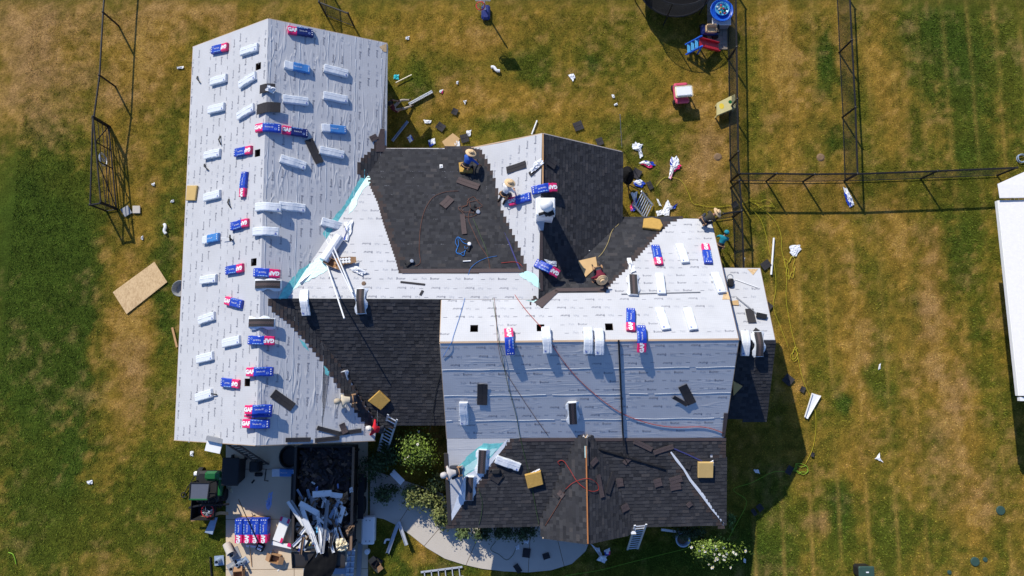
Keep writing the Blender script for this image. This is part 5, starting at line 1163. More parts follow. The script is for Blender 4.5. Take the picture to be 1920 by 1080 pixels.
CR = [('white wrapper on grass right of the dark gable, uppermost', 'G', [(1184, 272), (1192, 267), (1204, 272), (1202, 280), (1205, 292), (1199, 297), (1197, 284), (1186, 280)], W_, ()), ('white wrapper with pink end below the uppermost one', 'G', [(1196, 306), (1208, 301), (1222, 304), (1228, 310), (1218, 317), (1206, 310)], W_, (BL_, RD)),
      ('large white and red wrapper lying on the grass beside the fence', 'G', [(1259, 296), (1270, 294), (1274, 306), (1277, 314), (1262, 324), (1258, 338), (1252, 336), (1256, 318), (1256, 306)], W_, (RD, W_, BL_)), ('blue wrapper heap on a dark shingle near the gable corner', 'G', [(1187, 340), (1200, 336), (1211, 344), (1203, 352), (1190, 349)], W_, (BL_, BL_)),
      ('white and red wrapper in the dark corner of the gable', 'G', [(1182, 362), (1195, 360), (1193, 378), (1195, 394), (1185, 398), (1181, 388), (1187, 376)], W_, (BL_, RD)), ('white wrapper with blue arm beside the top eave', 'G', [(1245, 384), (1252, 376), (1260, 388), (1271, 381), (1266, 391), (1255, 394), (1254, 404), (1240, 404)], W_, (BL_, W_)),
      ('white scrap left of the blue-armed wrapper', 'G', [(1230, 396), (1240, 394), (1242, 402), (1232, 406)], W_, ()), ('slim white scrap in the grass by the folding steps', 'G', [(1230, 372), (1234, 374), (1240, 386), (1236, 386)], W_, ()), ('white and blue wrapper lying along the right fence', 'G', [(1580, 352), (1588, 354), (1596, 370), (1601, 384), (1592, 391), (1585, 378)], W_, (W_, BL_)),
      ('white crumpled wrapper alone on the right lawn', 'G', [(1480, 461), (1499, 458), (1501, 468), (1490, 483), (1480, 474)], W_, ()), ('white triangular scrap on the upper lawn', 'G', [(1065, 141), (1076, 138), (1079, 146), (1074, 153)], W_, ()), ('white folded scrap alone on the lower right lawn', 'G', [(1640, 860), (1649, 848), (1649, 858), (1655, 866)], 'white', ()),
      ('tiny white scrap on the right lawn', 'G', [(1647, 683), (1651, 681), (1650, 692), (1646, 693)], 'white', ()), ('white wrapper scrap in the wall shadow', 'G', [(763, 259), (770, 253), (776, 262), (769, 268)], W_, (BL_,)), ('white and blue wrapper on the grass at the dark roof edge', 'G', [(803, 264), (815, 260), (817, 270), (805, 276)], W_, (W_, BL_)),
      ('white crumpled paper on the plywood square', 'G', [(852, 262), (862, 264), (862, 276), (852, 274)], W_, ()), ('small white scrap above the worker in blue', 'G', [(874, 246), (884, 244), (882, 256), (874, 256)], W_, ()), ('white scrap on dry grass above the plywood', 'G', [(868, 190), (876, 188), (872, 196)], 'white', ()),
      ('pink and white scrap on the dry grass', 'G', [(824, 170), (832, 168), (830, 176), (824, 174)], W_, (RD,)), ('small white scrap beside the wall shadow end', 'G', [(795, 225), (810, 226), (806, 232), (796, 232)], 'white', ()), ('small white scrap high on the upper lawn', 'G', [(856, 153), (860, 152), (859, 159), (855, 158)], 'white', ()), ('grey paper scrap near the upper eave of the long roof', 'G', [(760, 70), (768, 68), (767, 75), (761, 75)], 'white', ()),
      ('green paper pad on the grass at the right eave', 'G', [(738, 140), (748, 140), (748, 150), (738, 149)], 'cyan', ()), ('white scrap in the right corner of the small lawn', 'G', [(1146, 178), (1151, 177), (1153, 184), (1148, 184)], 'white', ()), ('white oblong scrap below another by the toy yard', 'G', [(1151, 196), (1157, 193), (1158, 197), (1152, 199)], 'white', ()), ('small white chip left of the long roof, upper', 'G', [(332, 126), (345, 124), (344, 129), (333, 130)], 'white', ()),
      ('white chip beside the tan pad in the grass', 'G', [(321, 376), (327, 374), (326, 380), (320, 380)], 'white', ()), ('small white chip near the gate pavers', 'G', [(284, 345), (291, 342), (290, 349), (285, 348)], 'white', ()), ('white chip below the S-shaped elbow', 'G', [(265, 444), (269, 442), (269, 450), (265, 449)], 'white', ()), ('blue grey chip on the left lawn', 'G', [(163, 902), (175, 900), (173, 907), (165, 908)], 'white', ()), ('white chip below the bottom eave', 'G', [(357, 846), (363, 846), (363, 856), (357, 854)], 'white', ()),
      ('white paper crumpled on the small ridge', 'NW', [(1004, 305), (1016, 298), (1022, 306), (1013, 314), (998, 326), (996, 320)], W_, ()), ('white wrapper end under the lower ridge bundle', 'NE', [(1020, 487), (1043, 490), (1042, 500), (1024, 500)], W_, ()), ('white crumpled wrapper trailing above an opened bundle', 'MN', [(1174, 486), (1181, 484), (1186, 494), (1192, 510), (1183, 514), (1178, 498)], W_, ()), ('trailing white wrapper of the torn valley bundle', 'CN', [(645, 418), (662, 414), (660, 436), (652, 452), (642, 454), (650, 440)], W_, (W_, BL_)),
      ('white paper sheet beside the box of nails', 'CN', [(654, 504), (668, 500), (684, 508), (690, 512), (680, 518), (662, 510)], W_, ()), ('white crumpled bag on the mustard pad', 'LS', [(990, 888), (1000, 882), (1012, 877), (1010, 886), (996, 892)], W_, ()), ('white crumpled bag on the right hip pad', 'LE', [(1322, 866), (1336, 862), (1338, 872), (1330, 877), (1322, 874)], W_, ()), ('white cup lid on the dark roof', 'CN', [(824, 310), (830, 310), (831, 316), (825, 317)], 'white', ()), ('small white scrap near the porch ridge', 'LS', [(1074, 864), (1079, 858), (1080, 862), (1076, 866)], 'white', ()),
      ('blue crumpled wrapper in the dark of the trailer', 'G', [(640, 884), (658, 862), (660, 880), (652, 896), (644, 890)], 'print_pale', (BL_, 'print_pale', RD)), ('pale crumpled sheet hanging under the bottom eave', 'G', [(568, 832), (580, 832), (580, 844), (570, 842)], 'print_pale', ()), ('pale wrapper lying on the shaded driveway', 'G', [(503, 926), (512, 922), (510, 945), (504, 958), (497, 944)], 'print_pale', ()),
      ('white cardboard scrap folded in the porch shade', 'G', [(1109, 1022), (1124, 1028), (1130, 1044), (1140, 1042), (1134, 1056), (1118, 1050), (1124, 1042)], W_, ()), ('pink and white wrapper beside the porch scrap', 'G', [(1132, 1032), (1144, 1026), (1144, 1040), (1134, 1042)], W_, (RD, BL_)), ('white crumpled bag on the path in shade', 'G', [(966, 1024), (974, 1020), (974, 1030), (967, 1030)], W_, ()), ('small white wrapper in the porch shade', 'G', [(980, 1008), (992, 1012), (990, 1020), (982, 1018)], W_, ()), ('white scrap at the shadow edge on the lower right', 'G', [(1394, 1046), (1398, 1048), (1398, 1056), (1394, 1054)], 'white', ()), ('white scrap on the dark lawn right of the hip', 'G', [(1412, 880), (1422, 880), (1424, 888), (1416, 886)], 'white', ())]
for i, (lb, pl_, pg, m, cs) in enumerate(CR): crumple(lb, pl_, pg, m, cs, seed=i, h=.13 if len(pg) > 5 else .07, lift=.05 if pl_ in ('NW', 'NE', 'MN', 'CN', 'LS', 'LE') else .02)
# ---------------------------------------------------------------- hoses and cords
def cord(label, pts, m, r=.009, k=5, lift=.02, name='air_hose', cat='hose', group='hoses and cords over the roof and lawn', wig=0):
    q = []
    for (x, y, pl_) in pts:
        P_ = top_plane(x, y) if pl_ in ('LS', 'PW', 'PE') else PL[pl_] if isinstance(pl_, str) else Plane(pl_, 0, 0); off = lift + (.022 if pl_ in ('CN', 'NW', 'NE', 'LS', 'LE', 'CS', 'PW', 'PE', 'RS') else .012)
        q.append(P_.hit(x, y, off))
    s = smooth_path(q, k); mb = MB(); mb.tube(s, r, m, 5); return lone(mb, name, label, cat, q[len(q) // 2], group, smooth=True)
cord('red hose making a wide arc down the left of the dark roof', [(860, 358, 'CN'), (835, 360, 'CN'), (812, 370, 'CN'), (796, 395, 'CN'), (788, 430, 'CN'), (786, 470, 'CN'), (788, 492, 'CN'), (778, 499, 'CN')], 'cord_rust')
cord('red hose from the coil down over the main ridge', [(878, 372, 'CN'), (882, 390, 'CN'), (878, 410, 'CN'), (888, 435, 'CN'), (900, 460, 'CN'), (914, 482, 'CN'), (918, 500, 'CN'), (924, 540, 'MN'), (930, 590, 'MN'), (933, 640, 'MN'), (945, 690, 'MS'), (975, 740, 'MS'), (1005, 785, 'MS'), (1028, 817, 'MS')], 'cord_rust', .009)
cord('green hose running over the ridge and down the front slope', [(887, 410, 'CN'), (900, 440, 'CN'), (915, 480, 'CN'), (921, 540, 'MN'), (930, 600, 'MN'), (936, 642, 'MN'), (952, 720, 'MS'), (968, 780, 'MS'), (975, 818, 'MS'), (985, 860, 'LS'), (995, 900, 'LS'), (1004, 950, 'LS'), (1011, 985, 'LS')], 'cord_green', .011)
cord('blue hose from the coil along the white felt to the ridge end', [(932, 480, 'CN'), (912, 484, 'CN'), (893, 493, 'CN'), (880, 508, 'CN'), (876, 540, 'MN'), (866, 580, 'MN'), (850, 630, 'MN'), (846, 643, 'MS'), (830, 670, 'MS')], 'cord_blue', .009)
cord('red hose sagging across the shaded front slope', [(985, 508, 'CN'), (970, 492, 'CN'), (940, 493, 'CN')], 'cord_red', .01)
cord('long red hose drooping across the shaded main slope', [(960, 545, 'MN'), (985, 580, 'MN'), (1020, 620, 'MN'), (1034, 645, 'MS'), (1070, 695, 'MS'), (1110, 735, 'MS'), (1160, 772, 'MS'), (1210, 792, 'MS'), (1260, 801, 'MS'), (1320, 801, 'MS'), (1356, 812, 'MS')], 'cord_red', .012)
def coil(label, c, pl_, m, rs, seed, r=.010, n=20):
    rr = random.Random(seed); pts = []
    for i in range(n):
        a = i * .62; rad = rr.uniform(.35, 1.2); pts.append((c[0] + rs[0] * rad * math.cos(a), c[1] + rs[1] * rad * math.sin(a), pl_))
    return cord(label, pts, m, r, 4, .025)
coil('tangled blue hose coil on the dark roof', (864, 462), 'CN', 'cord_blue', (13, 18), 3, .011)
coil('loose red and brown hose coil around the compressor', (882, 388), 'CN', 'cord_rust', (20, 17), 5, .009)
coil('yellow cord tangle beside the right fence', (1430, 382), 'G', 'cord_yellow', (24, 9), 8, .009, 13)
coil('yellow cord loops on the lawn right of the wing', (1482, 500), 'G', 'cord_yellow', (12, 24), 9)
coil('lime cord knot in the grass by the shadow edge', (1500, 880), 'G', 'cord_lime', (18, 11), 12, .011)
coil('yellow cord knot near the white sticks right of the wing', (1490, 663), 'G', 'cord_yellow', (8, 14), 13)
cord('red hose loop over the porch ridge', [(1060, 918, 'LS'), (1075, 905, 'PW'), (1100, 897, ZP + .05), (1118, 905, 'PE'), (1122, 918, 'PE'), (1108, 921, 'PE'), (1092, 912, 'PW'), (1080, 900, 'PW'), (1068, 880, 'LS'), (1056, 864, 'LS'), (1046, 866, 'LS'), (1050, 872, 'LS')], 'cord_red', .010, lift=.04)
cord('dark red hose trailing from the porch roof to the eave', [(1060, 918, 'LS'), (1050, 940, 'LS'), (1035, 965, 'LS'), (1022, 986, 'LS')], 'cord_rust', .011)
cord('yellow cord going down the dark valley to the plywood', [(1170, 402, 'MN'), (1160, 420, 'MN'), (1148, 432, 'MN'), (1140, 455, 'MN'), (1131, 472, 'MN'), (1122, 482, 'MN')], 'cord_tan', .012)
cord('yellow cord across the grass below the wrappers', [(1230, 350, 'G'), (1240, 337, 'G'), (1252, 332, 'G'), (1276, 338, 'G'), (1290, 360, 'G'), (1298, 380, 'G'), (1310, 384, 'G'), (1340, 388, 'G'), (1390, 382, 'G'), (1410, 372, 'G')], 'cord_yellow')
cord('yellow cord running down the right lawn, inner one', [(1405, 388, 'G'), (1425, 410, 'G'), (1436, 440, 'G'), (1442, 470, 'G'), (1452, 500, 'G'), (1455, 540, 'G'), (1450, 575, 'G'), (1462, 610, 'G'), (1478, 650, 'G')], 'cord_yellow')
cord('yellow cord running down the right lawn, outer one', [(1415, 380, 'G'), (1450, 410, 'G'), (1464, 440, 'G'), (1466, 470, 'G'), (1475, 510, 'G'), (1474, 560, 'G'), (1482, 610, 'G'), (1494, 660, 'G'), (1505, 710, 'G'), (1526, 760, 'G'), (1530, 800, 'G'), (1524, 840, 'G'), (1510, 870, 'G')], 'cord_yellow')
cord('lime cord from the knot across the dark shade to the flowering shrub', [(1480, 886, 'G'), (1450, 885, 'G'), (1410, 905, 'G'), (1375, 918, 'G'), (1400, 940, 'G'), (1382, 980, 'G'), (1366, 1010, 'G')], 'cord_lime')
cord('lime cord over the dark lawn at the bottom', [(1290, 1028, 'G'), (1240, 1040, 'G'), (1180, 1055, 'G'), (1120, 1070, 'G'), (1060, 1079, 'G')], 'cord_lime')
cord('bright green hose bit in the lower left grass', [(16, 1036, 'G'), (24, 1039, 'G'), (28, 1048, 'G'), (30, 1058, 'G')], 'cord_lime', .022)
cord('green cord pair lying down the dark front roof', [(897, 916, 'LS'), (904, 940, 'LS'), (903, 962, 'LS'), (898, 985, 'LS')], 'cord_green', .009)
cord('blue grey hose hanging over the dark valley roof beside the main rake', [(826, 700, 'CS'), (818, 730, 'CS'), (812, 770, 'CS'), (808, 797, 'CS'), (800, 830, 1.2)], 'cord_dark', .014)
cord('thin pale cord looping on the porch path', [(930, 1015, 'G'), (920, 1030, 'G'), (936, 1040, 'G'), (950, 1050, 'G'), (962, 1040, 'G'), (968, 1025, 'G')], 'cord_green', .01)
# small tools
def tool(label, pl_, c, seed, s=.3, m2='steel'):
    rr = random.Random(seed); p = PL[pl_].hit(*c, .06); t = thing('nail_gun', label, 'tool', p); a = rr.uniform(0, 6); x = Vector((math.cos(a), math.sin(a), 0)); y = Vector((-x.y, x.x, 0)); z = Vector((0, 0, 1))
    mb = MB(); mb.rbox(p, (s, s * .32, s * .35), 'black_plastic', .02, (x, y, z)); part(mb, 'body', t)
    mb = MB(); mb.tube([p - x * s * .2, p - x * s * .25 + y * s * .6], s * .12, 'black_plastic', 7); part(mb, 'grip', t)
    mb = MB(); mb.lathe([(s * .26, -.04), (s * .26, .05), (s * .2, .07)], p + x * s * .55, m2, 12); part(mb, 'magazine', t)
tool('black and silver nail gun at the end of the rust hose', 'CN', (767, 495), 1, .3); tool('black nail gun inside the brown hose coil', 'CN', (889, 393), 2, .36); tool('black and white nail gun beside the blue coil', 'CN', (879, 465), 3, .3, 'white'); tool('black tool with orange pouch behind the leaning worker', 'LS', (865, 882), 4, .28)
for c, lb, a in (((373, 149), 'bent dark metal scrap near the left eave, uppermost', 60), ((387, 313), 'bent dark metal scrap below the second row of bundles', 50), ((431, 381), 'dark scrap below the lengthwise bundle', 70), ((414, 263), 'dark scrap left of the topmost ridge bundle', 80), ((400, 738), 'dark bracket at the end of the lowest white bundle', 10)):
    p = WL.hit(*c, .03); x = Vector((math.cos(R(a)), -math.sin(R(a)), 0)); mb = MB(); e1_, e2_ = p + x * .22, p - x * .2
    e1_.z = WL.z(e1_.x, e1_.y) + .06; e2_.z = WL.z(e2_.x, e2_.y) + .03; mb.beam(e1_, p + WL.n * .1, .05, .02, 'black_plastic'); mb.beam(p + WL.n * .1, e2_, .06, .02, 'black_plastic'); lone(mb, 'metal_scrap', lb, 'scrap', p)
p = WL.hit(432, 447, .1); t = thing('roof_hook', 'black hook tool with a white stick on the left slope', 'tool', p)
mb = MB(); mb.tube([p + Vector((.0, .12, .06)), p + Vector((.05, 0, .16)), p + Vector((.02, -.12, .05))], .035, 'black_plastic', 6); mb.tube([p + Vector((-.05, .05, .0)), p + Vector((.12, -.1, .1))], .03, 'black_plastic', 6); part(mb, 'head', t)
mb = MB(); mb.tube([p + Vector((-.45, .05, -.2)), p], .015, 'white', 5); part(mb, 'stick', t)
# ridge shingles bent over the top with a crumpled foil
def bent(label, c, w_, l_, m='shingle_loose', k=.5):
    p = at(*c, ZW); mb = MB()
    for i in range(8):
        x0, x1 = -l_ / 2 + l_ * i / 8, -l_ / 2 + l_ * (i + 1) / 8; f = lambda x, y: (p.x + x, p.y + y + x * .1, ZW + .06 + bendz(x, k))
        q = [f(x0, -w_ / 2), f(x1, -w_ / 2), f(x1, w_ / 2), f(x0, w_ / 2)]; mb.hexa(q, [(a, b, c_ + .014) for a, b, c_ in q], m)
    lone(mb, 'bent_shingle', label, 'shingle', p)
bent('dark shingle folded over the ridge just above the topmost ridge bundle', (502, 202), .42, .95)
bent('dark shingle folded over the ridge under the crumpled foil', (501, 166), .36, .62)
crumple('crumpled silver foil on the folded ridge shingle', 'WR', sq(506, 170, 18, 12, 20), 'white_plastic', (), .16, 91, lift=.12)
# boxes of nails in the valley
def open_box(label, c, pl_, size, h, m='cardboard', ang=20, fill=None, name='cardboard_box', cat='box'):
    p = PL[pl_].hit(*c) ; a = R(ang); x = Vector((math.cos(a), math.sin(a), 0)); y = Vector((-x.y, x.x, 0)); z = Vector((0, 0, 1)); sx_, sy_ = size; p = p + z * .02; t = thing(name, label, cat, p)
    for sg in (1, -1):
        mb = MB(); mb.box(p + x * sg * sx_ / 2 + z * h / 2, (.015, sy_, h), m, (x, y, z)); part(mb, 'side', t); mb = MB(); mb.box(p + y * sg * sy_ / 2 + z * h / 2, (sx_, .015, h), m, (x, y, z)); part(mb, 'end', t)
        mb = MB(); mb.slab([p + y * sg * (sy_ / 2 + .01) + x * sx_ / 2 + z * h, p + y * sg * (sy_ / 2 + .01) - x * sx_ / 2 + z * h, p + y * sg * (sy_ / 2 + .2) - x * sx_ * .45 + z * (h * .75), p + y * sg * (sy_ / 2 + .2) + x * sx_ * .45 + z * (h * .75)], z, .008, m); part(mb, 'flap', t)
    mb = MB(); mb.box(p + z * .02, (sx_, sy_, .02), m, (x, y, z)); part(mb, 'bottom', t)
    if fill:
        rr = random.Random(3)
        for i in range(8): mb = MB(); q = p + x * ((i % 2 - .5) * sx_ * .45) + y * ((i // 2 - 1.5) * sy_ * .24) + z * h * .8; mb.lathe([(.055, -.04), (.06, .03), (.02, .035)], q, fill, 10); part(mb, 'nail_coil', t)
open_box('open cardboard box beneath the white poles in the valley', (627, 495), 'CN', (.3, .42), .22, ang=65); open_box('open box of white nail coils beside the poles', (649, 490), 'CN', (.26, .5), .22, ang=95, fill='white')
mb = MB(); p = CN.hit(682, 531.5, .02); mb.lathe([(.09, 0), (.085, .02), (.05, .03), (.001, .03)], p, 'trim', 14); lone(mb, 'pipe_plug', 'round brown pipe plug on the white felt above the unwrapped bundle', 'plug', p)
tb = thing('tool_bag', 'black tool bag with strap loops on the dark front roof', 'bag', LS.hit(930, 893)); mb = MB(); mb.rbox(LS.hit(930, 884, .08), (.34, .22, .14), 'black_plastic', .04); part(mb, 'pouch', tb)
mb = MB(); mb.tube(smooth_path([LS.hit(*q, .04) for q in ((918, 883), (926, 880), (940, 886), (944, 894), (936, 902), (924, 900))]), .02, 'black_plastic', 5); part(mb, 'strap', tb)
# ---------------------------------------------------------------- toy yard
tr = thing('trampoline', 'large round black trampoline cut by the top edge', 'trampoline', at(1266, -30, 0)); tc_ = at(1266, -38, .9); rt = 1.85
mb = MB(); mb.lathe([(rt - .12, .885), (rt - .12, .9), (.001, .9)], (tc_.x, tc_.y, 0), 'cloth_black', 32); part(mb, 'mat', tr)
mb = MB(); mb.ring((tc_.x, tc_.y, .9), rt, .05, 'black', 36, 6); part(mb, 'frame_ring', tr)
mb = MB(); mb.lathe([(rt - .15, .91), (rt + .03, .93), (rt + .03, .90)], (tc_.x, tc_.y, 0), 'cloth_black', 36); part(mb, 'pad_ring', tr)
mb = MB(); mb.ring((tc_.x, tc_.y, 1.95), rt, .02, 'black', 36, 5); part(mb, 'net_hoop', tr)
for i in range(6):
    a = i * 1.047 + .3; q = Vector((tc_.x + rt * math.cos(a), tc_.y + rt * math.sin(a), 0)); mb = MB(); mb.tube([q, q + Vector((0, 0, 1.97))], .03, 'black', 7); part(mb, 'pole', tr)
mb = MB()
for i in range(150):
    a = i * 2 * math.pi / 150; b = a + .5
    for s in (1, -1): mb.beam((tc_.x + rt * math.cos(a), tc_.y + rt * math.sin(a), .92), (tc_.x + rt * math.cos(a + s * .5), tc_.y + rt * math.sin(a + s * .5), 1.93), .006, .006, 'wire')
part(mb, 'net', tr, kind='stuff')
pv = thing('paver_strip', 'strip of grey stone pavers beside the toy yard fence', 'pavers', at(1345, 60, 0), None, 'structure')
for r_ in range(13):
    for c in range(4):
        q = [at(1326 + c * 9.5 + dx, -20 + r_ * 8.7 + dy, 0) for dx, dy in ((0, 0), (9.1, 0), (9.1, 8.3), (0, 8.3))]; mb = MB(); mb.hexa([p - Vector((0, 0, .02)) for p in q], [p + Vector((0, 0, .025 + random.uniform(0, .008))) for p in q], 'paver'); part(mb, 'paver', pv)
p = at(1353, 20, .75); wt = thing('water_table', 'round blue water table full of little toys', 'water table', (p.x, p.y, 0))
mb = MB(); mb.lathe([(.44, .62), (.52, .70), (.56, .80), (.54, .82), (.47, .74), (.40, .70), (.001, .69)], (p.x, p.y, 0), 'blue_plastic', 28); part(mb, 'basin', wt, True)
mb = MB(); mb.lathe([(.30, .70), (.35, .80), (.34, .82), (.29, .74), (.001, .72)], (p.x + .02, p.y + .08, 0), 'blue_light', 24); part(mb, 'inner_bowl', wt, True)
for i in range(4): a = i * 1.57 + .7; mb = MB(); mb.tube([(p.x + .36 * math.cos(a), p.y + .36 * math.sin(a), 0), (p.x + .34 * math.cos(a), p.y + .34 * math.sin(a), .66)], .05, 'grey', 8); part(mb, 'leg', wt)
toyc = ['red', 'yellow', 'cyan', 'cyan', 'white', 'green_paint', 'pink', 'yellow', 'cyan', 'white', 'red', 'blue_light']; tn = ['red', 'yellow', 'turquoise', 'pale turquoise', 'white', 'green', 'pink', 'small yellow', 'round turquoise', 'tiny white', 'tiny red', 'light blue']
for i in range(12):
    a = i * 2.4; rr_ = .06 + .02 * i; q = (p.x + .02 + rr_ * math.cos(a), p.y + .08 + rr_ * math.sin(a), .78); mb = MB()
    (mb.ball(q, .055, toyc[i], 8, (1, 1, .8)) if i % 3 == 0 else mb.rbox(q, (.1, .07, .06), toyc[i], .02) if i % 3 == 1 else mb.lathe([(.04, -.04), (.055, .03), (.05, .035), (.03, -.02), (.001, -.02)], q, toyc[i], 10))
    lone(mb, 'bath_toy', tn[i] + ' toy in the round blue water table', 'toy', q, 'toys in the water table')
p = at(1352, 42, .4); mb = MB(); mb.rbox((p.x, p.y, .25), (.85, .3, .45), 'grey', .03); mb.rbox((p.x, p.y, .48), (.9, .36, .05), 'white', .02); lone(mb, 'storage_box', 'grey storage box with white lid below the water table', 'box', p)
# ride-on car with slide, blue and red
p = at(1322, 80, 0); sl = thing('toy_slide', 'blue and red toddler slide beside the pavers', 'slide', p)
a, b = at(1312, 80, .65), at(1347, 89, .12); d = (b - a).normalized(); s = Vector((-d.y, d.x, 0)).normalized(); up = d.cross(s)
if up.z < 0: up = -up
mb = MB(); mb.beam(a, b, .42, .03, 'red', up=up); 
for sg in (1, -1): mb.beam(a + s * sg * .21 + up * .06, b + s * sg * .21 + up * .06, .04, .14, 'red', up=up)
part(mb, 'slide_bed', sl)
for i in range(3): mb = MB(); q = a + Vector((-.12 - .14 * i, -.02 - .03 * i, 0)); mb.rbox((q.x, q.y, .56 - .18 * i), (.16, .44, .05), 'blue_light', .02, (s.cross(Vector((0, 0, 1))), s, Vector((0, 0, 1)))); part(mb, 'step', sl)
for sg in (1, -1): mb = MB(); q = a + s * sg * .25; mb.beam((q.x + .05, q.y, .8), (q.x - .52, q.y - .08, .1), .05, .12, 'blue_plastic'); mb.beam((q.x + .05, q.y, 0), (q.x + .05, q.y, .85), .06, .06, 'blue_plastic'); part(mb, 'side_rail', sl)
p = at(1327, 62, 0); cr = thing('toy_car', 'dark blue ride-on toy car with tan seat behind the slide', 'toy car', p)
mb = MB(); mb.rbox((p.x, p.y, .28), (.85, .5, .28), 'wrap_navy', .08); part(mb, 'body', cr)
mb = MB(); mb.rbox((p.x + .02, p.y + .08, .52), (.48, .1, .36), 'tan_plastic', .05); mb.rbox((p.x + .02, p.y - .08, .45), (.46, .3, .1), 'tan_plastic', .04)
for sg in (1, -1): mb.rbox((p.x + .02 + sg * .24, p.y - .05, .52), (.07, .34, .14), 'tan_plastic', .03)
part(mb, 'seat', cr)
for sx_ in (-1, 1):
    for sy_ in (-1, 1): mb = MB(); mb.lathe([(.08, -.06), (.15, -.05), (.15, .05), (.08, .06)], (p.x + sx_ * .3, p.y + sy_ * .27, .15), 'rubber', 14, (Vector((1, 0, 0)), Vector((0, 0, 1)), Vector((0, 1, 0)))); part(mb, 'wheel', cr)
mb = MB(); mb.tube([(p.x + .38, p.y - .2, .45), (p.x + .38, p.y + .2, .45)], .06, 'black_plastic', 8); mb.tube([(p.x + .38, p.y, .4), (p.x + .25, p.y, .55)], .02, 'black', 6); part(mb, 'handlebar', cr)
# pink car with white roof
p = at(1274, 179, 0); pk = thing('toy_car', 'pink toddler car with a white roof on the lawn', 'toy car', p); ax = (Vector((.99, .08, 0)), Vector((-.08, .99, 0)), Vector((0, 0, 1))); V = lambda x, y, z: p + ax[0] * x + ax[1] * y + Vector((0, 0, z))
mb = MB(); mb.rbox(V(-.02, .02, .26), (.66, .86, .3), 'pink', .1, ax); mb.rbox(V(0, -.42, .36), (.66, .26, .16), 'pink', .06, ax); mb.rbox(V(-.02, .33, .42), (.66, .22, .2), 'pink', .07, ax); part(mb, 'body', pk)
mb = MB(); mb.rbox(V(.02, -.1, .72), (.84, .56, .06), 'cream', .05, ax); mb.rbox(V(.02, -.1, .765), (.72, .44, .03), 'white', .03, ax); part(mb, 'roof', pk)
for sx_ in (-1, 1):
    for sy_ in (-1, 1): mb = MB(); mb.tube([V(sx_ * .3, .06 + sy_ * .24, .4), V(sx_ * .3, -.02 + sy_ * .2, .72)], .03, 'grey', 6); part(mb, 'roof_post', pk); mb = MB(); mb.lathe([(.06, -.05), (.12, -.04), (.12, .04), (.06, .05)], V(sx_ * .34, sy_ * .36, .12), 'rubber', 12, (ax[1], ax[2], ax[0])); part(mb, 'wheel', pk)
mb = MB(); mb.ring(V(.0, -.2, .55), .12, .02, 'black_plastic', 14, 5); part(mb, 'steering_wheel', pk)
# cornhole board
c4 = [at(1345, 198, .32), at(1378, 178, .32), at(1379, 202, .06), at(1346, 216, .06)]
q = [at(1345, 217, .06), at(1345, 191, .36), at(1378, 177, .36), at(1378.5, 203, .06)]
q = [at(1345, 216, .42), at(1345, 193, .42), at(1378, 177, .42), at(1379, 202, .42)]
cbp = sum(q, Vector()) / 4; cbt = thing('cornhole_board', 'pale yellow cornhole board tilted beside the fence', 'game board', (cbp.x, cbp.y, 0))
mb = MB(); mb.slab(q, (0, 0, 1), .02, 'board_yellow'); part(mb, 'deck', cbt)
ex = (q[2] - q[1]).normalized(); ey = (q[0] - q[1]).normalized()
for a, b in ((0, 1), (1, 2), (2, 3), (3, 0)): mb = MB(); mb.beam(q[a] - Vector((0, 0, .06)), q[b] - Vector((0, 0, .06)), .03, .11, 'board_yellow'); part(mb, 'side_board', cbt)
for i in range(4): mb = MB(); mb.box((q[i].x + (cbp.x - q[i].x) * .08, q[i].y + (cbp.y - q[i].y) * .08, .2), (.06, .06, .42), 'board_yellow'); part(mb, 'leg', cbt)
mb = MB(); c = at(1369, 191, .44); mb.lathe([(.085, .441), (.085, .446), (.001, .446)], (c.x, c.y, 0), 'green_paint', 16); part(mb, 'hole', cbt)
mb = MB(); c = at(1353, 199, .44); mb.lathe([(.14, .441), (.14, .445), (.001, .445)], (c.x, c.y, 0), 'yellow', 16, sx=.8); part(mb, 'painted_badge', cbt)
# basketball hoop
p = at(911, 26, 0); bh = thing('basketball_hoop', 'small basketball hoop with red ring on the upper lawn', 'basketball hoop', p)
mb = MB(); mb.rbox((p.x, p.y, .12), (.42, .75, .22), 'wrap_navy', .08); part(mb, 'base', bh)
mb = MB(); mb.tube([(p.x - .02, p.y + .1, .2), (p.x - .12, p.y + .35, 1.7)], .04, 'white', 8); part(mb, 'pole', bh)
q = at(901, 11, 1.55); mb = MB(); mb.ring(q, .2, .025, 'red', 20, 6); part(mb, 'rim', bh)
mb = MB()
for i in range(10): a = i * .628; mb.tube([q + Vector((.2 * math.cos(a), .2 * math.sin(a), 0)), q + Vector((.12 * math.cos(a + .3), .12 * math.sin(a + .3), -.3))], .006, 'white', 4)
part(mb, 'net', bh)
mb = MB(); q2 = at(905, -4, 1.9); mb.box(q2, (.7, .04, .5), 'white'); part(mb, 'backboard', bh)
# sprinkler lids, utility box, holes
for c, rx, lb in (((1828, 1053), .2, 'larger green valve lid on the lower right lawn'), ((1847, 1049), .1, 'small green valve lid beside the larger one'), ((1780, 1073), .09, 'small dark lid at the bottom right'), ((1876, 957), .2, 'faded green lid at the right lawn')):
    p = at(*c); mb = MB(); mb.lathe([(rx, -.02), (rx, .02), (rx * .9, .035), (.001, .037)], p, 'green_lid', 16); lone(mb, 'valve_lid', lb, 'lid', p)
p = at(1611, 1066); ub = thing('utility_box', 'dark green utility box standing on the lower lawn', 'utility box', p); mb = MB(); mb.rbox((p.x, p.y, .3), (.62, .48, .6), 'black_plastic', .08); part(mb, 'cabinet', ub); mb = MB(); mb.rbox((p.x, p.y, .63), (.68, .54, .08), 'green_lid', .03); part(mb, 'lid', ub); mb = MB(); mb.box((p.x + .02, p.y + .03, .674), (.12, .05, .006), 'print_white'); part(mb, 'sticker', ub)
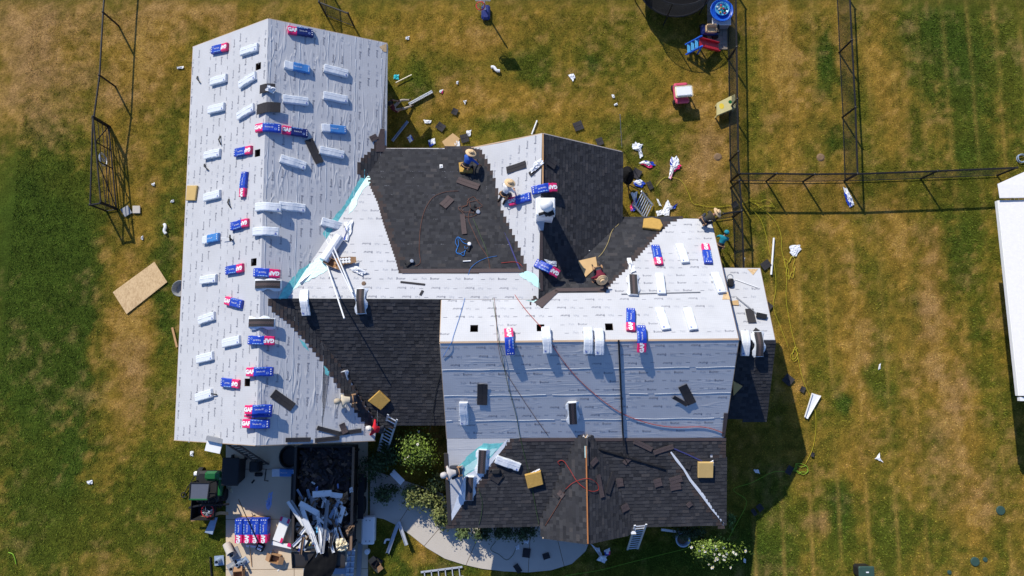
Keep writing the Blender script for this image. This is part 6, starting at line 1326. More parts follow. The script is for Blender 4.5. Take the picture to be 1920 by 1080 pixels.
for c, lb in (((1655 - 116, 295), 'small dark burrow hole with soil rim on the lawn'), ((1346, 294), 'small dark burrow hole beside the fence')):
    p = at(*c); mb = MB(); mb.lathe([(.2, -.02), (.13, .02), (.08, .02)], p, 'soil', 14); mb.lathe([(.085, .004), (.05, .006), (.001, .006)], p, 'wood_dark', 12); lone(mb, 'burrow', lb, 'hole', p)
mb = MB(); p = at(338, 541, .3); mb.lathe([(.3, 0), (.38, .34), (.36, .36), (.26, .1), (.001, .08)], (p.x, p.y, 0), 'grey', 20); lone(mb, 'plastic_tub', 'grey round tub half under the left eave', 'tub', (p.x, p.y, 0))
# ---------------------------------------------------------------- dump trailer full of scrap
TX0, TX1 = at(551, 960, 1.45).x, at(660, 960, 1.45).x; TY1, TY0 = at(600, 838, 1.45).y, at(600, 1031, 1.45).y
tl = thing('dump_trailer', 'black dump trailer heaped with scrap on the driveway', 'trailer', ((TX0 + TX1) / 2, (TY0 + TY1) / 2, 0)); tcx = (TX0 + TX1) / 2; tcy = (TY0 + TY1) / 2; tw = TX1 - TX0; th_ = TY1 - TY0
mb = MB(); mb.box((tcx, tcy, .62), (tw, th_, .08), 'black'); part(mb, 'bed', tl)
for sg, x in ((-1, TX0), (1, TX1)):
    mb = MB(); mb.box((x, tcy, 1.05), (.05, th_, .8), 'black'); part(mb, 'side_wall', tl); mb = MB(); mb.beam((x, TY0, 1.47), (x, TY1, 1.47), .1, .07, 'gutter' if sg < 0 else 'trim'); part(mb, 'top_rail', tl)
    for k in range(6): mb = MB(); mb.box((x + sg * .05, TY0 + .2 + k * (th_ - .4) / 5, 1.05), (.06, .09, .8), 'black'); part(mb, 'stake', tl)
    for k in range(2): mb = MB(); mb.lathe([(.2, -.1), (.36, -.1), (.38, -.05), (.38, .05), (.36, .1), (.2, .1)], (x + sg * .22, tcy - .5 + k * .9, .38), 'rubber', 18, (Vector((0, 1, 0)), Vector((0, 0, 1)), Vector((1, 0, 0)))); part(mb, 'wheel', tl)
    mb = MB(); mb.slab([(x + sg * .1, tcy - 1.0, .8), (x + sg * .36, tcy - 1.0, .8), (x + sg * .36, tcy + .9, .8), (x + sg * .1, tcy + .9, .8)], (0, 0, 1), .03, 'black'); part(mb, 'fender', tl)
mb = MB(); mb.box((tcx, TY1, 1.05), (tw, .05, .8), 'black'); part(mb, 'front_wall', tl)
mb = MB(); mb.beam((TX0, TY0, 1.45), (TX1, TY0, 1.45), .09, .09, 'gutter'); part(mb, 'rear_rail', tl)
mb = MB(); a = [Vector((TX0 - .05, TY0 - .1, 1.36)), Vector((TX1 - .25, TY0 - .1, 1.36)), Vector((TX1 - .3, TY0 - .78, 1.16)), Vector((TX0 - .05, TY0 - .78, 1.16))]; mb.slab(a, (0, 0, 1), .05, 'gutter'); mb.beam(a[3] + Vector((0, 0, .06)), a[2] + Vector((0, 0, .06)), .06, .08, 'black'); mb.beam(a[0] + Vector((.03, 0, .07)), a[3] + Vector((.03, 0, .07)), .06, .1, 'black'); part(mb, 'tailgate', tl)
for k in range(2): mb = MB(); mb.box((TX0 + .6 + k * 1.3, TY0 - 1.02, .5), (.75, .5, .06), 'grey_blue'); part(mb, 'step', tl)
# dark heap of torn roofing inside
hx, hy = np.meshgrid(np.linspace(TX0 + .04, TX1 - .04, 40), np.linspace(TY0 + .06, TY1 - .06, 70))
hz = .70 + .62 * fbm(hx, hy, .7, 51) * (1 - .35 * ((hx - tcx) / tw * 2) ** 2) + .14 * fbm(hx, hy, .16, 61, 2)
mb = MB(); vs = np.stack([hx, hy, hz], -1).reshape(-1, 3); fs = [[j * 40 + i, j * 40 + i + 1, j * 40 + 41 + i, j * 40 + 40 + i] for j in range(69) for i in range(39)]
mb.add([tuple(v_) for v_ in vs], fs, 'shingle_loose'); rub = lone(mb, 'roofing_rubble', 'dark heap of torn old shingles filling the trailer', 'rubble', (tcx, tcy, .8), None, 'stuff')
rr = random.Random(21); bits = MB()
for i in range(900):
    x, y = rr.uniform(TX0 + .12, TX1 - .12), rr.uniform(TY0 + .15, TY1 - .15); jj = min(68, int((y - TY0) / (TY1 - TY0) * 69)); ii = min(38, int((x - TX0) / (TX1 - TX0) * 39)); z = float(hz[jj, ii]) + rr.uniform(.0, .12)
    a = rr.uniform(0, 6.3); tl_ = rr.uniform(-.6, .6); X_ = Vector((math.cos(a), math.sin(a), tl_)).normalized(); Y_ = X_.cross(Vector((rr.uniform(-.5, .5), rr.uniform(-.5, .5), 1))).normalized()
    bits.box((x, y, z), (rr.uniform(.06, .45), rr.uniform(.03, .22), .012), rr.choice(['shingle_brown', 'shingle_loose', 'shingle_loose', 'trim', 'shingle_brown', 'wood_dark', 'black'] + (['grey', 'white', 'grey_blue', 'cardboard'] if y < TY0 + (TY1 - TY0) * .52 else [])), (X_, Y_, X_.cross(Y_)))
lone(bits, 'scrap_bits', 'small torn shingle and trim bits strewn over the trailer heap', 'scrap', (tcx, tcy, 1.2), None, 'stuff')
def scrap(label, p, q, z0, z1, w_, m='white', u=True, h=.05):
    a, b = at(*p, z0), at(*q, z1); mb = MB()
    if u:
        x = (b - a).normalized(); y = Vector((0, 0, 1)).cross(x).normalized(); z = x.cross(y)
        mb.beam(a, b, w_, .012, m); mb.beam(a + y * w_ / 2 + z * h / 2, b + y * w_ / 2 + z * h / 2, .012, h, m); mb.beam(a - y * w_ / 2 + z * h / 2, b - y * w_ / 2 + z * h / 2, .012, h, m)
    else: mb.beam(a, b, w_, .02, m)
    return lone(mb, 'scrap_trim', label, 'metal trim', (a + b) / 2, 'old trim and gutter pieces in the trailer')
SC = [('long gutter sticking out over the left trailer wall, outer', (540, 940), (570, 985), 1.75, 1.6, .12, 'white'), ('long gutter sticking out over the left trailer wall, inner', (546, 938), (574, 982), 1.78, 1.62, .09, 'grey'), ('wide white board lying across the upper heap', (586, 927), (622, 924), 1.7, 1.7, .24, 'white'), ('second white board at the right end of the upper crosspiece', (620, 927), (642, 930), 1.66, 1.6, .2, 'white'), ('broad white trim falling from the upper left of the heap', (562, 943), (596, 962), 1.75, 1.68, .22, 'white'),
      ('long white trim in the left half of the heap', (566, 950), (590, 1020), 1.7, 1.55, .16, 'white'), ('broad white strip in the left middle of the heap', (570, 972), (584, 1000), 1.72, 1.6, .26, 'white'), ('long brown grey gutter upright in the middle of the heap', (615, 938), (605, 1036), 1.8, 1.62, .13, 'grey'), ('white trim left of the brown grey gutter', (596, 958), (604, 1038), 1.65, 1.6, .12, 'white'), ('white trim right of the brown grey gutter', (612, 990), (626, 1036), 1.6, 1.55, .1, 'white'), ('short white downspout at the right of the heap', (645, 950), (636, 980), 1.66, 1.6, .16, 'white'),
      ('grey trim behind the crosspiece', (585, 930), (592, 975), 1.6, 1.6, .18, 'grey'), ('white trim at the lower left of the heap', (586, 998), (598, 1036), 1.62, 1.5, .14, 'white'), ('flat white panel in the lower left corner', (563, 1018), (577, 1025), 1.55, 1.5, .42, 'white'), ('thin white strip sloping right of the middle', (594, 968), (612, 985), 1.68, 1.65, .07, 'white')]
for lb, p, q, z0, z1, w_, m in SC: scrap(lb, p, q, z0, z1, w_, m, u='panel' not in lb)
for k in range(48):
    x = rr.uniform(556, 640); y = rr.uniform(915, 1018); a = rr.uniform(.7, 2.4); l = rr.uniform(12, 36)
    scrap('narrow strip of old metal trim jumbled in the trailer heap', (x, y), (x + l * math.cos(a), y + l * math.sin(a)), rr.uniform(1.4, 1.75), rr.uniform(1.35, 1.65), rr.uniform(.04, .13), rr.choice(['white', 'white', 'alum', 'grey', 'gutter', 'trim', 'grey_blue']))
T5 = Plane(1.45, 0, 0); PL['T'] = T5
for i, (lb, pg, m, cs, h) in enumerate([('cream crumpled bag in the lower right of the trailer', [(628, 1010), (645, 1006), (655, 1020), (650, 1034), (632, 1032)], 'cream', (), .35), ('brown torn paper at the right trailer wall', [(646, 985), (666, 982), (664, 998), (652, 1006)], 'trim', (), .3), ('brown crumpled felt near the upper right wall', [(636, 928), (652, 920), (655, 936), (644, 946), (632, 942)], 'cardboard', ('trim', 'white'), .3), ('blue plastic scrap in the middle of the heap', [(592, 988), (602, 984), (604, 996), (594, 1000)], 'blue_light', ('print_pale',), .2), ('white crumpled plastic in the dark middle', [(622, 992), (632, 990), (630, 1008), (624, 1006)], W_, (), .2), ('orange and white bag low in the heap', [(580, 1016), (590, 1014), (590, 1024), (581, 1024)], 'cream', ('red', 'yellow'), .18), ('blue wrapper in the lower left corner of the trailer', [(560, 1026), (568, 1024), (566, 1034), (559, 1034)], BL_, (), .12), ('white wrapper scrap at the upper right rail', [(655, 915), (662, 912), (664, 922), (656, 924)], W_, (), .2), ('white scrap in the dark of the trailer', [(585, 902), (592, 906), (590, 909), (584, 905)], 'white', (), .08), ('pale scrap upright in the dark heap', [(592, 914), (597, 910), (596, 922), (592, 922)], 'print_pale', (), .1), ('small blue scrap near the dark crosspiece', [(632, 907), (635, 906), (636, 916), (633, 916)], 'print_pale', (), .1), ('dark paper at the upper heap', [(640, 955), (650, 952), (650, 965), (640, 966)], 'trim', (), .2)]):
    crumple(lb, 'T', pg, m, cs, h, 200 + i, 'scrap_paper', 'scrap', None)
# black tarp hanging over the tailgate
tx, ty = np.meshgrid(np.linspace(0, 1, 16), np.linspace(0, 1, 26)); mb = MB(); vs = []
for j in range(26):
    for i in range(16):
        u_, v_ = i / 15, j / 25; px = (592 + 52 * u_) * (1 - v_) + (566 + 46 * u_ + 10 * u_ * v_) * v_ + 3 * math.sin(v_ * 7 + u_ * 3); py = (1024 - 6 * u_) * (1 - v_) + (1082) * v_
        z = 1.52 - .2 * v_ - .3 * max(0, v_ - .75) + .11 * (vnoise(np.array([u_ * 6.0 + v_ * 2]), np.array([v_ * 2.2]), 1.0, 5)[0] - .5) + .05 * (vnoise(np.array([u_ * 14.0]), np.array([v_ * 5.0 + u_ * 2]), 1.0, 9)[0] - .5); vs.append(at(px, py, z))
mb.add(vs, [[j * 16 + i, j * 16 + i + 1, j * 16 + 17 + i, j * 16 + 16 + i] for j in range(25) for i in range(15)], 'cloth_black'); lone(mb, 'tarp', 'black tarp draped over the trailer tailgate', 'tarp', at(590, 1055, 1.3), smooth=True)
rp = thing('loading_ramp', 'pale blue grey ramp frame beside the trailer corner', 'ramp', at(662, 1050, 0))
for x0 in (655, 663): mb = MB(); mb.beam(at(x0, 1028, .9), at(x0 - 4, 1085, .5), .14, .05, 'grey_blue'); part(mb, 'runner', rp)
for k in range(5): mb = MB(); y = 1032 + k * 11; mb.beam(at(652 - k * .6, y, .92 - k * .075), at(666 - k * .6, y, .92 - k * .075), .04, .03, 'alum'); part(mb, 'rung', rp)
pole('rubber_kerb', 'dark rail lying on the grass along the trailer', [at(676, 1018, .06), at(672, 1085, .06)], 0, 'grey', 'rail', kind='beam', w_=.2, h=.1)
# white chest
p = at(690, 995, .55); co = thing('cooler_chest', 'long white lidded chest standing on the grass by the trailer', 'chest', (p.x, p.y, 0)); mb = MB(); mb.rbox((p.x, p.y, .25), (.52, 1.12, .5), 'white', .06); part(mb, 'body', co); mb = MB(); mb.rbox((p.x, p.y, .53), (.57, 1.18, .08), 'white', .05); part(mb, 'lid', co)
for dy in (-.5, .5):
    for dx in (-.08, .08): mb = MB(); mb.lathe([(.028, .0), (.028, .02), (.001, .022)], (p.x + dx, p.y + dy * .88, .565), 'grey', 10); part(mb, 'latch', co)
p = at(689, 1034, .15); mb = MB(); mb.lathe([(.1, -.15), (.12, .08), (.115, .09), (.03, .1), (.001, .1)], p, 'white', 16); lone(mb, 'bucket', 'small white pot in the shade below the chest', 'pot', p)
open_box('opened cardboard box on the shaded grass by the trailer', (706, 1056), 'G', (.36, .3), .22, ang=40)
# ---------------------------------------------------------------- left of the driveway
p = at(393, 908, .6); uv = thing('utility_vehicle', 'green utility vehicle with dark roof window beside the driveway', 'utility vehicle', (p.x, p.y, 0)); px_, py_ = p.x, p.y
mb = MB(); mb.rbox((px_ - .06, py_ - .1, .5), (1.05, 1.35, .45), 'black_plastic', .1); mb.rbox((px_ + .22, py_ + .38, .72), (.8, .42, .2), 'green_paint', .1); mb.rbox((px_ + .5, py_ - .1, .6), (.16, .8, .3), 'green_paint', .05); part(mb, 'body', uv)
mb = MB(); q = [(px_ - .48, py_ - .5, 1.4), (px_ + .30, py_ - .5, 1.4), (px_ + .34, py_ + .18, 1.36), (px_ - .48, py_ + .18, 1.36)]; mb.slab(q, (0, 0, 1), .02, 'glass_dark'); part(mb, 'roof_window', uv)
mb = MB()
for a, b in ((0, 1), (1, 2), (2, 3), (3, 0)): mb.tube([Vector(q[a]) + Vector((0, 0, .02)), Vector(q[b]) + Vector((0, 0, .02))], .035, 'green_paint' if a == 0 else 'black', 6)
for a in range(4): mb.tube([Vector(q[a]), Vector((q[a][0], q[a][1], .6))], .03, 'black', 6)
part(mb, 'roll_cage', uv)
mb = MB(); mb.rbox((px_ - .22, py_ - .15, .82), (.45, .5, .2), 'black_plastic', .06); part(mb, 'seat', uv)
for sx_ in (-1, 1):
    for sy_ in (-.5, .42): mb = MB(); mb.lathe([(.14, -.1), (.27, -.1), (.28, 0), (.27, .1), (.14, .1)], (px_ + sx_ * .52, py_ + sy_, .28), 'rubber', 16, (Vector((0, 1, 0)), Vector((0, 0, 1)), Vector((1, 0, 0)))); part(mb, 'wheel', uv)
p = at(386, 946, .5); dc = thing('dump_cart', 'dark green tub cart with red hoop and cables beside the driveway', 'cart', (p.x, p.y, 0)); X0, Y0 = p.x, p.y
mb = MB(); r0 = [(X0 - .42, Y0 - .45, .3), (X0 + .42, Y0 - .45, .3), (X0 + .42, Y0 + .45, .3), (X0 - .42, Y0 + .45, .3)]; r1 = [(X0 - .52, Y0 - .6, .75), (X0 + .5, Y0 - .6, .75), (X0 + .5, Y0 + .55, .75), (X0 - .52, Y0 + .55, .75)]
mb.add(r0 + r1, [[0, 1, 2, 3], [0, 1, 5, 4], [1, 2, 6, 5], [2, 3, 7, 6], [3, 0, 4, 7]], 'wrap_navy' if False else 'black_plastic'); 
for a in range(4): mb.tube([r1[a], r1[(a + 1) % 4]], .025, 'black', 6)
part(mb, 'tub', dc)
for sx_ in (-1, 1): mb = MB(); mb.lathe([(.1, -.06), (.2, -.05), (.2, .05), (.1, .06)], (X0 + sx_ * .5, Y0, .2), 'rubber', 14, (Vector((0, 1, 0)), Vector((0, 0, 1)), Vector((1, 0, 0)))); part(mb, 'wheel', dc)
mb = MB(); mb.tube(smooth_path([at(355, 952, .6), at(380, 947, .9), at(405, 947, .9), at(430, 945, .7)]), .045, 'black', 6); part(mb, 'handle', dc)
p = at(389, 958, .85); rg = thing('hose_reel', 'red hoop of cables lying on the dark cart', 'cable reel', p); mb = MB(); mb.ring(p, .26, .022, 'red', 22, 6); part(mb, 'hoop', rg)
mb = MB(); r2 = random.Random(5)
for i in range(14): a = r2.uniform(0, 6.3); mb.tube(smooth_path([p + Vector((.05 * math.cos(a + 1), .05 * math.sin(a + 1), .06)), p + Vector((.15 * math.cos(a), .15 * math.sin(a), .1 + r2.uniform(0, .06))), p + Vector((.24 * math.cos(a + .2), .24 * math.sin(a + .2), .0))], 3), .012, 'alum' if i % 2 else 'grey', 4)
part(mb, 'cables', rg)
for i in range(3): q = at(381 + i * 6, 935, .85); mb = MB(); mb.tube([q, q + Vector((.02, -.18, .06))], .05, 'black_plastic', 7); lone(mb, 'tool_grip', ('left', 'middle', 'right')[i] + ' one of three black grips standing in the dark cart', 'tool', q)
bp = smooth_path([at(358, 972, .35), at(375, 968, .45), at(395, 965, .55), at(412, 959, .6), at(428, 960, .5)]); mb = MB()
for i in range(len(bp) - 1): a, b = bp[i], bp[i + 1]; wv_ = Vector((0, -.14, -.03)); mb.hexa([a, b, b + wv_, a + wv_], [a + Vector((0, 0, .015)), b + Vector((0, 0, .015)), b + wv_ + Vector((0, 0, .015)), a + wv_ + Vector((0, 0, .015))], 'wood')
lone(mb, 'bent_plywood', 'bent brown plywood strip below the red hoop', 'plywood', bp[5])
pad('G', [(402, 967), (412, 968), (403, 1000), (388, 996)], 'pale blue grey board leaning on the grass below the cart', 'grey_blue', .05, 'metal_board', 'board', None, lift=.25)
p = at(433, 884, 1.0); bn = thing('wheelie_bin', 'tall black wheelie bin at the shaded driveway edge', 'bin', (p.x, p.y, 0)); mb = MB(); r0 = [(p.x + a * .27, p.y + b * .42, .05) for a, b in ((-1, -1), (1, -1), (1, 1), (-1, 1))]; r1 = [(p.x + a * .34, p.y + b * .56, 1.02) for a, b in ((-1, -1), (1, -1), (1, 1), (-1, 1))]; mb.hexa(r0, r1, 'black_plastic'); part(mb, 'body', bn); mb = MB(); mb.rbox((p.x, p.y, 1.05), (.76, 1.2, .07), 'black_plastic', .04); part(mb, 'lid', bn)
for s in (-1, 1): mb = MB(); mb.lathe([(.05, -.04), (.12, -.04), (.12, .04), (.05, .04)], (p.x + s * .3, p.y + .5, .12), 'rubber', 12, (Vector((0, 1, 0)), Vector((0, 0, 1)), Vector((1, 0, 0)))); part(mb, 'wheel', bn)
p = at(404, 872, .0); 
ft = thing('string_trimmer', 'grass trimmer with white head lying on the left lawn', 'trimmer', at(362, 905)); mb = MB(); mb.tube([at(345, 925, .06), at(367, 890, .12)], .02, 'black', 6); part(mb, 'shaft', ft); mb = MB(); mb.rbox(at(369, 888, .12), (.26, .2, .14), 'white', .05); part(mb, 'motor', ft); mb = MB(); mb.ring(at(344, 928, .06), .1, .025, 'black_plastic', 12, 5); part(mb, 'guard', ft)
crumple('torn cardboard flap at the driveway corner', 'G', [(427, 914), (437, 914), (438, 924), (432, 923)], 'cream', (), .15, 301, 'cardboard_scrap', 'cardboard', None)
mb = MB(); p = at(398, 889, .05); 
# driveway clutter
p = at(487, 873); gr = thing('black_grill', 'black cube-like cart in the shaded driveway under the eave', 'cart', p); mb = MB(); mb.rbox((p.x, p.y + .05, .45), (.42, .5, .6), 'black_plastic', .06); part(mb, 'body', gr); mb = MB(); mb.rbox((p.x, p.y - .38, .1), (.34, .16, .12), 'black_plastic', .03); part(mb, 'base_plate', gr)
p = at(546, 855); mb = MB(); mb.lathe([(.3, 0), (.42, .3), (.45, .34), (.4, .36), (.34, .15), (.001, .12)], p, 'black_plastic', 22, sx=1.0, sy=1.15); lone(mb, 'black_basin', 'round black basin in the shade by the trailer front', 'basin', p)
mb = MB(); mb.tube([at(499, 880, .05), at(496, 901, .05), at(503, 902, .05)], .022, 'black', 6); lone(mb, 'crowbar', 'thin black L-shaped bar lying on the shaded driveway', 'bar', at(497, 895))
mb = MB(); mb.beam(at(472, 906, .04), at(477, 900, .04), .07, .03, 'black_plastic'); lone(mb, 'dark_block', 'small dark block on the shaded driveway', 'block', at(474, 903))
p = at(529, 996, .22); wb = thing('shingle_carton', 'long white carton with red corners on the driveway', 'carton', at(529, 996)); a, b = at(537, 970, .25), at(521, 1014, .25); mb = MB(); mb.beam(a, b, .42, .2, 'white', ); part(mb, 'body', wb)
d = (b - a).normalized(); s = Vector((-d.y, d.x, 0)).normalized()
for q, sg in ((a, 1), (a, -1), (b, 1)):
    mb = MB(); c = q + s * sg * .17 + Vector((0, 0, .105)) + (d * .1 if q is a else d * -.1); mb.beam(c - d * .1, c + d * .1, .1, .012, 'wrap_red'); part(mb, 'red_corner', wb)
mb = MB(); mb.beam(at(511, 1017, .2), at(548, 1025, .2), .16, .18, 'white'); part(mb, 'end_flap', wb); mb = MB(); mb.beam(at(539, 1021, .31), at(546, 1023, .31), .14, .02, 'wrap_red'); part(mb, 'red_corner', wb)
pole('aluminium_pole', 'thin black bar standing in for a shadow line over the pallet stack', [at(447, 936, .62), at(484, 1018, .64)], .02, 'black', 'pole', 6)  # black bar imitates a shadow line falling across driveway and bundles
p = at(487, 1027, .2); bc = thing('tool_case', 'black case with two white stickers below the pallet stack', 'case', at(487, 1027)); ax = (Vector((.92, -.39, 0)), Vector((.39, .92, 0)), Vector((0, 0, 1))); mb = MB(); mb.rbox((p.x, p.y, .12), (.34, .3, .18), 'black_plastic', .03, ax); part(mb, 'body', bc)
for k in (-.06, .07): mb = MB(); mb.box(Vector((p.x, p.y, .213)) + ax[1] * k, (.2, .08, .006), 'print_white', ax); part(mb, 'sticker', bc)
br = thing('push_broom', 'broom with long wooden handle on the sunny driveway', 'broom', at(472, 1040)); mb = MB(); mb.tube([at(468, 1023, .1), at(472, 1062, .05)], .018, 'wood', 6); part(mb, 'handle', br); mb = MB(); mb.beam(at(462, 1023, .06), at(482, 1025, .06), .09, .08, 'white'); part(mb, 'head', br)
open_box('cardboard box with dark flaps on the sunny driveway', (519, 1045), 'G', (.34, .4), .3, ang=75, name='cardboard_box')
crumple('dark grey crumpled liner beside the cardboard box', 'G', [(506, 1034), (512, 1030), (514, 1044), (509, 1056), (505, 1046)], 'steel', ('black_plastic',), .25, 302, 'crumpled_liner', 'liner', None)
crumple('white scrap on the sunny driveway below the box', 'G', [(519, 1068), (526, 1066), (525, 1072), (520, 1071)], 'white', (), .06, 303)
def flash(label, c, ang, m, s=.42, r=.09, h=.3, tall=False):
    p = at(*c, .05); a = R(ang); x = Vector((math.cos(a), math.sin(a), 0)); y = Vector((-x.y, x.x, 0)); z = Vector((0, 0, 1)); t = thing('pipe_flashing', label, 'flashing', p, 'pipe flashings by the driveway edge')
    mb = MB(); mb.box(p, (s, s, .015), m, (x, y, z)); part(mb, 'base_plate', t); mb = MB(); mb.lathe([(r * 1.5, .008), (r * 1.1, h * .6), (r, h), (r * .85, h), (r * .8, .02), (.001, .02)], p, m, 16); part(mb, 'collar', t)
    mb = MB(); mb.lathe([(r * .8, .03), (.001, .031)], p, 'black', 12); part(mb, 'opening', t)
flash('square blue grey flashing alone on the grass left of the driveway', (411, 1051), 5, 'grey_blue'); flash('dark square flashing right below the pale pipe', (439, 1038), 25, 'grey', .5); flash('blue grey flashing in the middle of the cluster', (450, 1056), 10, 'grey_blue', .4, .08, .35); flash('dark square flashing lowest in the cluster', (438, 1064), 30, 'grey', .5); flash('small blue grey flashing at the right of the cluster', (459, 1052), 40, 'grey_blue', .3, .06, .4)
p = at(428, 1026, .1); mb = MB(); ax = (Vector((.8, .6, 0)), Vector((-.2, .3, .93)), Vector((.55, -.75, .35)).normalized()); mb.lathe([(.13, -.25), (.17, -.25), (.17, .25), (.13, .25), (.12, -.2)], p + Vector((.08, -.03, .15)), 'concrete', 20, (ax[0], ax[2].cross(ax[0]).normalized(), ax[2])); lone(mb, 'pipe_piece', 'pale grey pipe piece lying on the driveway edge', 'pipe', p)
open_box('brown box half cut by the bottom edge on the driveway', (452, 1076), 'G', (.4, .4), .35, ang=5)
mb = MB(); mb.tube([at(394, 1044, .04), at(397, 1085, .04)], .04, 'black', 6); lone(mb, 'black_pipe', 'black pipe lying in the grass at the bottom edge', 'pipe', at(396, 1065))
# dark clutter in the gable corner: table and grill
p = at(1176, 330, .8); um = thing('patio_umbrella', 'folded black umbrella in the corner behind the dark gable', 'umbrella', at(1176, 330)); mb = MB(); mb.lathe([(.02, .5), (.2, .6), (.3, .9), (.12, 1.3), (.001, 1.5)], (p.x, p.y, 0), 'cloth_black', 12, sx=1, sy=1.5); part(mb, 'canopy', um); mb = MB(); mb.tube([(p.x, p.y, 0), (p.x, p.y, 1.55)], .025, 'black', 6); part(mb, 'pole', um)
p = at(1196, 362, .7); ftb = thing('folding_frame', 'dark metal folding frame beside the gable corner', 'frame', at(1196, 362))
for a, b in (((1178, 346), (1213, 364)), ((1213, 364), (1212, 380)), ((1178, 346), (1180, 372)), ((1200, 357), (1204, 378))): mb = MB(); mb.tube([at(*a, .7), at(*b, .25)], .025, 'black', 6); part(mb, 'bar', ftb)
# ---------------------------------------------------------------- bushes
leafm = {}
def leaf_mat(nm, c):
    if nm not in leafm: leafm[nm] = mat(nm, c, .55, var=.45, scale=2.5, spec=.3)
    return leafm[nm]
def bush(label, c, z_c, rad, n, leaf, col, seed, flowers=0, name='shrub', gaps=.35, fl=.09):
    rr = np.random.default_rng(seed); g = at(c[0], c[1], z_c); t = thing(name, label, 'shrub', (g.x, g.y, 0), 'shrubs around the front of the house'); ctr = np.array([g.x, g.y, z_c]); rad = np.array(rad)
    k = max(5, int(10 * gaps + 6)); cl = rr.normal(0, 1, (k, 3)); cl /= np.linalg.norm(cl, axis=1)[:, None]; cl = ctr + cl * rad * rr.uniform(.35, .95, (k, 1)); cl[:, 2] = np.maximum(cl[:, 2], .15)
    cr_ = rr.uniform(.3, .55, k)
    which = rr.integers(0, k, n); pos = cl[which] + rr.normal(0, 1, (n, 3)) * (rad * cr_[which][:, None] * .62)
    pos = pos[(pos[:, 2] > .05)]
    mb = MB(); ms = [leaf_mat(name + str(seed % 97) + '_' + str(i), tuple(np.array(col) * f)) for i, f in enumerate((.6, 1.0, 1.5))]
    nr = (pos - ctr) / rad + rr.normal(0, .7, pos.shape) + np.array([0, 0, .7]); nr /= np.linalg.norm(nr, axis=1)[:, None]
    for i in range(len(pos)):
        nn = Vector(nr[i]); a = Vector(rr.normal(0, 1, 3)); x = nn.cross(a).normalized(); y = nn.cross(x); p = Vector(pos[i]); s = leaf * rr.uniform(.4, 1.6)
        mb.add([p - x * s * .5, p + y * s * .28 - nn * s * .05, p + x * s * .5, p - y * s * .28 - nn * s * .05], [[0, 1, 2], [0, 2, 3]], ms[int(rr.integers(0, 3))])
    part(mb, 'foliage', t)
    mb = MB()
    for i in range(k):
        q = Vector(cl[i]); mb.tube([(g.x + (q.x - g.x) * .1, g.y + (q.y - g.y) * .1, 0), (g.x + (q.x - g.x) * .6, g.y + (q.y - g.y) * .6, q.z * .65), q], .025, 'wood_dark', 5, r2=.008)
    part(mb, 'stem', t)
    if flowers:
        fm = MB()
        for j in range(5): a = j * 1.257; fm.add([(0, 0, 0), (fl * .6 * math.cos(a - .6), fl * .6 * math.sin(a - .6), .03), (fl * math.cos(a), fl * math.sin(a), .02), (fl * .6 * math.cos(a + .6), fl * .6 * math.sin(a + .6), .03)], [[0, 1, 2, 3]], 'white')
        fm.lathe([(.015, 0), (.015, .04), (.001, .05)], (0, 0, 0), 'yellow', 6); fme = fm.mesh('flower')
        for j in range(flowers):
            ii = int(rr.integers(0, len(pos))); q = Vector(pos[ii]); q = Vector(ctr) + (q - Vector(ctr)) * 1.08; q.z = max(q.z, z_c) + .12
            o = bpy.data.objects.new('flower', fme); COL.objects.link(o); o.parent = t; o.location = q - Vector((g.x, g.y, 0)); o.rotation_euler = (rr.uniform(-.5, .5), rr.uniform(-.5, .5), rr.uniform(0, 6)); o.scale = [float(rr.uniform(.8, 1.4))] * 3
    return t
bush('tall bright green shrub with a few white blooms between the two wings', (786, 848), 1.75, (.75, .85, .6), 2600, .085, (.12, .18, .022), 1, 7, 'flowering_shrub', .6, .05)
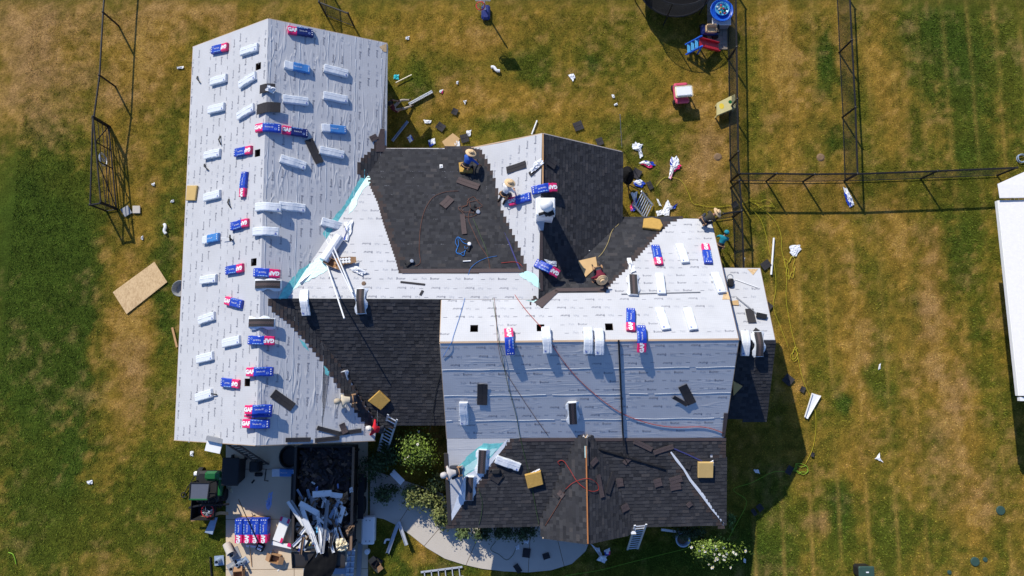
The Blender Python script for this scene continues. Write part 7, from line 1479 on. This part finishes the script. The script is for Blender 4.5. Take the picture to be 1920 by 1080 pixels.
bush('pale green leafy shrub at the upper end of the path row', (775, 928), .55, (.55, .42, .4), 1500, .1, (.15, .17, .05), 2); bush('pale green leafy shrub in the middle of the path row', (803, 938), .55, (.55, .5, .42), 1700, .1, (.145, .165, .05), 3); bush('pale green leafy shrub at the lower end of the path row', (825, 962), .55, (.4, .6, .42), 1500, .1, (.15, .17, .05), 4); bush('pale green leafy shrub hugging the front corner above the row', (818, 912), .6, (.45, .45, .4), 1300, .1, (.13, .16, .045), 5)
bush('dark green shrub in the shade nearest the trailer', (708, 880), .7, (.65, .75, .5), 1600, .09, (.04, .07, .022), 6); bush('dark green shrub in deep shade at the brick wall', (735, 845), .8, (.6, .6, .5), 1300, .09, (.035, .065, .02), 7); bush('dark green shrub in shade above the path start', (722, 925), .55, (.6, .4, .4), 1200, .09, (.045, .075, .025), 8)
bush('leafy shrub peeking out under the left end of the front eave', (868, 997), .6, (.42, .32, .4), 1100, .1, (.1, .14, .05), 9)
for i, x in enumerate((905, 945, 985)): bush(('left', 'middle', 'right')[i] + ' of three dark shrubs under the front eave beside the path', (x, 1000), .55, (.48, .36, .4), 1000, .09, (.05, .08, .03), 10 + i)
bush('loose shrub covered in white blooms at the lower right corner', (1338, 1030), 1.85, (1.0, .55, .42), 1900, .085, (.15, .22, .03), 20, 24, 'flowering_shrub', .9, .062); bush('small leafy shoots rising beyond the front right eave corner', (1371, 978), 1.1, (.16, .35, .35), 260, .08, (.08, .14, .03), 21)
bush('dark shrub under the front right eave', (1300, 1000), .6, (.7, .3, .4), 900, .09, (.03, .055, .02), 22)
p = at(1281, 1012, .6); chr_ = thing('garden_urn', 'pale blue grey round pot in the shade beside the white-bloom shrub', 'pot', (p.x, p.y, 0)); mb = MB(); mb.lathe([(.16, 0), (.28, .3), (.3, .55), (.33, .58), (.26, .58), (.22, .4), (.001, .38)], (p.x, p.y, 0), 'grey_blue', 20); part(mb, 'bowl', chr_, True); mb = MB(); mb.lathe([(.22, .45), (.001, .5)], (p.x, p.y, 0), 'soil', 14); part(mb, 'soil', chr_)
